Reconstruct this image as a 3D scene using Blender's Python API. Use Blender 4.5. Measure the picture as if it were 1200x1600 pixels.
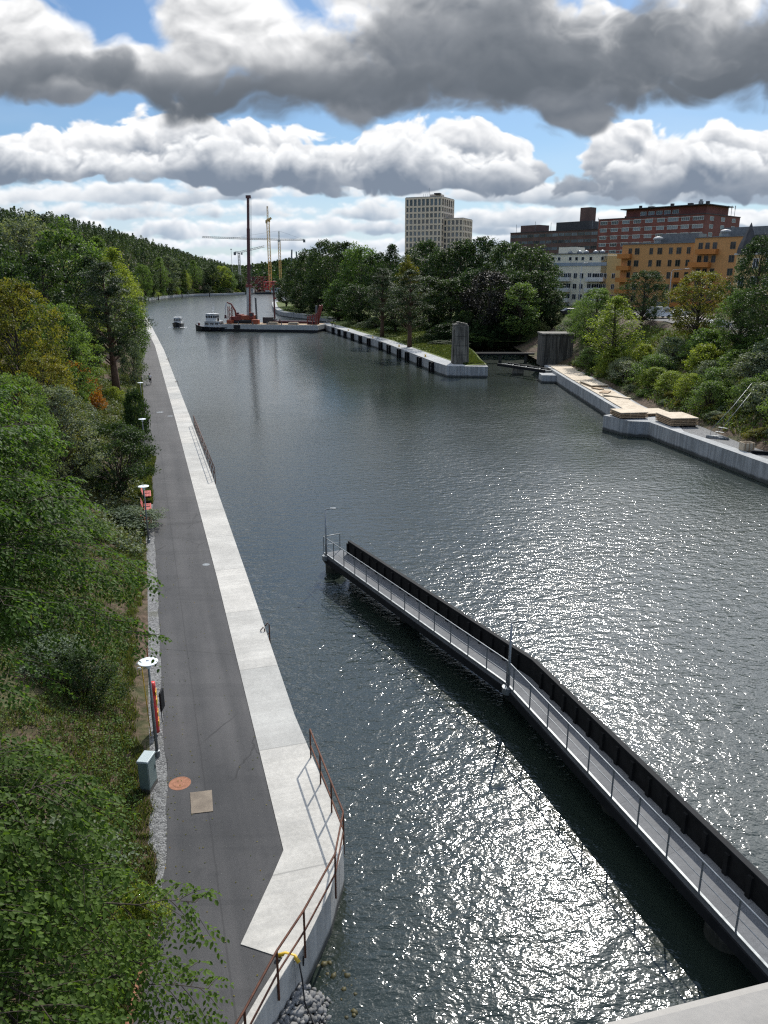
import bpy, math, random
import numpy as np
from mathutils import Vector

R = math.radians
scene = bpy.context.scene
for o in list(bpy.data.objects):
    bpy.data.objects.remove(o)
col = scene.collection

# ------------------------------------------------------------------ camera
CAM_H, PITCH, FPX = 18.0, 17.1, 1202.0      # metres above water, degrees down, focal length in photo pixels
cam_d = bpy.data.cameras.new("camera")
cam = bpy.data.objects.new("camera", cam_d)
col.objects.link(cam)
cam.location = (0, 0, CAM_H)
cam.rotation_euler = (R(90 - PITCH), 0, 0)
cam_d.sensor_fit = 'VERTICAL'
cam_d.sensor_height = 36.0
cam_d.lens = FPX / 1600 * 36
cam_d.clip_start = 0.05
cam_d.clip_end = 9000
scene.camera = cam
scene.render.resolution_x, scene.render.resolution_y = 768, 1024

# ------------------------------------------------------------------ light
SUN_EL, SUN_AZ = 42.0, 16.0                  # the sun stands ahead, a little to the right
sun_d = bpy.data.lights.new("sun", 'SUN')
sun_d.energy = 4.2
sun_d.angle = R(0.53)
sun_d.color = (1.0, 0.955, 0.88)
sun = bpy.data.objects.new("sun", sun_d)
col.objects.link(sun)
sd = Vector((math.sin(R(SUN_AZ)) * math.cos(R(SUN_EL)), math.cos(R(SUN_AZ)) * math.cos(R(SUN_EL)), math.sin(R(SUN_EL))))
sun.rotation_euler = sd.to_track_quat('Z', 'Y').to_euler()

vs = scene.view_settings
scene.display_settings.display_device = 'sRGB'
vs.view_transform = 'Standard'
vs.look = 'None'
vs.exposure = 0.3
vs.gamma = 1.0
vs.use_curve_mapping = False
scene.cycles.max_bounces = 6
scene.cycles.diffuse_bounces = 2
scene.cycles.glossy_bounces = 3
scene.cycles.transmission_bounces = 4
scene.cycles.transparent_max_bounces = 6
scene.cycles.volume_bounces = 0
scene.cycles.caustics_reflective = False
scene.cycles.caustics_refractive = False
scene.cycles.sample_clamp_indirect = 3.0
scene.cycles.use_denoising = False
scene.cycles.use_adaptive_sampling = False
scene.cycles.filter_width = 1.25


def G(px, py, z=0.0):
    """Where the ray through a point of the photo meets the level z."""
    x, v = (px - 600) / FPX, (py - 800) / FPX
    Y = math.cos(R(PITCH)) - v * math.sin(R(PITCH))
    Z = -math.sin(R(PITCH)) - v * math.cos(R(PITCH))
    s = (z - CAM_H) / Z
    return Vector((x * s, Y * s, z))


def A(px, py, yd):
    """The point on that ray at forward distance yd."""
    x, v = (px - 600) / FPX, (py - 800) / FPX
    Y = math.cos(R(PITCH)) - v * math.sin(R(PITCH))
    Z = -math.sin(R(PITCH)) - v * math.cos(R(PITCH))
    s = yd / Y
    return Vector((x * s, yd, CAM_H + Z * s))


def azel(px, py):
    d = A(px, py, 100.0) - Vector((0, 0, CAM_H))
    return math.degrees(math.atan2(d.x, d.y)), math.degrees(math.atan2(d.z, math.hypot(d.x, d.y)))


# ------------------------------------------------------------------ node arithmetic
class S:
    """A socket of a node tree with arithmetic."""
    def __init__(self, nt, sock):
        self.nt, self.s = nt, sock

    def m(self, op, b=None, c=None, clamp=False):
        n = self.nt.nodes.new('ShaderNodeMath')
        n.operation = op
        n.use_clamp = clamp
        for i, v in enumerate((self, b, c)):
            if v is None:
                continue
            if isinstance(v, S):
                self.nt.links.new(v.s, n.inputs[i])
            else:
                n.inputs[i].default_value = v
        return S(self.nt, n.outputs[0])

    def __add__(self, b): return self.m('ADD', b)
    def __radd__(self, b): return self.m('ADD', b)
    def __sub__(self, b): return self.m('SUBTRACT', b)
    def __mul__(self, b): return self.m('MULTIPLY', b)
    def __rmul__(self, b): return self.m('MULTIPLY', b)
    def __truediv__(self, b): return self.m('DIVIDE', b)
    def __rsub__(self, b): return self.m('MULTIPLY_ADD', -1.0, b)

    def ss(self, lo, hi):
        n = self.nt.nodes.new('ShaderNodeMapRange')
        n.interpolation_type = 'SMOOTHSTEP'
        self.nt.links.new(self.s, n.inputs['Value'])
        n.inputs['From Min'].default_value = lo
        n.inputs['From Max'].default_value = hi
        return S(self.nt, n.outputs[0])


def link(nt, v, sock):
    if isinstance(v, S):
        nt.links.new(v.s, sock)
    else:
        sock.default_value = v


def comb(nt, x, y, z=0.0):
    n = nt.nodes.new('ShaderNodeCombineXYZ')
    for i, v in enumerate((x, y, z)):
        link(nt, v, n.inputs[i])
    return S(nt, n.outputs[0])


def noise(nt, vec, scale, detail=4.0, rough=0.55, dist=0.0, out=0, kind='FBM'):
    n = nt.nodes.new('ShaderNodeTexNoise')
    n.noise_type = kind
    if vec is not None:
        nt.links.new(vec.s, n.inputs['Vector'])
    n.inputs['Scale'].default_value = scale
    n.inputs['Detail'].default_value = detail
    n.inputs['Roughness'].default_value = rough
    n.inputs['Distortion'].default_value = dist
    return S(nt, n.outputs[out])


def voro(nt, vec, scale, detail=0.0, rough=0.5, out='Distance', feature='F1', smooth=0.3, rand=1.0):
    n = nt.nodes.new('ShaderNodeTexVoronoi')
    n.feature = feature
    nt.links.new(vec.s, n.inputs['Vector'])
    n.inputs['Scale'].default_value = scale
    n.inputs['Detail'].default_value = detail
    n.inputs['Roughness'].default_value = rough
    n.inputs['Randomness'].default_value = rand
    if feature == 'SMOOTH_F1':
        n.inputs['Smoothness'].default_value = smooth
    return S(nt, n.outputs[out])


def mixc(nt, fac, a, b, blend='MIX'):
    n = nt.nodes.new('ShaderNodeMix')
    n.data_type = 'RGBA'
    n.blend_type = blend
    link(nt, fac, n.inputs['Factor'])
    for v, k in ((a, 6), (b, 7)):
        if isinstance(v, S):
            nt.links.new(v.s, n.inputs[k])
        else:
            n.inputs[k].default_value = (*v, 1.0) if len(v) == 3 else v
    return S(nt, n.outputs[2])


# ------------------------------------------------------------------ sky with clouds
world = bpy.data.worlds.new("World")
scene.world = world
world.use_nodes = True
wt = world.node_tree
wt.nodes.clear()
w_out = wt.nodes.new('ShaderNodeOutputWorld')
w_bg = wt.nodes.new('ShaderNodeBackground')
wt.links.new(w_bg.outputs[0], w_out.inputs[0])
w_bg.inputs['Strength'].default_value = 0.10
w_sky = wt.nodes.new('ShaderNodeTexSky')
w_sky.sky_type = 'NISHITA'
w_sky.sun_disc = False
w_sky.sun_elevation = R(SUN_EL)
w_sky.sun_rotation = R(SUN_AZ)
w_sky.air_density = 1.0
w_sky.dust_density = 0.6
w_sky.ozone_density = 1.6


# ------------------------------------------------------------------ clouds (computed here, laid on the sky by direction)
def perlin(x, y, seed):
    rng = np.random.RandomState(seed)
    perm = rng.permutation(256)
    perm = np.concatenate([perm, perm])
    ang = rng.rand(256) * 2 * np.pi
    gx, gy = np.cos(ang).astype(np.float32), np.sin(ang).astype(np.float32)
    xi, yi = np.floor(x).astype(np.int32), np.floor(y).astype(np.int32)
    xf, yf = (x - xi).astype(np.float32), (y - yi).astype(np.float32)
    xi &= 255
    yi &= 255
    u = xf * xf * xf * (xf * (xf * 6 - 15) + 10)
    v = yf * yf * yf * (yf * (yf * 6 - 15) + 10)

    def g(ix, iy, dx, dy):
        h = perm[perm[ix & 255] + (iy & 255)]
        return gx[h] * dx + gy[h] * dy
    a, b = g(xi, yi, xf, yf), g(xi + 1, yi, xf - 1, yf)
    c, d = g(xi, yi + 1, xf, yf - 1), g(xi + 1, yi + 1, xf - 1, yf - 1)
    return ((a + (b - a) * u) * (1 - v) + (c + (d - c) * u) * v) * 1.5


def fbm2(x, y, seed, octs=5, gain=0.5, billow=False):
    r, a, n = 0.0, 1.0, 0.0
    for k in range(octs):
        p = perlin(x * 2 ** k + 17.3 * k, y * 2 ** k + 9.1 * k, seed + k)
        r = r + a * (np.abs(p) * 2 - 0.55 if billow else p)
        n += a
        a *= gain
    return r / n


def smooth(x, lo, hi):
    t = np.clip((x - lo) / (hi - lo), 0, 1)
    return t * t * (3 - 2 * t)


AZ0, AZ1, EL0, EL1 = -34.0, 34.0, -2.0, 24.0


def front_clouds(W=1230, Hh=470):
    """Cloud colour and cover over the part of the sky ahead; x and y below are in units of the photo's pixels."""
    az = np.radians(AZ0 + (np.arange(W) + 0.5) / W * (AZ1 - AZ0))[None, :]
    el = np.radians(EL0 + (np.arange(Hh) + 0.5) / Hh * (EL1 - EL0))[:, None]
    dx, dy, dz = np.sin(az) * np.cos(el), np.cos(az) * np.cos(el), np.sin(el) + 0 * az
    c, s = math.cos(R(PITCH)), math.sin(R(PITCH))
    f, up = dy * c - dz * s, dy * s + dz * c
    X = (600 + FPX * dx / f).astype(np.float32)
    Y = (800 - FPX * up / f).astype(np.float32)
    out = np.zeros((Hh, W, 4), np.float32)
    pix = Hh / (EL1 - EL0) * 0.0452             # rows in one photo pixel

    def field(blobs, seed, L, amp, bamp, warp, sy=1.4):
        wx, wy = fbm2(X / L, Y / L * sy, seed + 40, 4), fbm2(X / L + 50, Y / L * sy, seed + 60, 4)
        x, y = X + wx * warp, Y + wy * warp
        env = np.full(X.shape, -3.0, np.float32)
        for bx, by, rx, ru, rd in blobs:
            h = by - y
            e = 1 - ((x - bx) / rx) ** 2 - np.where(h > 0, h / ru, -h / rd) ** 2
            m = np.maximum(env, e)
            env = m + 0.12 * np.exp(-np.abs(env - e) / 0.3)
        env = np.maximum(env, -3)
        n = fbm2(x / L, y / L * sy, seed, 6, 0.55) * amp + fbm2(x / L * 1.7, y / L * 1.7 * sy, seed + 20, 5, 0.52, True) * bamp
        return env + n

    def shade_up(D, dist, lean=0.25):
        """Cloud above each point, towards the sun, summed over dist photo pixels."""
        acc, n = np.zeros_like(D), 14
        for k in range(1, n + 1):
            sh = dist * k / n * pix
            r, q = int(round(sh)), int(round(sh * lean))
            E = np.zeros_like(D)
            if r < Hh:
                E[:Hh - r] = D[r:]
            acc += np.roll(E, -q, axis=1) * (1.0 - 0.5 * k / n)
        return acc / n

    def over(F, soft, dist, kt, bright, dark, L, seed, relief=0.5, patch=0.5, base=0.0, gate=1.0, low=None):
        al = smooth(F, 0.0, soft) * gate
        D = np.clip(F, 0, 1.0)
        wx, wy = fbm2(X / L, Y / L * 1.3, seed + 1, 4) * L * 0.35, fbm2(X / L + 9, Y / L * 1.3, seed + 2, 4) * L * 0.35
        up = shade_up(D, dist) * (1.0 + patch * 1.5 * fbm2((X + wx) / L * 0.8, (Y + wy) / L * 1.2, seed + 3, 4))
        T = np.exp(-kt * 2 * np.clip(up, 0, 9))
        b0 = fbm2((X + wx * 0.6) / L * 2.0, (Y + wy * 0.6) / L * 2.6, seed + 5, 5, 0.47, True)
        d = max(1, int(round(L * 0.06 * pix)))
        em = (b0 - np.roll(np.roll(b0, -d, 0), -d // 3, 1))
        em = em / (np.std(em) + 1e-6)
        near = np.exp(-kt * 1.1 * np.clip(up, 0, 9))
        lit = np.clip(T * 0.95 + relief * em * (0.02 + 0.20 * near * (1 - near * 0.5)) + 0.02, 0, 1)
        lit = np.clip(lit + 0.12 * np.exp(-6 * D) - base * smooth(up, 0.1, 0.5), 0, 1)
        if low:                                 # the underside of a cloud seen from below gets no sun
            lit = lit * (1 - 0.85 * smooth(Y + 30 * fbm2(X / 120, Y / 60, seed + 8, 3), *low))
        lit = lit[..., None]
        colr = np.array(dark, np.float32) * (1 - lit) + np.array(bright, np.float32) * lit
        a = al[..., None]
        out[..., :3] = out[..., :3] * (1 - a) + colr * a        # premultiplied
        out[..., 3:] = out[..., 3:] * (1 - a) + a

    # thin veil low down
    veil = smooth(Y, 225, 420) * 0.5 + 0.2 * smooth(fbm2(X / 420, Y / 130, 5, 4), -0.25, 0.5) * smooth(Y, 60, 200)
    a = np.clip(veil, 0, 1)[..., None]
    out[..., :3] = np.array((0.66, 0.76, 0.88), np.float32) * a
    out[..., 3:] = a
    # far bank: flat rows, smaller and paler towards the horizon
    for y0, hgt, L, sd, br, dk, cov in ((422, 16, 70, 10, (.82, .86, .92), (.60, .68, .77), .7), (405, 18, 70, 11, (.86, .89, .93), (.54, .62, .72), .7), (388, 22, 90, 13, (.90, .92, .95), (.46, .54, .64), .7),
                                        (362, 28, 110, 17, (.93, .94, .96), (.38, .46, .56), .75), (335, 30, 130, 27, (.94, .95, .96), (.34, .42, .52), .7),
                                        (306, 34, 150, 19, (.95, .96, .97), (.34, .41, .50), .75)):
        wob = fbm2(X / (L * 3), Y / 900, sd + 3, 3)
        h = (y0 + wob * 18) - Y
        env = cov - np.where(h > 0, h / hgt, -h / (hgt * 0.45)) ** 2 + fbm2(X / (L * 2.0), Y / 500, sd + 5, 3) * 1.1
        F = env + fbm2(X / L, Y / L * 1.9, sd, 6, 0.56) * 0.8 + fbm2(X / L * 1.8, Y / L * 3.2, sd + 9, 5, 0.52, True) * 0.7
        over(F, 0.55, hgt * 1.6, 3.0, br, dk, L, sd + 11, 0.5, 0.9, 0.2)
    # middle row of cumulus: tall crowns behind, lower heaps before them
    F = field([(-160, 258, 190, 62, 26), (60, 255, 190, 54, 30), (200, 262, 120, 84, 26), (290, 262, 100, 92, 24), (420, 268, 110, 84, 22),
               (600, 268, 110, 84, 24), (700, 268, 100, 88, 22), (790, 270, 70, 78, 24), (975, 262, 72, 84, 34), (1050, 276, 140, 60, 28), (1160, 268, 120, 84, 36),
               (1300, 262, 130, 90, 40), (1480, 250, 120, 80, 40)], 101, 150, 0.62, 0.75, 40)
    over(F, 0.26, 95, 2.1, (1.0, 1.0, 1.0), (0.22, 0.265, 0.335), 150, 131, 0.8, 1.0, 0.14, low=(235, 290))
    F = field([(30, 268, 150, 40, 20), (190, 274, 90, 46, 18), (330, 272, 110, 60, 18), (480, 276, 70, 62, 18), (640, 276, 120, 56, 20), (770, 282, 90, 46, 20),
               (900, 288, 60, 34, 22), (1020, 288, 110, 40, 24), (1150, 286, 120, 50, 26), (1300, 280, 130, 60, 30)], 151, 120, 0.7, 0.8, 34)
    over(F, 0.45, 75, 2.4, (0.97, 0.98, 0.99), (0.20, 0.245, 0.315), 120, 161, 0.8, 1.0, 0.16, low=(250, 300))
    # the great dark cloud, its crowns towards the upper left
    F = field([(-260, 70, 210, 110, 75), (20, 90, 170, 120, 68), (150, 112, 150, 60, 45), (260, 122, 150, 72, 46), (330, 70, 130, 120, 95), (480, 116, 130, 100, 72),
               (560, 124, 150, 118, 66), (760, 60, 330, 190, 128), (1010, 55, 330, 180, 122), (1330, 60, 250, 160, 118), (1560, 40, 240, 140, 110)],
              307, 260, 0.60, 0.62, 70, 1.25)
    F = F - 1.0 * np.exp(-((X - 965) / 80) ** 2 - ((Y - 2) / 32) ** 2) * (1 + 1.2 * fbm2(X / 60, Y / 40, 77, 4))
    over(F, 0.50, 150, 1.35, (1.0, 1.0, 1.0), (0.15, 0.172, 0.205), 230, 331, 0.8, 1.2, 0.05, low=(70, 150))
    F = field([(-100, 118, 190, 50, 46), (120, 128, 170, 42, 36), (330, 138, 150, 62, 46), (480, 150, 130, 62, 44), (650, 110, 190, 92, 82), (860, 90, 260, 120, 92), (1130, 90, 280, 120, 88)],
              347, 200, 0.7, 0.6, 70, 1.3)
    over(F, 0.95, 60, 1.2, (0.30, 0.32, 0.35), (0.115, 0.135, 0.162), 200, 361, 0.5, 0.6, low=(80, 170))
    # straight alpha for the node tree
    out[..., :3] /= np.maximum(out[..., 3:], 1e-3)
    return out


def vault_clouds(N=256):
    """The rest of the vault, on a plane overhead; the camera meets it only mirrored in the water."""
    g = (np.arange(N) + 0.5) / N * 2 - 1
    x, y = np.meshgrid(g * 5, g * 5)
    F = fbm2(x * 0.9, y * 0.9, 501, 5, 0.55) + 0.02
    a = smooth(F, 0.02, 0.18)
    lit = np.exp(-4.0 * np.clip(F, 0, 1))[..., None]
    c = np.array((0.25, 0.28, 0.32)) * (1 - lit) + np.array((0.9, 0.92, 0.95)) * lit
    return np.concatenate([c, a[..., None]], 2).astype(np.float32)


def mem_image(name, arr):
    h, w = arr.shape[:2]
    im = bpy.data.images.new(name, w, h, alpha=True, float_buffer=True, is_data=True)
    im.alpha_mode = 'CHANNEL_PACKED'
    im.pixels.foreach_set(np.ascontiguousarray(arr, np.float32).ravel())
    im.update()
    return im


def build_sky():
    nt = wt
    tc = nt.nodes.new('ShaderNodeTexCoord')
    sp = nt.nodes.new('ShaderNodeSeparateXYZ')
    nt.links.new(tc.outputs['Generated'], sp.inputs[0])
    dx, dy, dz = (S(nt, sp.outputs[i]) for i in range(3))
    u = dx.m('ARCTAN2', dy) * (180 / math.pi)
    v = dz.m('ARCSINE') * (180 / math.pi)
    colr = mixc(nt, 1.0, S(nt, w_sky.outputs[0]), (0.48, 0.62, 0.76), 'MULTIPLY')

    # overhead, out of the frame, the sky is raised to fill shade and brighten reflections
    hi = v.ss(17.5, 28.0) * 0.8 + 1.0
    colr = mixc(nt, 1.0, colr, comb(nt, hi, hi, hi), 'MULTIPLY')

    def tex(im, vec, ext):
        n = nt.nodes.new('ShaderNodeTexImage')
        n.image = im
        n.extension = ext
        n.interpolation = 'Cubic'
        nt.links.new(vec.s, n.inputs[0])
        return S(nt, n.outputs['Color']), S(nt, n.outputs['Alpha'])

    def lift(c):
        return mixc(nt, 1.0, c, (9.0, 9.0, 9.0), 'MULTIPLY')
    zz = dz.m('ABSOLUTE') + 0.16
    c, a = tex(mem_image("cloud_vault", vault_clouds()), comb(nt, dx / zz * 0.1 + 0.5, dy / zz * 0.1 + 0.5), 'MIRROR')
    # clouds near the sun are lit through and far brighter than the rest
    near_sun = (dx * sd.x + dy * sd.y + dz * sd.z).ss(math.cos(R(46)), math.cos(R(4)))
    glow = near_sun * 3.4 + 2.1  # base gain lifts every unseen vault cloud for fill light and reflections
    c = mixc(nt, 1.0, c, comb(nt, glow, glow, glow), 'MULTIPLY')
    rim = u.m('ABSOLUTE')
    out_of_front = (1.0 - (1.0 - v.ss(17.0, 23.5)) * (1.0 - rim.ss(28.0, 33.5)))
    colr = mixc(nt, a * out_of_front * v.ss(-1.0, 4.0), colr, lift(c))
    c, a = tex(mem_image("cloud_front", front_clouds()), comb(nt, (u - AZ0) / (AZ1 - AZ0), (v - EL0) / (EL1 - EL0)), 'EXTEND')
    colr = mixc(nt, a * (1.0 - out_of_front), colr, lift(c))
    nt.links.new(colr.s, w_bg.inputs['Color'])


build_sky()
world.cycles.sampling_method = 'MANUAL'
world.cycles.sample_map_resolution = 512

# ------------------------------------------------------------------ mesh helpers
rnd = random.Random(11)


class MB:
    """Collects shapes for ONE mesh object."""
    def __init__(self):
        self.v, self.f, self.mi, self.cur = [], [], [], 0

    def add(self, vs_, fs_):
        o = len(self.v)
        self.v += [tuple(p) for p in vs_]
        self.f += [tuple(i + o for i in f) for f in fs_]
        self.mi += [self.cur] * len(fs_)
        return self

    def box(self, c, size, rz=0.0, top=1.0):
        sx, sy, sz = size[0] / 2, size[1] / 2, size[2] / 2
        ca, sa = math.cos(rz), math.sin(rz)
        p = []
        for z, k in ((-sz, 1.0), (sz, top)):
            for x, y in ((-sx, -sy), (sx, -sy), (sx, sy), (-sx, sy)):
                x, y = x * k, y * k
                p.append((c[0] + x * ca - y * sa, c[1] + x * sa + y * ca, c[2] + z))
        return self.add(p, [(3, 2, 1, 0), (4, 5, 6, 7), (0, 1, 5, 4), (1, 2, 6, 5), (2, 3, 7, 6), (3, 0, 4, 7)])

    def prism(self, poly, z0, z1):
        n = len(poly)
        a = sum(poly[i][0] * poly[(i + 1) % n][1] - poly[(i + 1) % n][0] * poly[i][1] for i in range(n))
        if a < 0:
            poly = poly[::-1]
        p = [(q[0], q[1], z0) for q in poly] + [(q[0], q[1], z1) for q in poly]
        return self.add(p, [tuple(range(n - 1, -1, -1)), tuple(range(n, 2 * n))] +
                        [(i, (i + 1) % n, (i + 1) % n + n, i + n) for i in range(n)])

    def cyl(self, p0, p1, r0, r1=None, n=8, caps=True):
        r1 = r0 if r1 is None else r1
        return self.tube([p0, p1], [r0, r1], n, caps)

    def tube(self, pts, rs, n=8, caps=True):
        pts = [Vector(p) for p in pts]
        if not isinstance(rs, (list, tuple)):
            rs = [rs] * len(pts)
        vs_, fs_ = [], []
        side = None
        for i, p in enumerate(pts):
            t = (pts[min(i + 1, len(pts) - 1)] - pts[max(i - 1, 0)])
            if t.length < 1e-9:
                t = Vector((0, 0, 1))
            t.normalize()
            ref = side if side is not None else (Vector((1, 0, 0)) if abs(t.x) < 0.8 else Vector((0, 1, 0)))
            a = ref - t * ref.dot(t)
            if a.length < 1e-6:
                a = t.orthogonal()
            a.normalize()
            side = a
            b = t.cross(a)
            for k in range(n):
                w = 2 * math.pi * k / n + math.pi / n
                vs_.append(p + (a * math.cos(w) + b * math.sin(w)) * rs[i])
        for i in range(len(pts) - 1):
            for k in range(n):
                fs_.append((i * n + k, i * n + (k + 1) % n, (i + 1) * n + (k + 1) % n, (i + 1) * n + k))
        if caps:
            fs_.append(tuple(range(n - 1, -1, -1)))
            fs_.append(tuple(range((len(pts) - 1) * n, len(pts) * n)))
        return self.add(vs_, fs_)

    def beam(self, p0, p1, w, h):
        """A square bar from p0 to p1, w wide and h deep."""
        p0, p1 = Vector(p0), Vector(p1)
        t = (p1 - p0).normalized()
        up = Vector((0, 0, 1)) if abs(t.z) < 0.95 else Vector((0, 1, 0))
        a = t.cross(up).normalized()
        b = a.cross(t)
        p = []
        for q in (p0, p1):
            for x, y in ((-w, -h), (w, -h), (w, h), (-w, h)):
                p.append(q + a * (x / 2) + b * (y / 2))
        return self.add(p, [(0, 1, 2, 3), (7, 6, 5, 4), (4, 5, 1, 0), (5, 6, 2, 1), (6, 7, 3, 2), (7, 4, 0, 3)])

    def lathe(self, c, prof, n=16):
        vs_, fs_ = [], []
        for r, z in prof:
            for k in range(n):
                w = 2 * math.pi * k / n
                vs_.append((c[0] + r * math.cos(w), c[1] + r * math.sin(w), c[2] + z))
        for i in range(len(prof) - 1):
            for k in range(n):
                fs_.append((i * n + k, i * n + (k + 1) % n, (i + 1) * n + (k + 1) % n, (i + 1) * n + k))
        fs_.append(tuple(range(n - 1, -1, -1)))
        fs_.append(tuple(range((len(prof) - 1) * n, len(prof) * n)))
        return self.add(vs_, fs_)

    def lattice(self, p0, p1, w, n, r, tri=False):
        """An open braced mast or jib from p0 to p1."""
        p0, p1 = Vector(p0), Vector(p1)
        t = (p1 - p0).normalized()
        up = Vector((0, 0, 1)) if abs(t.z) < 0.9 else Vector((0, 1, 0))
        a = t.cross(up).normalized()
        b = a.cross(t)
        cs = [(-1, -1), (1, -1), (0, 1)] if tri else [(-1, -1), (1, -1), (1, 1), (-1, 1)]
        m = len(cs)
        P = [[p0 + (p1 - p0) * (i / n) + a * (x * w / 2) + b * (y * w / 2) for x, y in cs] for i in range(n + 1)]
        for k in range(m):
            self.cyl(P[0][k], P[n][k], r, n=4)
        for i in range(n):
            for k in range(m):
                j = (k + 1) % m
                self.cyl(P[i][k], P[i + 1][j] if i % 2 else P[i + 1][j], r * 0.6, n=3, caps=False)
                self.cyl(P[i][k], P[i][j], r * 0.6, n=3, caps=False)
        return self

    def build(self, name, mats, parent=None, smooth=False, bevel=0.0):
        me = bpy.data.meshes.new(name)
        me.from_pydata(self.v, [], self.f)
        if not isinstance(mats, (list, tuple)):
            mats = [mats]
        for m in mats:
            me.materials.append(m)
        if len(mats) > 1:
            me.polygons.foreach_set('material_index', self.mi)
        if smooth:
            me.polygons.foreach_set('use_smooth', [True] * len(me.polygons))
        me.update()
        o = bpy.data.objects.new(name, me)
        col.objects.link(o)
        if parent is not None:
            o.parent = parent
        if bevel:
            b = o.modifiers.new("bevel", 'BEVEL')
            b.width = bevel
            b.segments = 2
            b.limit_method = 'ANGLE'
        return o


def np_mesh(name, V, F, mats, tint=None, parent=None, smooth=False, k=4):
    """A big mesh from arrays: V (n,3), F (m,k)."""
    me = bpy.data.meshes.new(name)
    V = np.ascontiguousarray(V, np.float32)
    F = np.ascontiguousarray(F, np.int32)
    me.vertices.add(len(V))
    me.vertices.foreach_set('co', V.ravel())
    me.loops.add(F.size)
    me.loops.foreach_set('vertex_index', F.ravel())
    me.polygons.add(len(F))
    me.polygons.foreach_set('loop_start', np.arange(len(F), dtype=np.int32) * k)
    if smooth:
        me.polygons.foreach_set('use_smooth', np.ones(len(F), bool))
    if tint is not None:
        at = me.attributes.new('tint', 'FLOAT', 'FACE')
        at.data.foreach_set('value', np.ascontiguousarray(tint, np.float32))
    for m in (mats if isinstance(mats, (list, tuple)) else [mats]):
        me.materials.append(m)
    me.update(calc_edges=True)
    o = bpy.data.objects.new(name, me)
    col.objects.link(o)
    if parent is not None:
        o.parent = parent
    return o


def tag(o, label=None, cat=None, group=None, kind=None):
    if label:
        o['label'] = label
    if cat:
        o['category'] = cat
    if group:
        o['group'] = group
    if kind:
        o['kind'] = kind
    return o


def thing(name, label, cat, loc=(0, 0, 0), rz=0.0, group=None):
    o = bpy.data.objects.new(name, None)
    col.objects.link(o)
    o.location = loc
    o.rotation_euler = (0, 0, rz)
    o.empty_display_size = 0.2
    return tag(o, label, cat, group)


def copy_tree(o, parent=None):
    c = o.copy()
    col.objects.link(c)
    if parent is not None:
        c.parent = parent
    for ch in list(o.children):
        copy_tree(ch, c)
    return c


# ------------------------------------------------------------------ materials
def new_mat(name):
    m = bpy.data.materials.new(name)
    m.use_nodes = True
    nt = m.node_tree
    return m, nt, nt.nodes['Principled BSDF']


def world_pos(nt):
    g = nt.nodes.new('ShaderNodeNewGeometry')
    return S(nt, g.outputs['Position'])


def sep(nt, v):
    n = nt.nodes.new('ShaderNodeSeparateXYZ')
    nt.links.new(v.s, n.inputs[0])
    return [S(nt, n.outputs[i]) for i in range(3)]


def bump(nt, b, h, dist, strength=1.0):
    n = nt.nodes.new('ShaderNodeBump')
    n.inputs['Strength'].default_value = strength
    n.inputs['Distance'].default_value = dist
    link(nt, h, n.inputs['Height'])
    nt.links.new(n.outputs[0], b.inputs['Normal'])


def rough_mat(name, c1, c2, scale=1.5, rough=0.8, metal=0.0, bump_d=0.0, fine=12.0, spec=0.4):
    """Two tones broken by coarse and fine noise."""
    m, nt, b = new_mat(name)
    p = world_pos(nt)
    n = noise(nt, p, scale, 5.0, 0.6)
    f = noise(nt, p, scale * fine, 3.0, 0.6)
    k = (n * 0.65 + f * 0.35).ss(0.32, 0.68)
    nt.links.new(mixc(nt, k, c1, c2).s, b.inputs['Base Color'])
    b.inputs['Roughness'].default_value = rough
    b.inputs['Metallic'].default_value = metal
    b.inputs['Specular IOR Level'].default_value = spec
    if bump_d:
        bump(nt, b, f, bump_d)
    return m


def paint(name, c, rough=0.45, metal=0.0, dirt=0.25):
    return rough_mat(name, tuple(x * (1 - dirt) for x in c), c, 0.9, rough, metal, 0.0, 9.0, 0.5)


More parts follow.
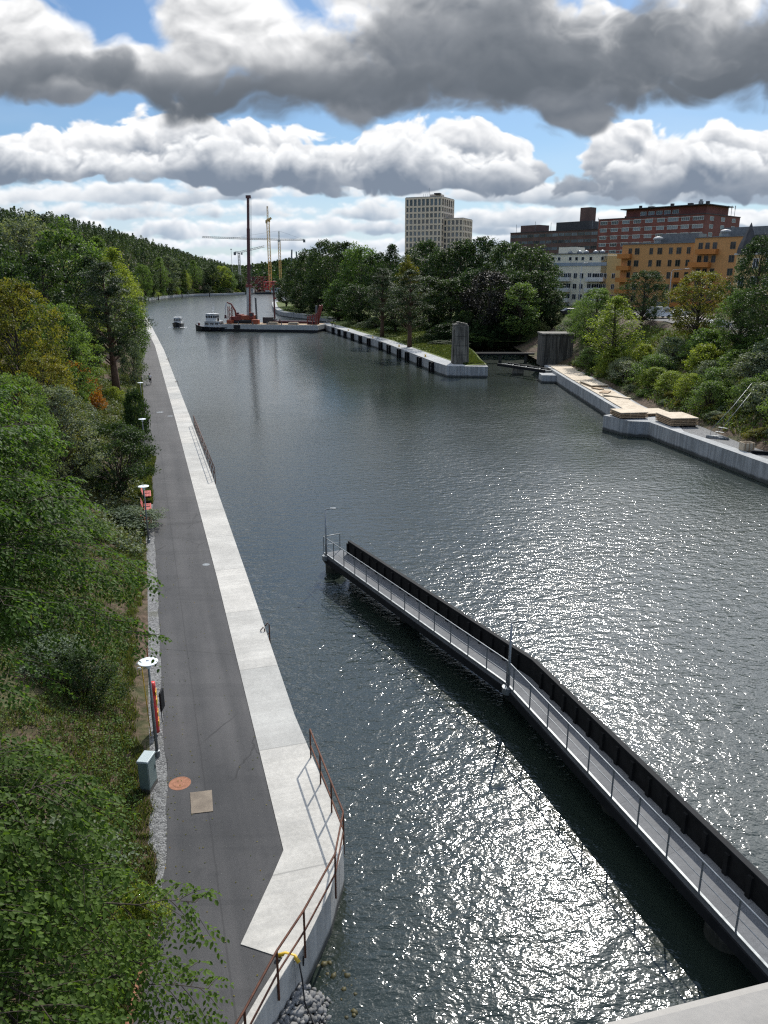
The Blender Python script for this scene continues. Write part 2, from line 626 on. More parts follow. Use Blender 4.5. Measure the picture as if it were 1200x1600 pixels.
def concrete(name, c, streak=0.35, joint=None, axis=(0, 1), wet=None):
    """Cast concrete: mottled, rain streaks on upright faces, casting joints, dark wet foot."""
    m, nt, b = new_mat(name)
    p = world_pos(nt)
    x, y, z = sep(nt, p)
    g = nt.nodes.new('ShaderNodeNewGeometry')
    nz = sep(nt, S(nt, g.outputs['Normal']))[2].m('ABSOLUTE')
    a = noise(nt, p, 0.55, 6.0, 0.62)
    f = noise(nt, p, 9.0, 4.0, 0.65)
    st = noise(nt, comb(nt, x * 2.6, y * 2.6, z * 0.16), 1.0, 5.0, 0.6)
    k = (a * 0.6 + f * 0.4)
    k = k + (st - 0.5) * ((1.0 - nz) * streak * 3.0)
    cc = mixc(nt, k.ss(0.28, 0.72), tuple(v * (0.40 if streak > 0.7 else 0.66) for v in c), tuple(min(v * 1.1, 0.9) for v in c))
    if joint:
        s = x * axis[0] + y * axis[1] + 0.37
        w = nt.nodes.new('ShaderNodeTexWhiteNoise')
        w.noise_dimensions = '1D'
        nt.links.new((s / joint).m('FLOOR').s, w.inputs['W'])
        t = S(nt, w.outputs['Value'])
        cc = mixc(nt, 1.0, cc, mixc(nt, t, (0.84, 0.85, 0.85), (1.05, 1.03, 1.0)), 'MULTIPLY')
        d = ((s / joint).m('FRACT') - 0.5).m('ABSOLUTE')
        cc = mixc(nt, d.ss(0.4925, 0.4975) * 0.55, cc, tuple(v * 0.35 for v in c))
        rb_ = noise(nt, comb(nt, s * 5.5, (x * axis[1] - y * axis[0]) * 0.05, z * 0.2), 1.0, 2.0, 0.7)
        cc = mixc(nt, rb_.ss(0.44, 0.60) * 0.20, cc, tuple(v * 0.62 for v in c))
        br = noise(nt, comb(nt, s * 2.2, (x * axis[1] - y * axis[0]) * 0.12, z * 0.3), 1.0, 3.0)
        cc = mixc(nt, br.ss(0.46, 0.70) * 0.34, cc, tuple(v * 0.66 for v in c))
    if wet is not None:
        wz = z + (noise(nt, p, 1.3, 4.0) - 0.5) * 0.35
        cc = mixc(nt, (1.0 - wz.ss(wet - 0.12, wet + 0.15)) * 0.85, cc, (0.022, 0.024, 0.018))
    nt.links.new(cc.s, b.inputs['Base Color'])
    b.inputs['Roughness'].default_value = 0.86
    b.inputs['Specular IOR Level'].default_value = 0.3
    bump(nt, b, f, 0.01, 0.5)
    return m


def leaf_mat(name, dark, light, trans=0.42, alt=None):
    dark, light = ((c[0] * 1.04, c[1] * 0.93, c[2] * 1.25) for c in (dark, light))
    m, nt, b = new_mat(name)
    at = nt.nodes.new('ShaderNodeAttribute')
    at.attribute_name = 'tint'
    t = S(nt, at.outputs['Fac'])
    oi = nt.nodes.new('ShaderNodeObjectInfo')
    r = S(nt, oi.outputs['Random'])
    cc = mixc(nt, t.ss(0.0, 1.0), dark, light)
    if alt:
        cc = mixc(nt, t.ss(0.9, 0.985) * 0.8, cc, alt)
    cc = mixc(nt, 1.0, cc, mixc(nt, r, (0.80, 0.86, 0.80), (1.16, 1.08, 1.0)), 'MULTIPLY')
    nt.links.new(cc.s, b.inputs['Base Color'])
    b.inputs['Roughness'].default_value = 0.55
    b.inputs['Specular IOR Level'].default_value = 0.13
    tr = nt.nodes.new('ShaderNodeBsdfTranslucent')
    nt.links.new(mixc(nt, 1.0, cc, (1.45, 1.5, 0.62), 'MULTIPLY').s, tr.inputs['Color'])
    mx = nt.nodes.new('ShaderNodeMixShader')
    mx.inputs[0].default_value = trans
    nt.links.new(b.outputs[0], mx.inputs[1])
    nt.links.new(tr.outputs[0], mx.inputs[2])
    nt.links.new(mx.outputs[0], nt.nodes['Material Output'].inputs['Surface'])
    return m


M = {}
M['concrete_cap'] = concrete('pale_cast_concrete', (0.47, 0.46, 0.43), 0.25, 6.2, (-0.29, 0.957), 0.25)
M['concrete_wall'] = concrete('grey_cast_concrete', (0.36, 0.37, 0.37), 0.55, 3.0, (0.7, -0.72), 0.3)
M['concrete_old'] = concrete('weathered_concrete', (0.17, 0.158, 0.132), 0.8, None, (0, 1), 0.3)
M['concrete_dark'] = concrete('damp_concrete', (0.10, 0.094, 0.080), 0.75, None, (0, 1), 0.35)
M['parapet'] = concrete('smooth_grey_concrete', (0.30, 0.285, 0.26), 0.1)
M['rust'] = rough_mat('rusty_steel', (0.055, 0.022, 0.014), (0.13, 0.052, 0.028), 7.0, 0.75, 0.2, 0.002)
M['rust_pale'] = rough_mat('rusted_iron_cover', (0.20, 0.085, 0.045), (0.33, 0.15, 0.085), 9.0, 0.8, 0.1, 0.002)
M['galv'] = rough_mat('galvanised_steel', (0.17, 0.185, 0.19), (0.29, 0.305, 0.315), 4.0, 0.5, 0.5)
M['galv_dark'] = rough_mat('dull_galvanised_steel', (0.12, 0.13, 0.135), (0.22, 0.235, 0.24), 4.0, 0.5, 0.5)
M['black_steel'] = rough_mat('black_coated_steel', (0.007, 0.008, 0.009), (0.014, 0.015, 0.017), 2.0, 0.75, 0.0, 0.0, 12.0, 0.15)
M['black_timber'] = rough_mat('tarred_timber', (0.006, 0.006, 0.006), (0.015, 0.015, 0.015), 2.5, 0.8, 0.0, 0.004, 12.0, 0.15)
M['rubber'] = rough_mat('black_rubber', (0.009, 0.009, 0.010), (0.018, 0.018, 0.018), 5.0, 0.6)
M['plywood'] = rough_mat('weathered_plywood', (0.36, 0.29, 0.20), (0.52, 0.44, 0.33), 1.1, 0.8)
M['plywood_worn'] = rough_mat('dirty_plywood', (0.13, 0.105, 0.08), (0.22, 0.18, 0.135), 2.1, 0.85)
M['plank_edge'] = rough_mat('cut_timber', (0.24, 0.16, 0.09), (0.40, 0.29, 0.18), 3.0, 0.85)
M['white'] = paint('white_paint', (0.72, 0.73, 0.72), 0.4)
M['lamp_white'] = paint('white_enamel', (0.70, 0.74, 0.78), 0.35, 0.0, 0.1)
M['cream'] = paint('cream_plaster', (0.76, 0.71, 0.56), 0.85, 0.0, 0.12)
M['beige'] = paint('beige_cladding', (0.72, 0.585, 0.45), 0.8, 0.0, 0.12)
M['beige_dark'] = paint('dark_bronze_cladding', (0.20, 0.165, 0.125), 0.7)  # plain dark brown of the set-back walls and window frames
M['ochre'] = paint('ochre_plaster', (0.50, 0.26, 0.095), 0.85, 0.0, 0.12)
M['ochre_deep'] = paint('deep_ochre_plaster', (0.47, 0.18, 0.04), 0.8, 0.0, 0.15)
M['ochre_pale'] = paint('pale_yellow_plaster', (0.55, 0.40, 0.18), 0.85, 0.0, 0.12)
M['roof_dark'] = rough_mat('dark_roofing', (0.022, 0.022, 0.024), (0.05, 0.05, 0.053), 1.4, 0.65)
M['roof_grey'] = rough_mat('grey_sheet_roof', (0.10, 0.11, 0.12), (0.17, 0.18, 0.19), 1.4, 0.5, 0.3)
M['blue_band'] = paint('blue_grey_render', (0.30, 0.36, 0.42), 0.7)
M['red_paint'] = paint('red_machine_paint', (0.25, 0.052, 0.038), 0.55, 0.0, 0.4)
M['red_bright'] = paint('bright_red_plastic', (0.62, 0.045, 0.04), 0.4, 0.0, 0.2)
M['orange_red'] = paint('orange_red_paint', (0.36, 0.088, 0.04), 0.55, 0.0, 0.35)
M['maroon'] = paint('dark_maroon_paint', (0.085, 0.022, 0.026), 0.45, 0.0, 0.3)
M['bench_red'] = paint('salmon_red_paint', (0.52, 0.10, 0.08), 0.5, 0.0, 0.2)
M['yellow'] = paint('yellow_paint', (0.66, 0.42, 0.03), 0.45, 0.0, 0.2)
M['crane_yellow'] = paint('faded_yellow_paint', (0.62, 0.42, 0.14), 0.5, 0.0, 0.25)
M['crane_pale'] = paint('pale_grey_steel', (0.50, 0.50, 0.47), 0.5, 0.0, 0.25)
M['grey_green'] = paint('grey_green_enamel', (0.16, 0.21, 0.195), 0.45, 0.0, 0.12)
M['grey_green_top'] = paint('pale_grey_enamel', (0.36, 0.42, 0.42), 0.45, 0.0, 0.12)
M['navy'] = paint('dark_navy_hull_paint', (0.010, 0.012, 0.018), 0.35, 0.0, 0.2)
M['dark_cloth'] = rough_mat('dark_cloth', (0.010, 0.010, 0.012), (0.02, 0.02, 0.024), 20.0, 0.9)
M['pale_cloth'] = rough_mat('pale_cloth', (0.42, 0.41, 0.40), (0.55, 0.54, 0.53), 20.0, 0.9)
M['hivis'] = rough_mat('yellow_safety_cloth', (0.50, 0.62, 0.04), (0.62, 0.70, 0.06), 20.0, 0.8)
M['skin'] = rough_mat('skin', (0.42, 0.25, 0.17), (0.50, 0.31, 0.22), 20.0, 0.6)
M['bark'] = rough_mat('bark', (0.028, 0.021, 0.015), (0.075, 0.058, 0.042), 6.0, 0.9, 0.0, 0.01, 5.0)
M['pine_bark'] = rough_mat('pine_bark', (0.05, 0.03, 0.02), (0.13, 0.075, 0.045), 6.0, 0.9, 0.0, 0.01, 5.0)
M['stone'] = rough_mat('crushed_granite', (0.075, 0.075, 0.072), (0.23, 0.228, 0.222), 2.2, 0.85, 0.0, 0.004)
M['mossy_stone'] = rough_mat('algae_covered_stone', (0.02, 0.021, 0.009), (0.085, 0.07, 0.018), 4.0, 0.6)
M['vehicle_white'] = paint('white_car_paint', (0.66, 0.67, 0.68), 0.25, 0.0, 0.1)
M['vehicle_dark'] = paint('dark_car_paint', (0.012, 0.013, 0.016), 0.25, 0.0, 0.1)


def glass_mat(name, c, rough=0.06):
    m, nt, b = new_mat(name)
    p = world_pos(nt)
    w = nt.nodes.new('ShaderNodeObjectInfo')
    r = S(nt, w.outputs['Random'])
    k = (noise(nt, p, 0.9, 2.0) * 0.5 + r * 0.5)
    nt.links.new(mixc(nt, k.ss(0.3, 0.8), tuple(v * 0.4 for v in c), tuple(v * 1.9 for v in c)).s, b.inputs['Base Color'])
    b.inputs['Roughness'].default_value = rough
    b.inputs['Specular IOR Level'].default_value = 0.6
    return m


M['glass'] = glass_mat('window_glass', (0.028, 0.034, 0.042))
M['glass_pale'] = glass_mat('curtained_window_glass', (0.07, 0.085, 0.10))


def brick_mat(name, c1, c2, mortar):
    m, nt, b = new_mat(name)
    p = world_pos(nt)
    x, y, z = sep(nt, p)
    t = nt.nodes.new('ShaderNodeTexBrick')
    nt.links.new(comb(nt, x * 0.7 + y * 0.7, z).s, t.inputs['Vector'])
    t.inputs['Color1'].default_value = (*c1, 1)
    t.inputs['Color2'].default_value = (*c2, 1)
    t.inputs['Mortar'].default_value = (*mortar, 1)
    t.inputs['Scale'].default_value = 3.2
    t.inputs['Mortar Size'].default_value = 0.012
    n = noise(nt, p, 0.25, 5.0)
    nt.links.new(mixc(nt, 1.0, S(nt, t.outputs[0]), mixc(nt, n.ss(0.3, 0.7), (0.75, 0.75, 0.75), (1.1, 1.1, 1.1)), 'MULTIPLY').s, b.inputs['Base Color'])
    b.inputs['Roughness'].default_value = 0.88
    return m


M['brick_red'] = brick_mat('red_brick', (0.20, 0.062, 0.049), (0.16, 0.052, 0.042), (0.17, 0.08, 0.06))
M['brick_brown'] = brick_mat('dark_brown_brick', (0.125, 0.070, 0.058), (0.095, 0.055, 0.047), (0.11, 0.08, 0.07))

M['leaf_elm'] = leaf_mat('elm_leaf', (0.040, 0.085, 0.014), (0.105, 0.195, 0.028), 0.46, (0.36, 0.22, 0.02))
M['leaf_dark'] = leaf_mat('dark_broad_leaf', (0.020, 0.042, 0.014), (0.046, 0.088, 0.024), 0.32)
M['leaf_mid'] = leaf_mat('mid_green_leaf', (0.051, 0.105, 0.026), (0.123, 0.215, 0.048), 0.40)
M['leaf_light'] = leaf_mat('yellow_green_leaf', (0.104, 0.167, 0.026), (0.238, 0.317, 0.048), 0.42)
M['leaf_gold'] = leaf_mat('golden_autumn_leaf', (0.073, 0.104, 0.020), (0.207, 0.201, 0.032), 0.42, (0.34, 0.20, 0.02))
M['leaf_orange'] = leaf_mat('orange_autumn_leaf', (0.20, 0.085, 0.012), (0.34, 0.16, 0.02), 0.38)
M['leaf_purple'] = leaf_mat('dark_purple_leaf', (0.012, 0.016, 0.013), (0.027, 0.029, 0.020), 0.16)
M['needle'] = leaf_mat('pine_needle', (0.022, 0.044, 0.017), (0.052, 0.088, 0.031), 0.22)
M['needle_far'] = leaf_mat('conifer_needle', (0.026, 0.052, 0.021), (0.065, 0.112, 0.039), 0.25)
M['leaf_silver'] = leaf_mat('grey_green_leaf', (0.079, 0.123, 0.063), (0.167, 0.222, 0.111), 0.32)
M['grass_blade'] = leaf_mat('grass_blade', (0.034, 0.066, 0.015), (0.105, 0.125, 0.034), 0.40)


def ground_mat():
    m, nt, b = new_mat('soil_and_turf')
    p = world_pos(nt)
    a = noise(nt, p, 0.18, 6.0, 0.65)
    f = noise(nt, p, 2.6, 5.0, 0.65)
    cc = mixc(nt, f.ss(0.3, 0.7), (0.038, 0.042, 0.018), (0.085, 0.084, 0.038))
    soil = mixc(nt, f.ss(0.35, 0.65), (0.052, 0.036, 0.024), (0.115, 0.083, 0.058))
    cc = mixc(nt, (a * 0.7 + f * 0.3).ss(0.42, 0.54), cc, soil)
    nt.links.new(cc.s, b.inputs['Base Color'])
    b.inputs['Roughness'].default_value = 0.95
    b.inputs['Specular IOR Level'].default_value = 0.15
    bump(nt, b, f, 0.12)
    return m


def lawn_mat():
    m, nt, b = new_mat('mown_turf')
    p = world_pos(nt)
    a = noise(nt, p, 0.35, 6.0, 0.65)
    f = noise(nt, p, 3.5, 5.0, 0.7)
    cc = mixc(nt, (a * 0.5 + f * 0.5).ss(0.35, 0.65), (0.040, 0.064, 0.016), (0.115, 0.135, 0.035))
    cc = mixc(nt, a.ss(0.58, 0.7) * 0.6, cc, (0.14, 0.115, 0.06))
    nt.links.new(cc.s, b.inputs['Base Color'])
    b.inputs['Roughness'].default_value = 0.95
    b.inputs['Specular IOR Level'].default_value = 0.15
    bump(nt, b, f, 0.06)
    return m


def asphalt_mat():
    m, nt, b = new_mat('worn_asphalt')
    p = world_pos(nt)
    x, y, z = sep(nt, p)
    a = noise(nt, p, 0.22, 6.0, 0.6)
    f = noise(nt, p, 55.0, 2.0, 0.7)
    tr = noise(nt, comb(nt, (x + y * 0.306) * 1.2, (y - x * 0.306) * 0.05), 1.0, 4.0, 0.5)
    k = (a * 0.35 + f * 0.35 + tr * 0.3)
    cc = mixc(nt, k.ss(0.36, 0.64), (0.033, 0.034, 0.036), (0.080, 0.078, 0.078))
    cc = mixc(nt, y.ss(40.0, 150.0) * 0.45, cc, (0.105, 0.100, 0.095))  # far stretch paled: grazing-light sheen put into the colour
    sm = noise(nt, comb(nt, x * 0.05, y * 0.55), 1.0, 3.0, 0.7)
    cc = mixc(nt, sm.ss(0.56, 0.60) * 0.22, cc, (0.028, 0.029, 0.031))
    sp = voro(nt, p, 5.5, out='Distance')
    cc = mixc(nt, (1.0 - sp.ss(0.035, 0.075)) * noise(nt, p, 1.7).ss(0.55, 0.62) * 0.7, cc, (0.22, 0.21, 0.19))
    st = noise(nt, p, 0.8, 5.0, 0.7)
    cc = mixc(nt, st.ss(0.60, 0.70) * 0.35, cc, (0.026, 0.027, 0.029))
    wb = (noise(nt, p, 1.4, 3.0) - 0.5) * 0.10
    for y0, dk in ((59.5, 0.5), (51.0, 0.35), (30.5, 0.3)):          # laying seams across the path
        cc = mixc(nt, (1.0 - (y + x * 0.16 - y0 + wb).m('ABSOLUTE').ss(0.02, 0.06)) * dk, cc, (0.014, 0.014, 0.015))
    cc = mixc(nt, (1.0 - (x + y * 0.306 - 0.72 + wb * 0.6).m('ABSOLUTE').ss(0.015, 0.04)) * 0.35, cc, (0.018, 0.018, 0.019))
    cr = voro(nt, comb(nt, x + wb * 6.0, y * 0.5 + wb * 4.0), 0.42, feature='DISTANCE_TO_EDGE')
    cc = mixc(nt, (1.0 - cr.ss(0.004, 0.016)) * noise(nt, p, 0.25, 2.0).ss(0.52, 0.60) * 0.55, cc, (0.015, 0.015, 0.016))
    nt.links.new(cc.s, b.inputs['Base Color'])
    b.inputs['Roughness'].default_value = 0.85
    b.inputs['Specular IOR Level'].default_value = 0.3
    bump(nt, b, f, 0.008)
    return m


def gravel_mat():
    m, nt, b = new_mat('grey_gravel')
    p = world_pos(nt)
    n = nt.nodes.new('ShaderNodeTexVoronoi')
    nt.links.new(p.s, n.inputs['Vector'])
    n.inputs['Scale'].default_value = 18.0
    d, c = S(nt, n.outputs['Distance']), S(nt, n.outputs['Color'])
    r = sep(nt, c)[0]
    cc = mixc(nt, r, (0.055, 0.055, 0.055), (0.23, 0.23, 0.225))
    cc = mixc(nt, noise(nt, p, 1.1, 4.0).ss(0.55, 0.75) * 0.5, cc, (0.085, 0.085, 0.05))
    nt.links.new(cc.s, b.inputs['Base Color'])
    b.inputs['Roughness'].default_value = 0.9
    bump(nt, b, 1.0 - d, 0.03)
    return m


def water_mat():
    m, nt, b = new_mat('canal_water')
    p = world_pos(nt)
    x, y, z = sep(nt, p)
    big = noise(nt, comb(nt, x * 0.035, y * 0.018), 1.0, 4.0, 0.55)
    # calmer water far up the canal and along the left quay, livelier towards the middle
    n1 = noise(nt, comb(nt, x * 0.70 + y * 0.10, y * 1.05 - x * 0.12), 1.75, 3.0, 0.60, 0.3)
    n2 = noise(nt, comb(nt, x * 0.9 - y * 0.25, y * 1.25 + x * 0.2, 4.0), 5.2, 2.0, 0.6, 0.2)
    n3 = noise(nt, comb(nt, x * 0.16, y * 0.30, 9.0), 1.0, 2.0, 0.5)
    h = n1 * 0.40 + n2 * 0.105 + n3 * 0.22
    calm = (y + (big - 0.5) * 60.0 - (x - 10.0) * 0.7).ss(24.0, 130.0)
    strk = noise(nt, comb(nt, x * 0.012 + y * 0.004, y * 0.05 - x * 0.02, 3.0), 1.0, 4.0, 0.6)
    wind = 0.50 + (big * 0.6 + strk * 0.4).ss(0.34, 0.64) * 0.75
    amp = wind * (1.0 - calm * 0.80)
    deep = mixc(nt, noise(nt, p, 0.05, 3.0), (0.010, 0.016, 0.013), (0.017, 0.025, 0.019))
    # wind patches carry ripples too fine to see one by one: a second, softer gloss
    b2 = nt.nodes.new('ShaderNodeBsdfPrincipled')
    for q, rgh, ior in ((b, 0.07, 1.45), (b2, 0.30, 1.36)):
        nt.links.new(deep.s, q.inputs['Base Color'])
        if q is b:                              # far off, the waves themselves are too small to see
            nt.links.new((y.ss(40.0, 320.0) * 0.17 + rgh).s, q.inputs['Roughness'])
        else:
            q.inputs['Roughness'].default_value = rgh
        q.inputs['IOR'].default_value = ior
        n = nt.nodes.new('ShaderNodeBump')
        n.inputs['Strength'].default_value = 1.0
        n.inputs['Distance'].default_value = 0.275
        nt.links.new((h * (amp if q is b else wind)).s, n.inputs['Height'])
        nt.links.new(n.outputs[0], q.inputs['Normal'])
    mx = nt.nodes.new('ShaderNodeMixShader')
    link(nt, (big.ss(0.30, 0.70) * 0.28 + 0.10) * (1.0 - calm * 0.8), mx.inputs[0])
    nt.links.new(b.outputs[0], mx.inputs[1])
    nt.links.new(b2.outputs[0], mx.inputs[2])
    nt.links.new(mx.outputs[0], nt.nodes['Material Output'].inputs['Surface'])
    return m


M['ground'] = ground_mat()
M['lawn'] = lawn_mat()
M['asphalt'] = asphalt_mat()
M['gravel'] = gravel_mat()
M['water'] = water_mat()


# ------------------------------------------------------------------ lie of the land
def lerp_fn(pts):
    ys = [p[0] for p in pts]
    xs = [p[1] for p in pts]
    return lambda y: np.interp(y, ys, xs)


def sst(x, a, b):
    t = np.clip((np.asarray(x, float) - a) / (b - a), 0, 1)
    return t * t * (3 - 2 * t)


# left bank: the edge of the path and, past the bend, of the far quay
exL = lerp_fn([(-40, -5.2), (10, -5.5), (13.5, -5.75), (15.2, -5.85), (18.3, -6.35), (22.1, -7.3), (25.9, -8.5), (33, -10.6), (40.7, -12.9), (49.2, -15.5), (62.8, -19.6), (71.2, -21.6),
               (76, -24.6), (93.7, -29.4), (162, -50.5), (371, -115), (385, -145), (430, -170), (470, -165), (516, -163.0), (564, -172.3), (615, -178.9), (675, -180.5), (712, -171.6), (732, -158.8), (742, -151.5), (781, -138.6), (1000, -150), (1300, -130)])
ridge = []
for px, py, yd in ((-150, 286, 430), (0, 310, 550), (100, 326, 700), (200, 356, 850), (300, 390, 1000), (370, 412, 1150), (430, 428, 1300)):
    ridge.append(A(px, py, yd))
xrid = lerp_fn([(-40, -190), (200, -225)] + [(p.y, p.x) for p in ridge])
zrid = lerp_fn([(-40, 30), (200, 38)] + [(p.y, p.z - 13) for p in ridge])


def zL(x, y):
    x, y = np.asarray(x, float), np.asarray(y, float)
    d = exL(y) - x
    bank = np.where(d < 0.7, 0.0, np.where(d < 12, (d - 0.7) * 0.40, 4.52 + (d - 12) * 0.14))
    bank = np.minimum(bank, 9.5)
    far = sst(y, 380, 520)
    bank = bank * (1 - far) + np.minimum(np.maximum(d - 9, 0) * 0.2, 4) * far
    w = np.maximum(exL(y) - xrid(y), 20)
    t = np.clip((d - 16) / (w - 16), 0, 1.25)
    hill = np.maximum(zrid(y) - 9, 0) * (np.minimum(t, 1) ** 1.15 - np.maximum(t - 1, 0) * 0.5)
    wob = np.sin(x * 0.21 + y * 0.13) * 0.25 + np.sin(x * 0.55 - y * 0.37) * 0.15
    return 1.44 + bank + hill + wob * sst(d, 1.5, 6)


# peninsula: its quay edge on the canal side
exP = lerp_fn([(138, 13.9), (143, 13.5), (150, 11.6), (196, 1.6), (276, -20.6), (312, -18.6), (338, -31.5), (354, -40.6), (368, -47), (418, -57), (480, -66), (503, -69), (540, -60), (620, -62), (720, -74), (850, -104), (1000, -112)])
# right bank: back edge of the quay below the bushes
exR = lerp_fn([(30, 42.5), (66.6, 36.7), (83, 34.6), (97, 33.6), (123, 33.3), (143, 33.0), (152, 31.5), (192, 31.5)])


def zP(x, y):
    x, y = np.asarray(x, float), np.asarray(y, float)
    d = x - exP(y)
    back = sst(y, 188, 205)
    z = 1.95 + np.clip(d - 1.5, 0, 9) * 0.06 + np.clip((d - 12) * 0.13, 0, 7.5) * back
    return z + (np.sin(x * 0.3 + y * 0.2) * 0.15) * sst(d, 2, 6)


def zR(x, y):
    x, y = np.asarray(x, float), np.asarray(y, float)
    d = x - exR(np.minimum(y, 192))
    z = 1.4 + np.clip((d - 0.8) * 0.50, 0, 8.3) + sst(d, 40, 120) * 4
    return z + (np.sin(x * 0.4 + y * 0.3) * 0.2) * sst(d, 2, 6)


def bank_sheet(name, ys, ds, edge, zf, mat, sign):
    ys, ds = np.asarray(ys, float), np.asarray(ds, float)
    Yg, Dg = np.meshgrid(ys, ds, indexing='ij')
    Xg = edge(Yg) + sign * Dg
    Zg = zf(Xg, Yg)
    n, m = len(ys), len(ds)
    idx = np.arange(n * m).reshape(n, m)
    a, b, c, d = idx[:-1, :-1], idx[1:, :-1], idx[1:, 1:], idx[:-1, 1:]
    F = np.stack([a, b, c, d] if sign < 0 else [a, d, c, b], -1).reshape(-1, 4)
    o = np_mesh(name, np.stack([Xg, Yg, Zg], -1).reshape(-1, 3), F, mat, smooth=True)
    tag(o, kind='structure')
    return o


bank_sheet('left_bank', np.concatenate([np.arange(-30, 130, 1.5), np.arange(130, 1300, 7.0)]),
           np.concatenate([np.arange(0, 20, 0.8), np.arange(20, 60, 2.5), np.geomspace(60, 900, 40)]), exL, zL, M['ground'], -1)

# ------------------------------------------------------------------ the setting
def slab(name, poly, z0, z1, mat, kind='structure', bevel=0.0):
    o = MB().prism([tuple(p[:2]) for p in poly], z0, z1).build(name, mat, bevel=bevel)
    tag(o, kind=kind)
    return o


g = MB().add([(-2500, -250, -2.5), (2500, -250, -2.5), (2500, 3300, -2.5), (-2500, 3300, -2.5)], [(0, 1, 2, 3)]).build('ground', M['ground'])
tag(g, kind='structure')
w = MB().add([(-900, -120, 0), (700, -120, 0), (700, 1300, 0), (-900, 1300, 0)], [(0, 1, 2, 3)]).build('water', M['water'])
tag(w, kind='structure')

QO = [(-112, 371), (-50.8, 180.8), (-23.9, 93.9), (-14.6, 63.6), (-7.9, 41.3), (-3.5, 26.5), (-1.3, 20.1), (-1.22, 19.3), (-1.5, 17.5), (-2.05, 15.7), (-2.25, 15.2)]
QI = [(-114.9, 371), (-56.3, 192.7), (-24.7, 90.4), (-9.6, 41.1), (-5.2, 26.4), (-3.02, 19.1), (-3.22, 18.0), (-3.7, 15.7)]
slab('quay', QO + [(-2.75, 15.35)] + QI[::-1], -2.2, 1.5, M['concrete_cap'])
# the low wall that carries on under the bridge
wl = MB().prism([(-2.25, 15.2), (-2.75, 14.0), (-3.2, 12.8), (-5.2, 7.6), (-5.42, 7.7), (-3.42, 12.9), (-2.98, 14.1), (-2.5, 15.26)], -2.2, 1.66)
tag(wl.build('retaining_wall', M['concrete_cap'], bevel=0.02), 'low pale concrete wall under the rusty railing, running on from the near quay end', 'wall')
def strip(name, ys, lf, rf_, z0, z1, mat):
    """A level strip of ground between two edges given as functions of y."""
    V, F = [], []
    for i, yy in enumerate(ys):
        l, r = float(lf(yy)), float(rf_(yy))
        V += [(l, yy, z0), (l, yy, z1), (r, yy, z1), (r, yy, z0)]
        if i:
            o = 4 * (i - 1)
            F += [(o, o + 4, o + 5, o + 1)[::-1], (o + 1, o + 2, o + 6, o + 5), (o + 2, o + 3, o + 7, o + 6)]
    o = MB().add(V, F).build(name, mat)
    return tag(o, kind='structure')


rxP = lerp_fn([(7, -5.35), (8.2, -5.2), (12.9, -3.42), (14.1, -2.98), (15.26, -2.5), (15.34, -2.75), (15.7, -3.7), (18.0, -3.22), (19.1, -3.02), (26.4, -5.2), (41.1, -9.6), (90.4, -24.7), (192.7, -56.3), (371, -114.9)])
ysP = np.unique(np.concatenate([np.arange(7.0, 60, 0.5), [12.9, 14.1, 15.26, 15.34, 15.7, 19.1, 26.4], np.arange(60, 372, 3)]))
lxP = lambda y: exL(y) + 0.03 * math.sin(y * 1.7) + 0.02 * math.sin(y * 4.1)
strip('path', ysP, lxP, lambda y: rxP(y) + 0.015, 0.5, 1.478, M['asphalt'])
gwd = lambda y: 0.25 + 0.95 * float(sst(y, 16, 28)) * (1 - 0.55 * float(sst(y, 34, 42))) + 0.10 * math.sin(y * 2.3) + 0.07 * math.sin(y * 5.9)
strip('gravel_strip', np.arange(15.5, 56, 0.25), lambda y: exL(y) - gwd(y), lambda y: exL(y) + 0.02, 0.9, 1.468, M['gravel'])
kb = MB()
for y0, y1 in ((9.5, 16.4),):
    kb.beam((float(exL(y0)) - 0.08, y0, 1.47), (float(exL(y1)) - 0.12, y1, 1.47), 0.08, 0.16)
tag(kb.build('timber_edging', M['rust_pale']), 'short reddish brown timber edging along the grass at the near end of the path', 'edging')

# far quay on the left side of the bend
FQ = [G(214, 470.6, 2.0), G(226, 467.2, 2.0), G(243, 464.2, 2.0), G(271.5, 461.2, 2.0), G(304, 459.6, 2.0), G(334, 458.8, 2.0), G(350, 458.4, 2.0), G(383, 457.0, 2.0)]
fq = [(p.x, p.y) for p in FQ]
slab('quay', fq + [(x - 4.5, y + 6) for x, y in fq[::-1]], -2, 2.0, M['concrete_wall'])
# peninsula quay and the curved wall behind it
PQ = [(19.1, 142.8), (11.7, 143.9), (9.9, 150.1), (0.0, 196.0), (-22.4, 276.6)]
slab('quay', PQ + [(-18.9, 278), (2.6, 200), (13.0, 152.5), (19.1, 151)], -2.2, 2.0, M['concrete_wall'])
CQ = [(-20.5, 312), (-32.7, 337.5), (-41.9, 353.2), (-48.4, 367.8), (-58.3, 418), (-66, 470), (-70.6, 502), (-64, 560), (-62, 620)]
slab('quay', CQ + [(x + 2.4, y + 1.5) for x, y in CQ[::-1]], -2.2, 2.0, M['concrete_wall'])
slab('quay', [(-21.8, 277.5), (-19.5, 312), (-17, 312), (-19, 279)], -2.2, 1.85, M['concrete_dark'])
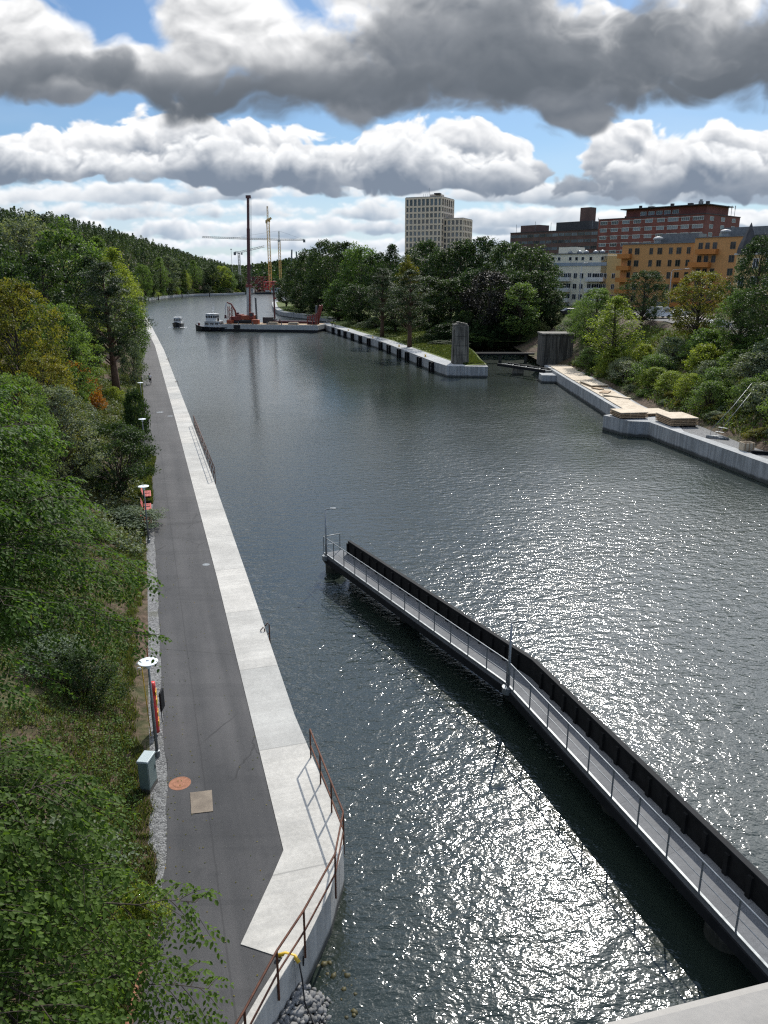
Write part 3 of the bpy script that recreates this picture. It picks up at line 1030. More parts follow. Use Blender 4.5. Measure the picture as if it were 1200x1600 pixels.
# right quay
RQ1 = [(30.3, 147), (29.9, 126), (29.8, 110), (29.5, 92.6)]
slab('quay', RQ1 + [(33.9, 92.6), (33.6, 100), (34.3, 119), (35.4, 147)], -2.2, 1.8, M['concrete_wall'])
slab('quay', [(26.6, 92.5), (28.5, 88.6), (30.65, 88.0), (33.2, 88.0), (33.2, 92.55), (29.4, 92.55), (28, 93.4)], -2.2, 1.81, M['concrete_wall'])
RQ2 = [(30.65, 87.98), (32.8, 76.5), (34.6, 66.9), (38.0, 48), (42, 25)]
slab('quay', RQ2 + [(43.2, 25.2), (39.2, 48.2), (35.8, 67.1), (34.0, 76.8), (32.6, 82.5), (33.6, 87.98)], -2.2, 1.8, M['concrete_wall'])
bank_sheet('right_bank', np.concatenate([np.arange(20, 192.1, 2.0)]), np.concatenate([np.arange(0, 24, 0.9), np.geomspace(24, 300, 14)]), exR, zR, M['ground'], 1)
tag(slab('gravel_strip', [(31.4, 92.6), (32.6, 82.5), (34.0, 76.8), (35.8, 67.1), (39.2, 48.2), (41.0, 48.2), (38.2, 67), (36.3, 76), (35.6, 88)], 0.8, 1.72, M['gravel']), kind='structure')


def patch(name, ys, x0f, x1f, n, zf, mat):
    ys = np.asarray(ys, float)
    t = np.linspace(0, 1, n)
    Yg, Tg = np.meshgrid(ys, t, indexing='ij')
    Xg = x0f(Yg) * (1 - Tg) + x1f(Yg) * Tg
    Zg = zf(Xg, Yg)
    a = np.arange(len(ys) * n).reshape(len(ys), n)
    F = np.stack([a[:-1, :-1], a[:-1, 1:], a[1:, 1:], a[1:, :-1]], -1).reshape(-1, 4)
    o = np_mesh(name, np.stack([Xg, Yg, Zg], -1).reshape(-1, 3), F, mat, smooth=True)
    return tag(o, kind='structure')


patch('peninsula_ground', np.arange(144.5, 196, 1.7), lambda y: exP(y) + 1.0, lambda y: 19.1 + 0 * y, 14, zP, M['lawn'])
zland = lambda x, y: zP(x, y) * (1 - sst(x, 28, 60)) + np.maximum(zR(x, 192 + 0 * y), zP(x, y)) * sst(x, 28, 60)
patch('peninsula_ground', np.concatenate([np.arange(190.5, 320, 3.0), np.arange(320, 1000, 12)]), lambda y: exP(y) + 1.0, lambda y: 330 + 0 * y, 60, zland, M['lawn'])
def far_hill(name, x0, x1, y0, y1, zt, seed, sx=60.0, n=60):
    xs, ys = np.linspace(x0, x1, n), np.linspace(y0, y1, 18)
    Xg, Yg = np.meshgrid(xs, ys)
    t = np.clip((Yg - y0) / (y1 - y0), 0, 1)
    Zg = -1 + (zt * (0.7 + 0.22 * np.sin(Xg / sx + seed) + 0.12 * np.sin(Xg / sx * 2.7 + seed * 2))) * np.sin(np.minimum(t * 1.25, 1) * math.pi / 2)
    a = np.arange(n * 18).reshape(18, n)
    F = np.stack([a[:-1, :-1], a[:-1, 1:], a[1:, 1:], a[1:, :-1]], -1).reshape(-1, 4)
    o = np_mesh(name, np.stack([Xg, Yg, Zg], -1).reshape(-1, 3), F, M['ground'], smooth=True)
    return tag(o, kind='structure'), (Xg, Yg, Zg)


hill_near, HN = far_hill('hills', -420, 120, 960, 1260, 20, 1.0)
hill_far, HF = far_hill('hills', -1100, 600, 1700, 2300, 52, 2.3, 160)

# ------------------------------------------------------------------ the pier
PA, PB_, PC = Vector((-3.75, 44.95, 0)), Vector((5.15, 28.95, 0)), Vector((13.3, 3.0, 0))


def off(pts, d):
    """Offset a polyline to its far (right-hand, seen from the shore) side."""
    out = []
    for i, p in enumerate(pts):
        ns = []
        for a, b in ((i - 1, i), (i, i + 1)):
            if a >= 0 and b < len(pts):
                t = (pts[b] - pts[a]).normalized()
                ns.append(Vector((-t.y, t.x, 0)))
        n = sum(ns, Vector()).normalized()
        k = d / max(n.dot(ns[0]), 0.3)
        out.append(p + n * k)
    return out


PL = [PA, PB_, PC]
pier = thing('pier', 'long narrow walkway on round piles that bends in the middle of the canal', 'pier')


def ribbon(name, d0, d1, z0, z1, mat, parent=None, pts=PL, trim=0.0):
    a, b = off(pts, d0), off(pts, d1)
    o = MB()
    n = len(pts)
    V = [(p.x, p.y, z0) for p in a] + [(p.x, p.y, z0) for p in b] + [(p.x, p.y, z1) for p in a] + [(p.x, p.y, z1) for p in b]
    F = []
    for i in range(n - 1):
        F += [(i, i + 1, n + i + 1, n + i), (2 * n + i, 3 * n + i, 3 * n + i + 1, 2 * n + i + 1),
              (i, 2 * n + i, 2 * n + i + 1, i + 1), (n + i, n + i + 1, 3 * n + i + 1, 3 * n + i)]
    F += [(0, n, 3 * n, 2 * n), (n - 1, 3 * n - 1, 4 * n - 1, 2 * n - 1)]
    o.add(V, F)
    return o.build(name, mat, parent)


M['deck'] = concrete('walkway_deck', (0.17, 0.174, 0.18), 0.2, 2.4, (0.487, -0.873))
ribbon('deck', 0.0, 1.25, 1.32, 1.5, M['deck'], pier)
ribbon('edge_beam', -0.06, 0.10, 0.98, 1.319, M['black_steel'], pier)
ribbon('kerb', -0.02, 0.06, 1.501, 1.56, M['galv_dark'], pier)
u1 = (PB_ - PA).normalized()
PW = [PA + u1 * 0.9, PB_, PC]
ribbon('fender_wall', 1.252, 1.40, 0.35, 2.30, M['black_timber'], pier, PW)
ribbon('cap_rail', 1.235, 1.43, 2.301, 2.37, M['black_steel'], pier, PW)
L1, L2 = (PB_ - PA).length, (PC - PB_).length
fw = off(PL, 1.215)
for a, b, L in ((fw[0], fw[1], L1), (fw[1], fw[2], L2)):
    t = (b - a).normalized()
    n = int(L / 0.9)
    for i in range(1, n):
        p = a + (b - a) * (i / n)
        MB().box((p.x, p.y, 1.86), (0.16, 0.10, 0.70), math.atan2(t.y, t.x)).build('wall_post', M['black_timber'], pier)
for px, py in ((515, 893), (632, 970), (797, 1092), (955, 1270), (1122, 1475)):
    p = G(px, py, 0)
    MB().lathe((p.x + 0.35, p.y + 0.25, -2.0), [(0.62, 0), (0.62, 2.55), (0.70, 2.56), (0.70, 2.975), (0.55, 2.98)], 20).build('pile', M['concrete_dark'], pier, smooth=False)
rail = thing('railing', 'slim grey steel railing along the near side of the dark walkway on the water', 'railing')
rp = off(PL, 0.02)
rp0 = off(PL, 1.15)[0]
path_pts = [rp0 + Vector((-0.02, 0.03, 0))] + rp
for z, r, nm in ((2.58, 0.028, 'handrail'), (2.02, 0.014, 'mid_rail')):
    MB().tube([(p.x, p.y, z) for p in path_pts], r, 6).build(nm, M['galv'], rail, smooth=True)
for a, b, L in ((rp[0], rp[1], L1), (rp[1], rp[2], L2)):
    n = int(round(L / 1.42))
    for i in range(n + (1 if a is rp[0] else 0)):
        p = a + (b - a) * ((i + (0 if a is rp[0] else 0.45)) / n)
        MB().box((p.x, p.y, 2.03), (0.05, 0.025, 1.1)).build('post', M['galv_dark'], rail)
MB().box((path_pts[0].x, path_pts[0].y, 2.03), (0.05, 0.05, 1.1)).build('post', M['galv_dark'], rail)
for (px, py), lb in (((511.5, 868), 'grey street lamp with a short side arm at the tip of the walkway'),
                     ((796, 1073), 'grey street lamp with a short side arm standing at the bend of the walkway')):
    p = G(px, py, 1.45)
    lamp = thing('street_lamp', lb, 'street lamp', (p.x - 0.06, p.y - 0.04, 1.45), 0, 'lamps on the walkway in the water')
    MB().lathe((0, 0, 0), [(0.26, -0.25), (0.26, 0.03), (0.12, 0.035)], 18).build('bracket', M['galv_dark'], lamp)
    MB().tube([(0, 0, 0.03), (0, 0, 0.9), (0, 0, 2.95)], [0.07, 0.06, 0.045], 10).build('pole', M['galv'], lamp, smooth=True)
    MB().beam((0, 0, 2.97), (0.34, 0.02, 3.03), 0.05, 0.05).build('arm', M['galv_dark'], lamp)
    MB().box((0.46, 0.03, 3.04), (0.34, 0.16, 0.07)).build('lamp_head', M['galv'], lamp, bevel=0.015)
p = G(770, 1046, 1.2)
st = thing('boarding_step', 'small grey boarding step hung on the side of the dark walkway', 'step', (p.x, p.y, 1.2), math.atan2(u1.y, u1.x))
MB().box((0, 0, 0), (1.0, 0.7, 0.05)).build('tread', M['galv'], st)
for sx in (-1, 1):
    MB().beam((sx * 0.42, -0.3, -0.03), (sx * 0.42, 0.55, 0.0), 0.05, 0.06).build('bracket', M['black_steel'], st)

# ------------------------------------------------------------------ railings on the quay
def railing(label, top, posts, zt, zb, mat, outx=0.0):
    t = thing('railing', label, 'railing')
    for f, r, nm in ((1.0, 0.030, 'handrail'), (0.48, 0.026, 'mid_rail')):
        MB().tube([(p[0], p[1], zb + 0.25 + (zt - zb - 0.25) * f) for p in top], r, 6).build(nm, mat, t, smooth=True)
    for p in posts:
        MB().box((p[0], p[1], (zt + zb) / 2), (0.05, 0.05, zt - zb)).build('post', mat, t)
    return t


RT = [(-2.62, 23.75), (-1.22, 19.35), (-1.36, 17.6), (-2.03, 15.62), (-2.55, 14.4), (-3.05, 12.85), (-5.05, 7.7)]
railing('rusty brown two-rail railing round the near end of the pale quay', RT, [(-2.62, 23.75), (-2.15, 22.25), (-1.68, 20.8), (-1.22, 19.35), (-1.36, 17.6), (-2.03, 15.62), (-2.55, 14.4), (-3.05, 12.85), (-3.8, 10.9)], 2.66, 1.15, M['rust'])
a, b = Vector((-21.9, 87.8, 0)), Vector((-14.2, 62.7, 0))
pts = [a + (b - a) * (i / 14) for i in range(15)]
railing('short rusty railing on the quay edge farther along, beyond the dark shrub', [a, b], pts, 2.6, 1.2, M['rust'])
for y, lb in ((34.2, 'nearest dark ladder head on the left quay edge, between the two railings'), (125, 'dark ladder head on the left quay edge near the cyclist'), (160, 'farthest dark ladder head on the left quay edge')):
    x = float(np.interp(y, [26.5, 41.3, 63.6, 93.9, 180.8], [-3.5, -7.9, -14.6, -23.9, -50.8]))
    ld = thing('quay_ladder', lb, 'ladder', (x + 0.08, y, 0), -0.3, 'ladders on the left quay')
    for s in (-0.25, 0.25):
        MB().tube([(0, s, -0.6), (0, s, 1.62), (-0.08, s, 1.70), (-0.22, s, 1.52)], 0.03, 6).build('stringer', M['rust'], ld, smooth=True)
    for z in np.arange(-0.3, 1.5, 0.3):
        MB().cyl((0, -0.25, z), (0, 0.25, z), 0.02, n=6).build('rung', M['rust'], ld)

# yellow hose end and shackle at the near quay end
hz = MB().tube([(-2.72, 15.28, 1.56), (-2.5, 15.3, 1.62), (-2.25, 15.22, 1.62), (-2.13, 15.12, 1.52)], [0.05, 0.055, 0.055, 0.05], 8).build('hose_end', M['yellow'], smooth=True)
tag(hz, 'short yellow hose end lying over the end of the low wall', 'hose')
rope = MB().tube([(-2.12, 15.1, 1.5), (-2.05, 15.0, 1.1), (-2.0, 14.9, 0.5), (-1.7, 14.4, 0.32), (-1.2, 13.5, 0.28), (-0.6, 12.6, 0.3)], 0.022, 6).build('cable', M['rubber'], smooth=True)
tag(rope, 'black cable hanging down the wall and across the grey rocks', 'cable')
sh = MB()
for k in range(10):
    w0 = 2 * math.pi * k / 10
    w1 = 2 * math.pi * (k + 1) / 10
    sh.cyl((-2.06, 15.42 + 0.09 * math.cos(w0), 1.25 + 0.12 * math.sin(w0)), (-2.06, 15.42 + 0.09 * math.cos(w1), 1.25 + 0.12 * math.sin(w1)), 0.018, n=5)
tag(sh.build('shackle', M['black_steel']), 'dark shackle on the quay wall below the railing corner', 'shackle')

# rocks at the foot of the wall
def rock_field(name, n, fx, smin, smax, mat, seed):
    rg = np.random.RandomState(seed)
    base = []
    ph = [(math.sin(t) * math.cos(p_), math.sin(t) * math.sin(p_), math.cos(t)) for t in (0.0001,) for p_ in (0,)]
    ring = [(0, 0, 1)] + [(math.cos(2 * math.pi * k / 5) * 0.85, math.sin(2 * math.pi * k / 5) * 0.85, 0.45) for k in range(5)] + \
           [(math.cos(2 * math.pi * (k + .5) / 5) * 0.85, math.sin(2 * math.pi * (k + .5) / 5) * 0.85, -0.45) for k in range(5)] + [(0, 0, -1)]
    T = [(0, 1 + k, 1 + (k + 1) % 5) for k in range(5)] + [(1 + k, 6 + k, 1 + (k + 1) % 5) for k in range(5)] + \
        [(1 + (k + 1) % 5, 6 + k, 6 + (k + 1) % 5) for k in range(5)] + [(11, 6 + (k + 1) % 5, 6 + k) for k in range(5)]
    ring, T = np.array(ring), np.array(T)
    V, F = [], []
    for i in range(n):
        x, y, z = fx(rg)
        s = rg.uniform(smin, smax) * (0.6 + rg.rand() ** 3)
        q = ring * (0.75 + 0.5 * rg.rand(12, 1)) * np.array([1, 0.8, 0.6]) * s
        a = rg.rand() * 6.28
        ca, sa = math.cos(a), math.sin(a)
        q = np.stack([q[:, 0] * ca - q[:, 1] * sa, q[:, 0] * sa + q[:, 1] * ca, q[:, 2] + q[:, 0] * 0.3 * (rg.rand() - .5)], -1)
        V.append(q + np.array([x, y, z]))
        F.append(T + 12 * i)
    o = np_mesh(name, np.concatenate(V), np.concatenate(F), mat, k=3)
    return tag(o, kind='stuff')


def rocks_a(rg):
    t, w_ = rg.rand(), rg.rand() ** 1.2
    y = 15.4 - 5.6 * t
    x = np.interp(y, [7.6, 12.8, 15.4], [-5.2, -3.15, -2.1]) + w_ * (0.9 + 2.6 * t)
    return x, y, 0.55 - 0.75 * w_ / (0.85 + 0.3 * t) + rg.rand() * 0.12 + 0.15 * t


tag(rock_field('rocks', 1500, rocks_a, 0.05, 0.13, M['stone'], 3), 'grey broken rocks piled at the foot of the near wall', 'rocks')


def rocks_b(rg):
    y = rg.uniform(13.6, 16.6)
    return -1.95 + rg.rand() ** 1.3 * 1.35 + (15.2 - y) * 0.12, y, -0.075 + rg.rand() * 0.07


tag(rock_field('mossy_rocks', 120, rocks_b, 0.05, 0.12, M['mossy_stone'], 4), 'yellowish algae covered stones at the waterline below the near quay end', 'rocks')

# ------------------------------------------------------------------ on and beside the path
def flat_disc(name, p, r, mat, label, cat, z=1.482):
    o = MB().lathe((p.x, p.y, z - 0.02), [(r, 0), (r, 0.02), (r * 0.93, 0.022), (r * 0.92, 0.017), (r * 0.6, 0.017), (r * 0.58, 0.022), (0.02, 0.022)], 28).build(name, mat)
    return tag(o, label, cat)


flat_disc('manhole_cover', G(281, 1224, 1.48), 0.37, M['rust_pale'], 'big round rust brown manhole cover on the near path beside the cabinet', 'manhole cover')
flat_disc('manhole_cover', G(322, 882, 1.48), 0.22, M['galv_dark'], 'small pale grey round manhole cover half way down the dark path', 'manhole cover')
flat_disc('manhole_cover', G(250, 644, 1.48), 0.45, M['galv_dark'], 'faint grey manhole cover on the far part of the path before the cyclist', 'manhole cover')
flat_disc('manhole_cover', G(266, 650, 1.48), 0.35, M['galv_dark'], 'small oval grey cover close to the pale quay kerb on the far path', 'manhole cover')
q = [G(297, 1239, 1.48), G(331, 1235, 1.48), G(333, 1268, 1.48), G(299, 1272, 1.48)]
bd = MB().prism([(p.x, p.y) for p in q], 1.480, 1.498).build('plywood_board', M['plywood_worn'])
tag(bd, 'square tan plywood board lying on the path next to the rusty cover', 'board')
lt = random.Random(5)


def path_lamp(p, label, proto=[None]):
    if proto[0] is None:
        t = thing('path_lamp', label, 'street lamp', p, 0, 'path lamps with flat round shades')
        MB().lathe((0, 0, 0), [(0.10, 0), (0.10, 0.25), (0.06, 0.27)], 14).build('base', M['galv_dark'], t)
        MB().tube([(0, 0, 0.2), (0, 0, 1.6), (0, 0, 3.72)], [0.058, 0.050, 0.036], 10).build('pole', M['galv_dark'], t, smooth=True)
        MB().lathe((0, 0, 3.55), [(0.07, 0), (0.09, 0.06), (0.09, 0.20), (0.06, 0.26)], 14).build('lantern', M['lamp_white'], t)
        MB().lathe((0, 0, 3.80), [(0.03, -0.015), (0.33, -0.015), (0.34, 0.0), (0.33, 0.008), (0.07, 0.05), (0.035, 0.085)], 28).build('lamp_shade', M['lamp_white'], t)
        proto[0] = t
        return t
    t = copy_tree(proto[0])
    t.location = p
    t['label'] = label
    return t


for (px, py), lb in (((231, 1031), 'nearest path lamp with a flat white disc shade, beside the red rescue float'),
                     ((224, 758), 'path lamp with a flat white shade beside the red benches'),
                     ((222, 655), 'path lamp with a white disc shade next to the round green bush'),
                     ((219, 597), 'path lamp with a white disc shade on the grass left of the cyclist'),
                     ((218, 562), 'second farthest small path lamp at the edge of the wood'),
                     ((217, 540), 'farthest tiny path lamp under the trees along the path')):
    p = G(px, py, 5.32)
    path_lamp((p.x, p.y, 1.45 + float(zL(p.x, p.y) - 1.44)), lb)
pc = G(233, 1231, 1.45)
cab = thing('utility_cabinet', 'grey green metal utility cabinet with a pale lid beside the path', 'cabinet', (pc.x, pc.y, 1.45), -0.12)
MB().box((0, 0, 0.08), (0.36, 0.66, 0.16)).build('plinth', M['concrete_dark'], cab)
MB().box((0, 0, 0.67), (0.34, 0.62, 1.02)).build('body', M['grey_green'], cab, bevel=0.012)
MB().box((0, 0, 1.21), (0.40, 0.68, 0.06), 0, 0.94).build('lid', M['grey_green_top'], cab, bevel=0.012)
dr = MB().box((0.178, 0, 0.68), (0.014, 0.56, 0.92)).build('door', M['grey_green'], cab)
MB().box((0.192, 0.2, 0.72), (0.02, 0.03, 0.14)).build('handle', M['black_steel'], dr)
# rescue float on its rack
pf = G(246, 1148, 1.45)
rf = thing('rescue_float', 'upright red rescue float with yellow stripes facing the path, by the nearest lamp', 'rescue float', (pf.x, pf.y, 1.45), 0.25)
prof = []
for i in range(13):
    t = i / 12
    wv = 0.30 * (math.sin(math.pi * min(t * 1.15 + 0.03, 1.0)) ** 0.5 if t < 0.9 else math.sin(math.pi * (1 - t) * 1.2 + 0.3) ** 0.7 * 0.8)
    prof.append((max(wv, 0.08), 0.12 + 2.1 * t))
hl = MB()
for sgn in (1,):
    V, F = [], []
    for wv, z in prof:
        for k in range(10):
            a = 2 * math.pi * k / 10
            V.append((0.10 * math.cos(a), wv * math.sin(a), z))
    for i in range(12):
        for k in range(10):
            F.append((i * 10 + k, i * 10 + (k + 1) % 10, (i + 1) * 10 + (k + 1) % 10, (i + 1) * 10 + k))
    F += [tuple(range(9, -1, -1)), tuple(range(120, 130))]
    hl.add(V, F)
hl.build('hull', M['red_bright'], rf, smooth=True)
for z, h in ((0.55, 0.22), (0.95, 0.16), (1.45, 0.24), (1.8, 0.14)):
    MB().box((0.095, 0.02, z), (0.035, 0.36, h), 0, 0.9).build('stripe', M['yellow'], rf)
for z in (0.75, 1.25, 1.65):
    MB().tube([(0.0, -0.29, z - 0.1), (0.0, -0.35, z), (0.0, -0.29, z + 0.1)], 0.022, 6).build('grab_loop', M['red_paint'], rf)
for y in (-0.2, 0.2):
    MB().cyl((-0.1, y, 0), (-0.1, y, 1.6), 0.025, n=6).build('stand', M['galv_dark'], rf)
pb = G(257, 1129, 1.45)
sg = thing('sign_panel', 'narrow black panel seen edge on between the red float and the path', 'sign', (pb.x - 0.02, pb.y, 1.45), 0.0)
MB().box((0, 0, 1.0), (0.07, 0.42, 0.78)).build('panel', M['black_steel'], sg)
MB().cyl((-0.06, 0, 0), (-0.06, 0, 1.3), 0.022, n=6).build('post', M['galv_dark'], sg)
pk = G(236, 1150, 1.5)
hk = thing('boat_hook', 'thin yellow boat hook pole with pale curved hooks left of the nearest lamp', 'boat hook', (pk.x, pk.y, 1.5))
MB().cyl((0, 0, 0), (-0.12, 0.1, 2.9), 0.018, n=6).build('pole', M['yellow'], hk)
MB().tube([(-0.12, 0.1, 2.86), (-0.18, 0.1, 2.98), (-0.27, 0.1, 2.98), (-0.32, 0.1, 2.88)], 0.02, 6).build('hook', M['lamp_white'], hk, smooth=True)
MB().tube([(-0.11, 0.1, 2.7), (-0.18, 0.1, 2.8), (-0.26, 0.1, 2.8), (-0.3, 0.1, 2.72)], 0.02, 6).build('hook', M['lamp_white'], hk, smooth=True)
pr = G(232, 1035, 1.6)
mk = thing('marker_pole', 'slim orange red marker pole in the grass beyond the nearest lamp', 'marker pole', (pr.x, pr.y, 1.5))
MB().cyl((0, 0, 0), (-0.05, 0.05, 1.75), 0.022, n=6).build('pole', M['orange_red'], mk)
MB().cyl((-0.029, 0.029, 1.0), (-0.0345, 0.0345, 1.2), 0.024, n=6).build('band', M['leaf_light'], mk)
# benches
BL = ['red slatted bench nearest along the left edge of the path', 'middle one of the three red slatted benches by the path', 'red slatted bench farthest of the three, under the dark shrub']
for i, (px, py) in enumerate(((225, 822), (225, 800), (225, 779))):
    p = G(px, py, 1.5)
    if i == 0:
        bn = thing('park_bench', BL[0], 'bench', (0, 0, 0), 0, 'red benches beside the path')
        s_, k_ = MB(), MB()
        for j in range(5):
            s_.box((0.08 + j * 0.105, 0, 0.44), (0.085, 1.7, 0.035))
        for j in range(4):
            k_.box((-0.06 - j * 0.03, 0, 0.56 + j * 0.11), (0.03, 1.7, 0.085))
        s_.build('seat', M['bench_red'], bn)
        k_.build('backrest', M['bench_red'], bn)
        for y in (-0.7, 0.7):
            MB().beam((0.5, y, 0), (0.46, y, 0.42), 0.05, 0.05).build('leg', M['black_steel'], bn)
            MB().beam((0.0, y, 0), (-0.05, y, 0.5), 0.05, 0.05).build('leg', M['black_steel'], bn)
            MB().beam((-0.02, y, 0.66), (0.46, y, 0.66), 0.05, 0.04).build('armrest', M['black_steel'], bn)
    else:
        bn = copy_tree(bn)
        bn['label'] = BL[i]
    bn.location = (p.x, p.y, 1.44 + max(0, float(zL(p.x, p.y) - 1.44)))
    bn.rotation_euler = (0, 0, 0.30)
    bench0 = bn
# bridge parapet the picture is taken over
q0, q1 = A(900, 1600, 0.9), A(1200, 1520, 0.985)
dv = Vector((q1.x - q0.x, q1.y - q0.y, 0)).normalized()
c0 = Vector((q0.x, q0.y, 0))
nv = Vector((-dv.y, dv.x, 0))
pts = [c0 - dv * 4.2, c0 + dv * 5.0, c0 + dv * 5.0 - nv * 0.42, c0 - dv * 4.2 - nv * 0.42]
bp = MB().prism([(p.x, p.y) for p in pts], 15.6, q0.z).build('bridge_parapet', M['parapet'], bevel=0.02)
tag(bp, 'pale grey concrete bridge parapet cutting the lower right corner', 'parapet')

# ------------------------------------------------------------------ along the right bank and the peninsula
FN = [(507, 517), (516.7, 520), (527, 523), (538, 526.7), (550.7, 530.7), (563, 535), (577, 541), (593, 546), (610, 552.7), (629, 558), (648, 566), (674, 574)]
ORD = ['farthest', 'second', 'third', 'fourth', 'fifth', 'sixth', 'seventh', 'eighth', 'ninth', 'tenth', 'eleventh', 'nearest']
PQL = lerp_fn([(143.9, 11.7), (150.1, 9.9), (196, 0.0), (276.6, -22.4)])
fender0 = None
for i in range(12):
    y = G(*FN[i], 1.0).y + 1.5
    x = float(PQL(y))
    lb = ('farthest black fender frame on the peninsula quay, beside the barge' if i == 0 else
          'nearest black fender frame on the peninsula quay, close to the end block' if i == 11 else
          '%s black fender frame along the peninsula quay counting from the barge' % ORD[i])
    if fender0 is None:
        fender0 = thing('quay_fender', lb, 'fender', (x, y, 0), 0, 'black fenders along the peninsula quay')
        for yy in (-0.85, 0.85):
            MB().box((-0.42, yy, 0.75), (0.34, 0.34, 2.3)).build('post', M['black_timber'], fender0)
        for z in (0.25, 1.05, 1.78):
            MB().box((-0.28, 0, z), (0.20, 1.36, 0.24)).build('crossbar', M['black_timber'], fender0)
        MB().box((-0.05, 0, 0.9), (0.08, 1.9, 2.1)).build('back_plate', M['black_steel'], fender0)
        fd = fender0
    else:
        fd = copy_tree(fender0)
        fd['label'] = lb
    fd.location = (x, y, 0)
    fd.rotation_euler = (0, 0, math.atan2(22.4, 80.6) if i < 8 else 0.212)
# bollards on the peninsula quay
for i, (px, lb) in enumerate(((548, 'farthest small yellow bollard on the peninsula quay'), (583, 'small yellow bollard on the middle of the peninsula quay'),
                              (622, 'small yellow bollard behind the middle fenders of the peninsula quay'), (662, 'nearest small yellow bollard on the peninsula quay'))):
    y = float(np.interp(px, [500, 600, 680], [276, 196, 150]))
    b = thing('bollard', lb, 'bollard', (float(PQL(y)) + 0.8, y, 2.0), 0, 'bollards on the peninsula quay')
    MB().lathe((0, 0, 0), [(0.24, 0), (0.24, 0.05), (0.13, 0.08), (0.12, 0.34), (0.20, 0.38), (0.20, 0.46), (0.10, 0.5)], 14).build('body', M['yellow'], b, smooth=True)
# old bridge pillar and abutment
p = (14.4, 148.3)
pil = thing('bridge_pillar', 'tall weathered grey pillar left standing at the end of the peninsula quay', 'pillar', (p[0], p[1], 2.0))
MB().box((0, 0, 3.5), (2.9, 2.6, 7.0), 0.15, 0.9).build('shaft', M['concrete_old'], pil, bevel=0.08)
MB().box((-0.15, 0.1, 7.12), (2.5, 2.2, 0.26), 0.15).build('cap', M['concrete_old'], pil, bevel=0.05)
for k in range(5):
    MB().box((-0.9 + 0.45 * k, 0.25 * math.sin(k * 2.1), 7.25 + 0.09 * (k * 3 % 4)), (0.42, 1.6 + 0.3 * (k % 2), 0.3), 0.15).build('cap_stone', M['concrete_old'], pil)
for z in (1.7, 3.4, 5.1):
    MB().box((0, -1.3 + 0.026 * z * 0.6, z), (2.5 - 0.05 * z, 0.06, 0.10), 0.15).build('lift_ledge', M['concrete_dark'], pil)
for dx in (-1.36, 1.3):
    MB().box((dx, -0.85, 3.2), (0.22, 0.25, 6.3), 0.15, 0.9).build('buttress', M['concrete_old'], pil)
ab = thing('bridge_abutment', 'broad dark concrete abutment block at the channel mouth on the right bank', 'abutment', (33.2, 151.5, 1.2))
MB().prism([(-2.9, -1.6), (3.0, -1.6), (3.0, 3.4), (-2.9, 3.4)], 0, 5.9).build('body', M['concrete_dark'], ab, bevel=0.1)
MB().prism([(-3.05, -1.75), (3.15, -1.75), (3.15, 3.5), (-3.05, 3.5)], 5.9, 6.25).build('coping', M['concrete_old'], ab, bevel=0.05)
for x in (-1.6, 0.2, 2.0):
    MB().box((x, -1.63, 2.9), (0.12, 0.06, 5.2)).build('pilaster', M['concrete_old'], ab)
MB().box((0.05, -1.64, 1.6), (5.6, 0.05, 0.12)).build('lift_ledge', M['concrete_old'], ab)
# dark wall and old swing bridge frame across the side channel
cb = thing('dark_footbridge', 'low dark horizontal footbridge across the shaded side channel', 'footbridge', (25, 168, 0))
MB().box((0, 0, 1.9), (14.5, 1.2, 0.35)).build('deck', M['black_steel'], cb)
MB().box((0, -0.55, 2.35), (14.5, 0.06, 0.08)).build('rail', M['black_steel'], cb)
for x in (-5.5, 0, 5.5):
    MB().cyl((x, 0, -1), (x, 0, 1.72), 0.35, n=10).build('pile', M['concrete_dark'], cb)
sb = thing('swing_bridge_frame', 'black lattice frame of the old swing bridge beside the right abutment', 'bridge frame', (27.2, 141, 0))
a, b = Vector((-4.2, 9.5, 1.6)), Vector((2.6, -1.6, 1.6))
tt = (b - a).normalized()
nn = Vector((-tt.y, tt.x, 0))
for s in (-1.3, 1.3):
    MB().beam(a + nn * s, b + nn * s, 0.28, 0.5).build('girder', M['black_steel'], sb)
for k in range(8):
    c = a + (b - a) * (k / 7)
    MB().beam(c - nn * 1.15, c + nn * 1.15, 0.16, 0.22).build('cross_beam', M['galv_dark'], sb)
    if k < 7:
        d = a + (b - a) * ((k + 1) / 7)
        MB().beam(c - nn * 1.1 * (-1) ** k + Vector((0, 0, .02)), d + nn * 1.1 * (-1) ** k + Vector((0, 0, .02)), 0.1, 0.1).build('brace', M['galv_dark'], sb)
MB().box((-1.8, 6.5, 0.3), (2.0, 1.6, 1.9)).build('pier_block', M['concrete_old'], sb)
pb = MB().prism([(27.6, 135.5), (30.2, 135.0), (30.2, 138.5), (27.7, 138.8)], -2, 1.35).build('channel_pier', M['concrete_wall'], bevel=0.04)
tag(pb, 'small pale concrete pier block at the corner of the right quay and the channel', 'pier block')

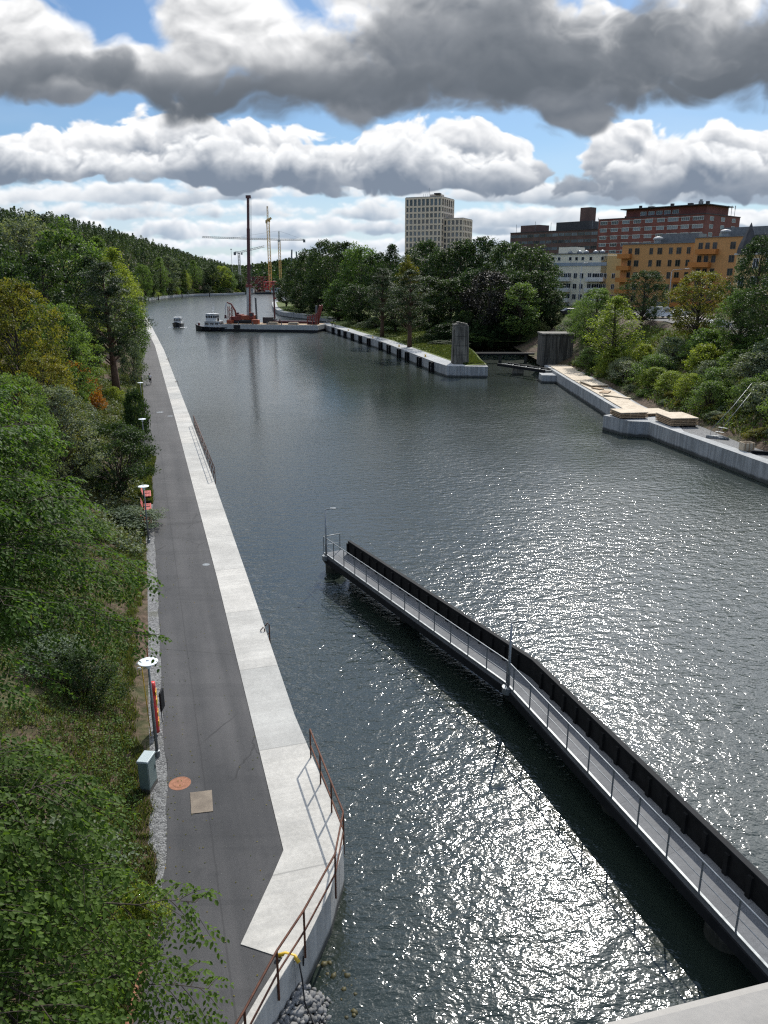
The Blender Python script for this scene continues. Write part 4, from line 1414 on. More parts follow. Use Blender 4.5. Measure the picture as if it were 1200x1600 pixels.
# boards and pallets on the right quay
def stack(label, px, py, w, d, layers, rz, lean=0.0, z0=1.84, thick=0.10, name='pallet_stack', mat=None, batten=0.08):
    p = G(px, py, z0)
    t = thing(name, label, 'timber stack', (p.x, p.y, z0), rz)
    rg = random.Random(int(px * 7 + py))
    z = 0.0
    for s in (-1, 1):
        MB().box((s * w * 0.36, 0, 0.05), (0.14, d * 1.1, 0.10)).build('bearer', M['black_timber'], t)
    z = 0.10
    for i in range(layers):
        j = (rg.uniform(-.03, .03), rg.uniform(-.03, .03))
        if batten and i:
            for s in (-0.42, -0.14, 0.14, 0.42):
                MB().box((s * w + j[0], j[1], z + batten / 2), (0.10, d * 0.97, batten)).build('batten', M['plank_edge'], t)
            z += batten
        MB().box((j[0], j[1], z + thick / 2), (w, d, thick), rg.uniform(-.012, .012)).build('board', M['plywood'] if i == layers - 1 else (mat or M['plank_edge']), t)
        z += thick
    return t


zf = lambda x, y: (640 + x / 2.143, 480 + y / 2.143)
stack('low stack of tan timber pallets on the bulge of the right quay, nearest the water', *zf(733, 366), 3.4, 3.0, 4, 0.15)
stack('tall stack of tan timber pallets on the right quay beyond the bulge, nearest of all', *zf(893, 388), 3.2, 4.0, 5, 0.10)
stack('wide low stack of tan boards behind the pallets on the right quay', *zf(812, 356), 3.2, 3.6, 2, 0.12, thick=0.08)
stack('tan boards piled two high at the far end of the right quay boards', *zf(618, 262), 2.7, 5.0, 2, 0.1, thick=0.10)
ft = [((630, 273), 1.0, 1.6, 0.5, 'small brown board lying crooked on the right quay, farther of two'),
      ((655, 285), 1.2, 2.2, -0.5, 'brown plank lying slantwise among the boards on the right quay'),
      ((693, 300), 0.9, 4.0, 0.75, 'long tan timber panel tipped across the boards on the right quay')]
for (a, b), w_, d_, rz, lb in ft:
    p = G(*zf(a, b), 1.95)
    o = MB().box((0, 0, 0), (w_, d_, 0.14)).build('plywood_sheet', M['plank_edge'] if w_ < 1.3 and d_ < 3 else M['plywood'])
    o.location = (p.x, p.y, 2.0)
    o.rotation_euler = (0.02, 0.03, rz)
    tag(o, lb, 'plywood sheet')
for k, (y0, y1, lb) in enumerate(((93.2, 106.5, 'wide tan plywood decking on the right quay just behind the pallets'), (107.0, 124.0, 'tan plywood decking in the middle of the far right quay'),
                                  (124.5, 146.4, 'tan plywood decking at the far end of the right quay by the abutment'))):
    xl = lerp_fn([(92.6, 30.2), (110, 30.4), (126, 30.5), (147, 30.9)])
    xr = lerp_fn([(92.6, 33.4), (100, 33.1), (119, 33.7), (147, 34.8)])
    o = MB()
    n = int((y1 - y0) / 1.25)
    rg = random.Random(k)
    for i in range(n):
        ya, yb = y0 + (y1 - y0) * i / n, y0 + (y1 - y0) * (i + 1) / n - 0.02
        for h in range(2):
            xa, xb = float(xl(ya)), float(xr(ya))
            x0_, x1_ = (xa, (xa + xb) / 2 - .01) if h == 0 else ((xa + xb) / 2 + .01, xb)
            dz = rg.uniform(0, 0.02)
            o.prism([(x0_, ya), (x1_, ya), (x1_, yb), (x0_, yb)], 1.83, 1.90 + dz)
    tag(o.build('plywood_decking', M['plywood']), lb, 'decking')
# leftovers on the gravel behind the near right quay
p = G(*zf(1030, 440), 1.75)
o = MB()
for k in range(7):
    o.tube([(-1.1, -0.25 + k * 0.09, 0.06 + (k % 3) * 0.09), (0, -0.22 + k * 0.09, 0.07 + (k % 3) * 0.09), (1.1, -0.2 + k * 0.08, 0.06 + (k % 2) * 0.1)], 0.055, 6)
o = o.build('steel_bar_bundle', M['galv_dark'], smooth=True)
o.location, o.rotation_euler = (p.x, p.y, 1.72), (0, 0, -0.55)
tag(o, 'bundle of dark bars lying on gravel at the foot of the slope', 'bar bundle')
p = G(*zf(1127, 480), 1.75)
cr = thing('wooden_crate', 'small open wooden crate on the gravel of the near right bank', 'crate', (p.x, p.y, 1.72), 0.1)
for sx, sy, w_, d_ in ((0, -0.42, 1.1, 0.05), (0, 0.42, 1.1, 0.05), (-0.53, 0, 0.05, 0.8), (0.53, 0, 0.05, 0.8)):
    MB().box((sx, sy, 0.47), (w_, d_, 0.75)).build('side_panel', M['plywood'], cr)
MB().box((0, 0, 0.06), (1.1, 0.85, 0.08)).build('base', M['plank_edge'], cr)
for sx in (-0.4, 0, 0.4):
    MB().box((sx, -0.46, 0.47), (0.09, 0.03, 0.8)).build('slat', M['plank_edge'], cr)
p = G(*zf(1185, 492), 1.75)
o = MB()
for k in range(8):
    o.cyl((-1.6, -0.4 + 0.13 * (k % 5), 0.1 + 0.17 * (k // 5)), (1.6, -0.38 + 0.13 * (k % 5), 0.1 + 0.17 * (k // 5)), 0.075, n=8)
o = o.build('pipe_pile', M['black_steel'])
o.location, o.rotation_euler = (p.x + 0.6, p.y, 1.72), (0, 0, -0.35)
tag(o, 'pile of black pipes at the right edge of the near bank', 'pipe pile')
# steep stair rails up the slope
p0 = G(*zf(1005, 425), 1.9)
zq = float(zR(40.3, 82.0))
sr = thing('stair_railing', 'pair of thin grey metal stair rails climbing the bushy slope on the right', 'stair railing', (p0.x, p0.y, 1.8))
for s in (0.0, 1.3):
    MB().tube([(s * 0.2, -s, 0.5), (2.9, 2.0 - s, 2.6), (5.6, 4.0 - s, 4.9)], 0.026, 6).build('rail', M['galv'], sr, smooth=True)
    for k in range(4):
        t = k / 3
        MB().cyl((0.1 + 5.3 * t, -s + 4.0 * t, -0.4 + 4.6 * t), (0.1 + 5.3 * t, -s + 4.0 * t, 0.55 + 4.3 * t), 0.022, n=6).build('post', M['galv_dark'], sr)
for k in range(4):
    t = k / 11
    MB().box((0.15 + 5.0 * t, -0.65 + 4.0 * t, -0.45 + 4.2 * t), (0.26, 1.0, 0.03), 0.62).build('tread', M['galv_dark'], sr)

# ------------------------------------------------------------------ people
def figure(label, cat, p, rz, jacket, legs, pose='stand', head=None):
    """One continuous skinned body; hair and clothes are children."""
    if pose == 'cycle':
        J = {'pel': (0, -0.12, 0.98), 'chest': (0, 0.10, 1.32), 'neck': (0, 0.19, 1.50), 'head': (0, 0.25, 1.66),
             'shl': (-0.19, 0.13, 1.42), 'ell': (-0.26, 0.32, 1.20), 'hal': (-0.22, 0.52, 1.06), 'shr': (0.19, 0.13, 1.42), 'elr': (0.26, 0.32, 1.20), 'har': (0.22, 0.52, 1.06),
             'hil': (-0.11, -0.10, 0.93), 'knl': (-0.13, 0.26, 0.74), 'anl': (-0.13, 0.10, 0.38), 'tol': (-0.13, 0.26, 0.33),
             'hir': (0.11, -0.10, 0.93), 'knr': (0.13, 0.14, 0.58), 'anr': (0.13, -0.02, 0.20), 'tor': (0.13, 0.15, 0.15)}
    else:
        J = {'pel': (0, 0, 0.95), 'chest': (0, 0.01, 1.28), 'neck': (0, 0.02, 1.50), 'head': (0, 0.05, 1.64),
             'shl': (-0.20, 0, 1.42), 'ell': (-0.27, 0.0, 1.13), 'hal': (-0.24, 0.14, 0.92), 'shr': (0.20, 0, 1.42), 'elr': (0.28, 0.02, 1.14), 'har': (0.22, 0.2, 1.02),
             'hil': (-0.10, 0, 0.90), 'knl': (-0.12, 0.03, 0.50), 'anl': (-0.13, 0, 0.09), 'tol': (-0.14, 0.16, 0.04),
             'hir': (0.10, 0, 0.90), 'knr': (0.13, 0.06, 0.50), 'anr': (0.14, 0.02, 0.09), 'tor': (0.16, 0.18, 0.04)}
    rad = dict(pel=.145, chest=.155, neck=.058, head=.098, shl=.07, ell=.048, hal=.042, shr=.07, elr=.048, har=.042, hil=.10, knl=.065, anl=.045, tol=.04, hir=.10, knr=.065, anr=.045, tor=.04)
    E_ = [('pel', 'chest'), ('chest', 'neck'), ('neck', 'head'), ('chest', 'shl'), ('shl', 'ell'), ('ell', 'hal'), ('chest', 'shr'), ('shr', 'elr'), ('elr', 'har'),
          ('pel', 'hil'), ('hil', 'knl'), ('knl', 'anl'), ('anl', 'tol'), ('pel', 'hir'), ('hir', 'knr'), ('knr', 'anr'), ('anr', 'tor')]
    root = thing('person', label, cat, p, rz)

    def skin(name, keys, mat, grow):
        ks = [k for k in J if k in keys]
        me = bpy.data.meshes.new(name)
        me.from_pydata([J[k] for k in ks], [(ks.index(a), ks.index(b)) for a, b in E_ if a in ks and b in ks], [])
        me.materials.append(mat)
        o = bpy.data.objects.new(name, me)
        col.objects.link(o)
        o.parent = root
        o.modifiers.new('skin', 'SKIN')
        o.modifiers.new('sub', 'SUBSURF').levels = 1
        o.modifiers['sub'].render_levels = 1
        for i, k in enumerate(ks):
            r = rad[k] * grow
            me.skin_vertices[0].data[i].radius = (r, r)
            me.skin_vertices[0].data[i].use_root = (i == 0)
        return o
    skin('body', list(J), M['skin'], 1.0)
    skin('jacket', ['pel', 'chest', 'shl', 'ell', 'shr', 'elr'], jacket, 1.13)
    skin('trousers', ['pel', 'hil', 'knl', 'anl', 'hir', 'knr', 'anr'], legs, 1.16)
    h = J['head']
    MB().lathe((h[0], h[1] - 0.012, h[2] - 0.02), [(0.105, 0.0), (0.118, 0.05), (0.10, 0.11), (0.05, 0.14), (0.01, 0.147)], 12).build('helmet' if head else 'hair', head or M['dark_cloth'], root, smooth=True)
    return root


pcyc = G(235, 601, 1.48)
figure('cyclist in a pale top and dark trousers riding along the path', 'person', (pcyc.x, pcyc.y, 1.48), 0.29, M['pale_cloth'], M['dark_cloth'], 'cycle')
bk = thing('bicycle', 'dark bicycle ridden along the path by the person in a pale top', 'bicycle', (pcyc.x, pcyc.y, 1.48), 0.29)
for y in (-0.48, 0.56):
    wh = thing('wheel', None, None, (0, y, 0.34))
    wh.parent = bk
    ring = [(0, 0.33 * math.cos(2 * math.pi * k / 18), 0.33 * math.sin(2 * math.pi * k / 18)) for k in range(19)]
    MB().tube(ring, 0.022, 6, False).build('tyre', M['rubber'], wh, smooth=True)
    sp = MB()
    for k in range(8):
        sp.cyl((0, 0, 0), ring[2 * k + 1], 0.004, n=4)
    sp.build('spoke', M['galv'], wh)
fr = MB()
for a, b in (((0, -0.48, 0.34), (0, -0.02, 0.30)), ((0, -0.02, 0.30), (0, 0.38, 0.76)), ((0, -0.02, 0.30), (0, -0.18, 0.86)), ((0, -0.18, 0.82), (0, 0.38, 0.80)), ((0, -0.48, 0.34), (0, -0.16, 0.76)), ((0, 0.36, 0.90), (0, 0.56, 0.34))):
    fr.cyl(a, b, 0.018, n=6)
fr.build('frame', M['black_steel'], bk)
MB().box((0, -0.19, 0.88), (0.14, 0.26, 0.05)).build('saddle', M['rubber'], bk)
MB().tube([(-0.24, 0.50, 1.02), (-0.1, 0.42, 1.02), (0, 0.36, 0.98), (0.1, 0.42, 1.02), (0.24, 0.50, 1.02)], 0.014, 6).build('handlebar', M['black_steel'], bk)
for (px, py), lb, rz in (((519, 510), 'worker in a yellow safety vest on the quay, nearer the barge', 0.6), ((523.5, 511), 'worker in a yellow safety vest on the quay, the one nearer the trees', -2.0)):
    p = G(px, py, 2.0)
    figure(lb, 'person', (p.x, p.y, 2.0), rz, M['hivis'], M['dark_cloth'], 'stand', M['lamp_white'])

# ------------------------------------------------------------------ trees and bushes
def cards(C, N, L, W, rg, fold=0.18):
    """One pointed leaf quad per centre C, facing N."""
    n = len(C)
    a = rg.normal(size=(n, 3))
    a -= N * (a * N).sum(1, keepdims=True)
    a /= np.linalg.norm(a, axis=1, keepdims=True) + 1e-9
    b = np.cross(N, a)
    L = (L * rg.uniform(0.7, 1.3, n))[:, None]
    W = (W * rg.uniform(0.7, 1.3, n))[:, None]
    V = np.stack([C - a * L * 0.5, C + b * W * 0.5 + N * L * fold, C + a * L * 0.5, C - b * W * 0.5 + N * L * fold], 1).reshape(-1, 3)
    return V, np.arange(4 * n, dtype=np.int32).reshape(-1, 4)


def unit(v):
    return v / (np.linalg.norm(v, axis=-1, keepdims=True) + 1e-9)


SHAPES = {
    'round': lambda t: np.sin(np.pi * np.clip(0.10 + 0.86 * t, 0, 1)) ** 0.62,
    'oval': lambda t: np.sin(np.pi * np.clip(0.06 + 0.90 * t ** 0.9, 0, 1)) ** 0.75,
    'tall': lambda t: (np.sin(np.pi * np.clip(0.10 + 0.88 * t, 0, 1)) ** 0.8) * (1 - 0.25 * t),
    'cone': lambda t: np.clip(1.02 - t, 0.03, 1) ** 0.85 * np.clip(t * 6 + 0.35, 0, 1),
    'pine': lambda t: np.clip(np.sin(np.pi * np.clip(0.16 + 0.80 * t, 0, 1)), 0.05, 1) ** 0.7 * (0.75 + 0.25 * np.sin(t * 23)),
    'shrub': lambda t: np.sqrt(np.clip(1 - (t * 0.98) ** 2, 0, 1)),
}


def make_tree(name, seed, H, Rr, base, shape, ncl, nlf, clr, L, W, leaf, bark, stems=1, up=0.5, flat=0.6, inner=0.45):
    """Trunk with limbs, and a crown of leaf clumps spread through its volume."""
    rg = np.random.RandomState(seed)
    root = thing(name, None, None)
    t = rg.rand(ncl) ** 0.9
    t = np.sort(t)
    ang = np.arange(ncl) * 2.399963 + rg.normal(0, 0.5, ncl)
    env = SHAPES[shape](t)
    lump = 1 + 0.20 * np.sin(ang * 2 + seed) + 0.14 * np.sin(ang * 3 + t * 9 + seed * 2)
    rho = Rr * env * lump * (inner + (1 - inner) * rg.rand(ncl) ** 0.45)
    zc = H * (base + (1 - base) * t) + rg.normal(0, H * 0.012, ncl)
    C = np.stack([np.cos(ang) * rho, np.sin(ang) * rho, zc], -1)
    sway = np.array([rg.normal(0, .02), rg.normal(0, .02)]) * H
    trunk = MB()
    r0 = 0.019 * H + 0.05
    if stems == 1:
        pts = [(sway[0] * k * k, sway[1] * k * k, H * 0.92 * k - 0.4 * (k == 0)) for k in (0, .2, .45, .7, 1)]
        trunk.tube(pts, [r0 * 1.25, r0, r0 * .75, r0 * .45, r0 * .12], 7)
    else:
        for s in range(stems):
            a = 6.283 * s / stems + rg.rand()
            pts = [(0.12 * math.cos(a), 0.12 * math.sin(a), -0.3)]
            for k in (.3, .6, .9):
                pts.append((Rr * 0.75 * k * math.cos(a + .2 * k), Rr * 0.75 * k * math.sin(a + .2 * k), H * (k ** 0.75) * (0.72 + .2 * rg.rand())))
            trunk.tube(pts, [r0 * .6, r0 * .45, r0 * .3, r0 * .1], 5)
    for i in range(0, ncl, 2 if ncl > 60 else 1):
        c = C[i]
        z0 = max(H * base * 0.75, c[2] - rho[i] * (0.9 if shape not in ('cone',) else 0.15) - 0.2)
        k = z0 / (H * 0.92)
        p0 = Vector((sway[0] * k * k, sway[1] * k * k, z0))
        p2 = Vector(c)
        mid = p0.lerp(p2, 0.55) + Vector((0, 0, 0.10 * rho[i] - 0.02))
        rb = max(r0 * 0.34 * (1 - 0.6 * t[i]), 0.012)
        trunk.tube([p0, mid, p2], [rb, rb * 0.6, rb * 0.15], 4, False)
    trunk.build('trunk', bark, root, smooth=True)
    cid = np.repeat(np.arange(ncl), nlf)
    n = len(cid)
    cs = clr * rg.uniform(0.65, 1.3, ncl) * (0.55 + 0.45 * env)
    o = rg.normal(size=(n, 3))
    o = unit(o) * (rg.rand(n, 1) ** 0.45)
    o *= np.array([1, 1, flat]) * cs[cid][:, None] * 1.25
    P = C[cid] + o
    outw = unit(P - np.array([0, 0, H * (base + 0.4 * (1 - base))]))
    N = unit(rg.normal(size=(n, 3)) * 0.8 + outw * 0.55 + np.array([0, 0, up]))
    V, F = cards(P, N, np.full(n, L), np.full(n, W), rg)
    ct = rg.rand(ncl)
    tint = np.clip(0.62 * ct[cid] + 0.38 * rg.rand(n), 0, 1)
    cr = np_mesh('crown', V, F, leaf, tint, root)
    cr.material_slots[0].link = 'OBJECT'
    cr.material_slots[0].material = leaf
    root['_h'], root['_r'] = H, Rr
    return root


PROTO = {}


def proto(kind):
    if kind in PROTO:
        return PROTO[kind]
    k = kind[:-1]
    v = int(kind[-1])
    if k == 'broad':
        o = make_tree('leafy_tree', 20 + v, 15, 5.6, 0.14, 'round', 170, 46, 1.25, 0.40, 0.30, M['leaf_dark'], M['bark'])
    elif k == 'oval':
        o = make_tree('leafy_tree', 40 + v, 17, 4.4, 0.12, 'oval', 170, 44, 1.1, 0.38, 0.28, M['leaf_mid'], M['bark'])
    elif k == 'fine':
        o = make_tree('leafy_tree', 60 + v, 11, 4.2, 0.10, 'round', 230, 62, 0.70, 0.21, 0.15, M['leaf_mid'], M['bark'])
    elif k == 'birch':
        o = make_tree('birch_tree', 80 + v, 17, 3.6, 0.16, 'tall', 190, 34, 0.85, 0.30, 0.2, M['leaf_mid'], M['bark'], flat=1.0, up=0.2)
    elif k == 'pine':
        o = make_tree('pine_tree', 100 + v, 19, 4.4, 0.30, 'pine', 130, 90, 0.95, 0.42, 0.10, M['needle'], M['pine_bark'], flat=0.5, inner=0.3)
    elif k == 'spruce':
        o = make_tree('spruce_tree', 120 + v, 20, 3.6, 0.06, 'cone', 200, 40, 0.75, 0.42, 0.12, M['needle_far'], M['pine_bark'], flat=0.4, inner=0.35)
    elif k == 'bush':
        o = make_tree('bush', 140 + v, 2.6, 1.9, 0.02, 'shrub', 70, 60, 0.50, 0.17, 0.12, M['leaf_mid'], M['bark'], stems=5)
    elif k == 'hazel':
        o = make_tree('bush', 160 + v, 3.4, 2.2, 0.02, 'shrub', 90, 60, 0.55, 0.15, 0.11, M['leaf_mid'], M['bark'], stems=6)
    elif k == 'multi':
        o = make_tree('small_tree', 180 + v, 5.6, 3.3, 0.22, 'round', 150, 80, 0.55, 0.16, 0.10, M['leaf_dark'], M['bark'], stems=9, flat=0.55, inner=0.55)
    PROTO[kind] = o
    return o


used_proto = set()


def plant(kind, x, y, z, H, Rr, leaf, label, cat, group=None, seed=None, name=None):
    p = proto(kind)
    if kind in used_proto:
        p = copy_tree(p)
    used_proto.add(kind)
    if name:
        p.name = name
    rg = random.Random(int(x * 31 + y * 17) if seed is None else seed)
    p.location = (x, y, z - 0.1)
    p.rotation_euler = (rg.uniform(-.03, .03), rg.uniform(-.03, .03), rg.uniform(0, 6.28))
    s = Rr / p['_r']
    p.scale = (s, s, H / p['_h'])
    for ch in p.children:
        if ch.name.startswith('crown'):
            ch.material_slots[0].link = 'OBJECT'
            ch.material_slots[0].material = M[leaf]
    tag(p, label, cat, group)
    return p


def by_photo(kind, px, top, yd, wpx, leaf, zf, label, cat, group=None, name=None, wmin=0.0):
    """A tree whose crown stands at a bearing of the photo, at a forward distance, as high and wide as it looks there."""
    pt = A(px, top, yd)
    s = math.hypot(yd, pt.z - CAM_H) * 0.97
    s = yd * math.cos(R(PITCH)) + (CAM_H - pt.z) * math.sin(R(PITCH))
    z = float(zf(pt.x, yd))
    H = max(pt.z - z, 1.0)
    Rr = max(wpx * s / FPX / 2, wmin)
    return plant(kind, pt.x, yd, z, H, Rr, leaf, label, cat, group, name=name)


# -- near elms with leaves one can see
def make_elm(label, base, H, Rr, zlow, seed, nlimb, droop=0.40, taper=0.55, bias=1.0):
    rg = np.random.RandomState(seed)
    root = thing('elm_tree', label, 'tree', base)
    tr = MB()
    tr.tube([(0, 0, -0.4), (0.05, 0.1, H * 0.3), (-0.1, 0.05, H * 0.6), (0.05, -0.05, H * 0.93)], [0.17, 0.14, 0.09, 0.02], 8)
    LC, LA, LN, LS, LT = [], [], [], [], []
    for i in range(nlimb):
        t = (i + 0.5) / nlimb
        z0 = zlow + (H * 0.9 - zlow) * t ** bias
        az = i * 2.399963 + rg.normal(0, 0.25)
        ln = Rr * (1 - taper * t ** 1.6) * rg.uniform(0.8, 1.12)
        rise = 0.10 + 0.55 * t
        d = np.array([math.cos(az), math.sin(az), rise])
        pts = []
        for k in range(9):
            s = k / 8
            pts.append(np.array([0, 0, z0 - 0.5]) + d * ln * s + np.array([0, 0, -droop * ln * s * s * (1 - 0.3 * t)]) + rg.normal(0, 0.05, 3) * (s > 0))
        tr.tube(pts, [max(0.055 * (1 - k / 8.3) * (1 - 0.4 * t), 0.008) for k in range(9)], 5, False)
        tone = rg.rand()
        for j in range(4, 29):
            s = j / 28
            kk = s * 8
            a0 = min(int(kk), 7)
            p = pts[a0] + (pts[a0 + 1] - pts[a0]) * (kk - a0)
            dirv = unit(pts[a0 + 1] - pts[a0])
            side = unit(np.cross(dirv, [0, 0, 1])) * (1 if j % 2 else -1)
            bl = (0.55 + 1.15 * (1 - s) ** 0.8) * rg.uniform(0.7, 1.2) * (0.6 + 0.1 * Rr)
            bd = unit(dirv * rg.uniform(0.55, 0.9) + side * rg.uniform(0.7, 1.0) + np.array([0, 0, rg.uniform(-0.12, 0.22)]))
            nb = 5
            bp = [p + bd * bl * (q / nb) + np.array([0, 0, -0.28 * bl * (q / nb) ** 2]) for q in range(nb + 1)]
            tr.tube(bp, [0.010, 0.009, 0.008, 0.006, 0.005, 0.003], 3, False)
            for q in np.arange(0.15, 1.02, 0.16):
                kq = min(int(q * nb), nb - 1)
                pp_ = bp[kq] + (bp[kq + 1] - bp[kq]) * (q * nb - kq)
                bdir = unit(bp[kq + 1] - bp[kq])
                sd_ = unit(np.cross(bdir, [0, 0, 1])) * (1 if rg.rand() < .5 else -1)
                tl = rg.uniform(0.25, 0.52) * (1.0 if q < .95 else 1.1)
                td = unit(bdir * 0.8 + sd_ * (0.75 if q < .95 else 0.05) + np.array([0, 0, -0.22]))
                m = int(tl / 0.056)
                st = unit(np.cross(td, [0, 0, 1]))
                for l in range(m):
                    f = (l + 1) / m
                    c = pp_ + td * tl * f + np.array([0, 0, -0.12 * tl * f * f])
                    sgn = 1 if l % 2 else -1
                    ax = unit(td * 0.55 + st * sgn * 0.85 + np.array([0, 0, -0.35]) + rg.normal(0, 0.18, 3))
                    nn_ = unit(np.cross(ax, st * sgn + rg.normal(0, .25, 3)))
                    nn_ = unit(np.array([0, 0, 1.0]) - ax * ax[2] + rg.normal(0, 0.28, 3))
                    LC.append(c)
                    LA.append(ax)
                    LN.append(nn_)
                    LS.append(rg.uniform(0.085, 0.14))
                    LT.append(0.30 * tone + 0.25 * (q) * rg.rand() + 0.42 * rg.rand())
    tr.build('trunk', M['bark'], root, smooth=True)
    C, Ax, N = np.array(LC), np.array(LA), np.array(LN)
    N = unit(N - Ax * (N * Ax).sum(1, keepdims=True))
    B = np.cross(N, Ax)
    s = np.array(LS)[:, None]
    w = s * 0.29
    dn = -N * s * 0.10
    V = np.stack([C, C + Ax * s * .28 + B * w + N * s * .08, C + Ax * s * .66 + B * w * 0.9 + N * s * .05, C + Ax * s + dn,
                  C + Ax * s * .66 - B * w * 0.9 + N * s * .05, C + Ax * s * .28 - B * w + N * s * .08], 1).reshape(-1, 3)
    i6 = np.arange(len(C))[:, None] * 6
    F = np.concatenate([i6 + np.array([[0, 1, 2, 3]]), i6 + np.array([[0, 3, 4, 5]])], 1).reshape(-1, 4)
    np_mesh('crown', V, F, M['leaf_elm'], np.repeat(np.clip(LT, 0, 1), 2), root)
    return root


make_elm('big leafy elm nearest the camera, its lower branches reaching over the path', (-8.0, 10.8, float(zL(-8.0, 10.8))), 8.6, 4.9, 2.6, 5, 50, 0.38, 0.64, 1.1)
make_elm('second leafy elm behind the nearest one, its branch tips touching the path edge', (-12.0, 18.2, float(zL(-12.0, 18.2))), 13.0, 5.9, 7.1, 9, 80, 0.26, 0.66, 1.6)

# -- trees and bushes on the left bank
LB = [
    ('multi1', 178, 664, 56, 140, 'leaf_dark', 'dark many-stemmed small tree leaning over the path by the red benches', 'tree'),
    ('bush1', 207, 612, 79, 52, 'leaf_dark', 'round dark green bush at the path edge beyond the benches', 'bush'),
    ('pine1', 162, 412, 105, 125, 'needle', 'single pine with a bare trunk standing on the left slope', 'tree'),
    ('fine1', 12, 440, 64, 150, 'leaf_gold', 'big maple turning gold at the left edge of the picture, above the near elms', 'tree'),
    ('fine2', 80, 478, 72, 120, 'leaf_mid', 'broad green tree between the golden maple and the bright yellow green one', 'tree'),
    ('fine3', 128, 476, 122, 70, 'leaf_light', 'bright yellow green small tree just left of the single pine', 'tree'),
    ('fine1', 62, 555, 56, 120, 'leaf_gold', 'smaller tree with gold tinged leaves low on the left slope', 'tree'),
    ('hazel1', 116, 566, 88, 62, 'leaf_orange', 'orange autumn bush below the single pine', 'bush'),
    ('hazel2', 58, 634, 62, 40, 'leaf_orange', 'small orange bush among green ones on the left slope', 'bush'),
    ('hazel1', 150, 612, 90, 28, 'leaf_orange', 'little orange bush at the foot of the single pine', 'bush'),
    ('fine2', 85, 606, 52, 130, 'leaf_silver', 'grey green bushy tree in the middle of the left slope', 'tree'),
    ('fine3', 20, 585, 46, 130, 'leaf_mid', 'green tree at the left picture edge above the second elm', 'tree'),
    ('oval1', 92, 350, 128, 105, 'leaf_mid', 'tall green tree with a pointed crown on the left, in front of the wooded hill', 'tree'),
    ('broad1', 30, 338, 140, 125, 'leaf_silver', 'tall pale green broad tree at the upper left below the hill', 'tree'),
    ('broad2', -30, 352, 120, 120, 'leaf_dark', 'dark tree cut by the left picture edge below the hill', 'tree'),
    ('oval2', 55, 398, 104, 100, 'leaf_dark', 'dark green tree in front of the pale broad one at the upper left', 'tree'),
    ('broad3', 5, 410, 96, 110, 'leaf_dark', 'dark crown right above the golden maple', 'tree'),
    ('birch1', 172, 392, 158, 78, 'leaf_light', 'yellow green birch behind the single pine', 'tree'),
    ('birch2', 135, 402, 128, 84, 'leaf_silver', 'grey leaved thin birch left of the yellow green birch', 'tree'),
    ('birch1', 198, 424, 205, 52, 'leaf_light', 'slim yellow green tree at the water end of the left wood', 'tree'),
    ('oval1', 206, 470, 150, 46, 'leaf_mid', 'green tree hanging over the far end of the path', 'tree'),
    ('hazel2', 202, 530, 120, 44, 'leaf_silver', 'pale twiggy bush beside the far path lamps', 'bush'),
    ('oval2', 207, 452, 262, 34, 'leaf_mid', 'green tree where the left wood meets the water', 'tree'),
    ('oval1', 190, 445, 300, 46, 'leaf_dark', 'dark tree deep in the left wood before the bend', 'tree'),
    ('birch2', 150, 372, 210, 62, 'leaf_mid', 'tall green tree behind the birches on the left', 'tree'),
    ('spruce1', 120, 366, 230, 44, 'needle_far', 'pointed spruce rising behind the tall pointed green tree', 'tree'),
    ('pine2', 62, 338, 205, 70, 'needle_far', 'pine crown standing against the wooded hill at the upper left', 'tree'),
    ('bush2', 198, 800, 50, 100, 'leaf_silver', 'low grey green bush beneath the dark many-stemmed tree', 'bush'),
    ('bush1', 120, 815, 44, 90, 'leaf_mid', 'leafy bush left of the low grey green one on the bare slope', 'bush'),
    ('bush3', 176, 604, 99, 30, 'leaf_light', 'light green bush right beside the trunk of the single pine', 'bush'),
    ('hazel1', 70, 1000, 27.5, 130, 'leaf_silver', 'bush with pale leaf backs between the two near elms', 'bush'),
    ('hazel3', 122, 1018, 26.5, 110, 'leaf_dark', 'dark bush right of the one with pale leaf backs, between the near elms', 'bush'),
    ('hazel2', 30, 985, 30, 170, 'leaf_dark', 'dark leafy bush under the second elm at the left edge', 'bush'),
    ('hazel3', 30, 760, 40, 160, 'leaf_silver', 'grey green bush behind the second elm on the upper slope', 'bush'),
    ('bush3', 95, 1330, 17.5, 190, 'leaf_silver', 'low pale bush half hidden beneath the nearest elm', 'bush'),
    ('bush1', 215, 1390, 16.0, 80, 'leaf_light', 'light green weeds and bush at the path edge under the nearest elm', 'bush'),
]
for kind, px, top, yd, wp, leaf, lb, cat in LB:
    by_photo(kind, px, top, yd, wp, leaf, zL, lb, cat)
rg0 = random.Random(77)
for i in range(36):
    y = rg0.uniform(34, 118)
    d = rg0.uniform(3.0, 20.0)
    x = float(exL(y)) - d
    if (abs(y - 56) < 7 and d < 7) or (d < 5.5 and y > 40):
        continue
    h = rg0.uniform(0.7, 1.9)
    plant(rg0.choice(['bush1', 'bush2', 'bush3', 'hazel1', 'hazel3']), x, y, float(zL(x, y)), h, h * rg0.uniform(0.8, 1.2),
          rg0.choice(['leaf_mid', 'leaf_mid', 'leaf_dark', 'leaf_silver', 'leaf_light', 'leaf_gold']), 'low wild bush among many on the left slope', 'bush', 'wild bushes on the left slope')
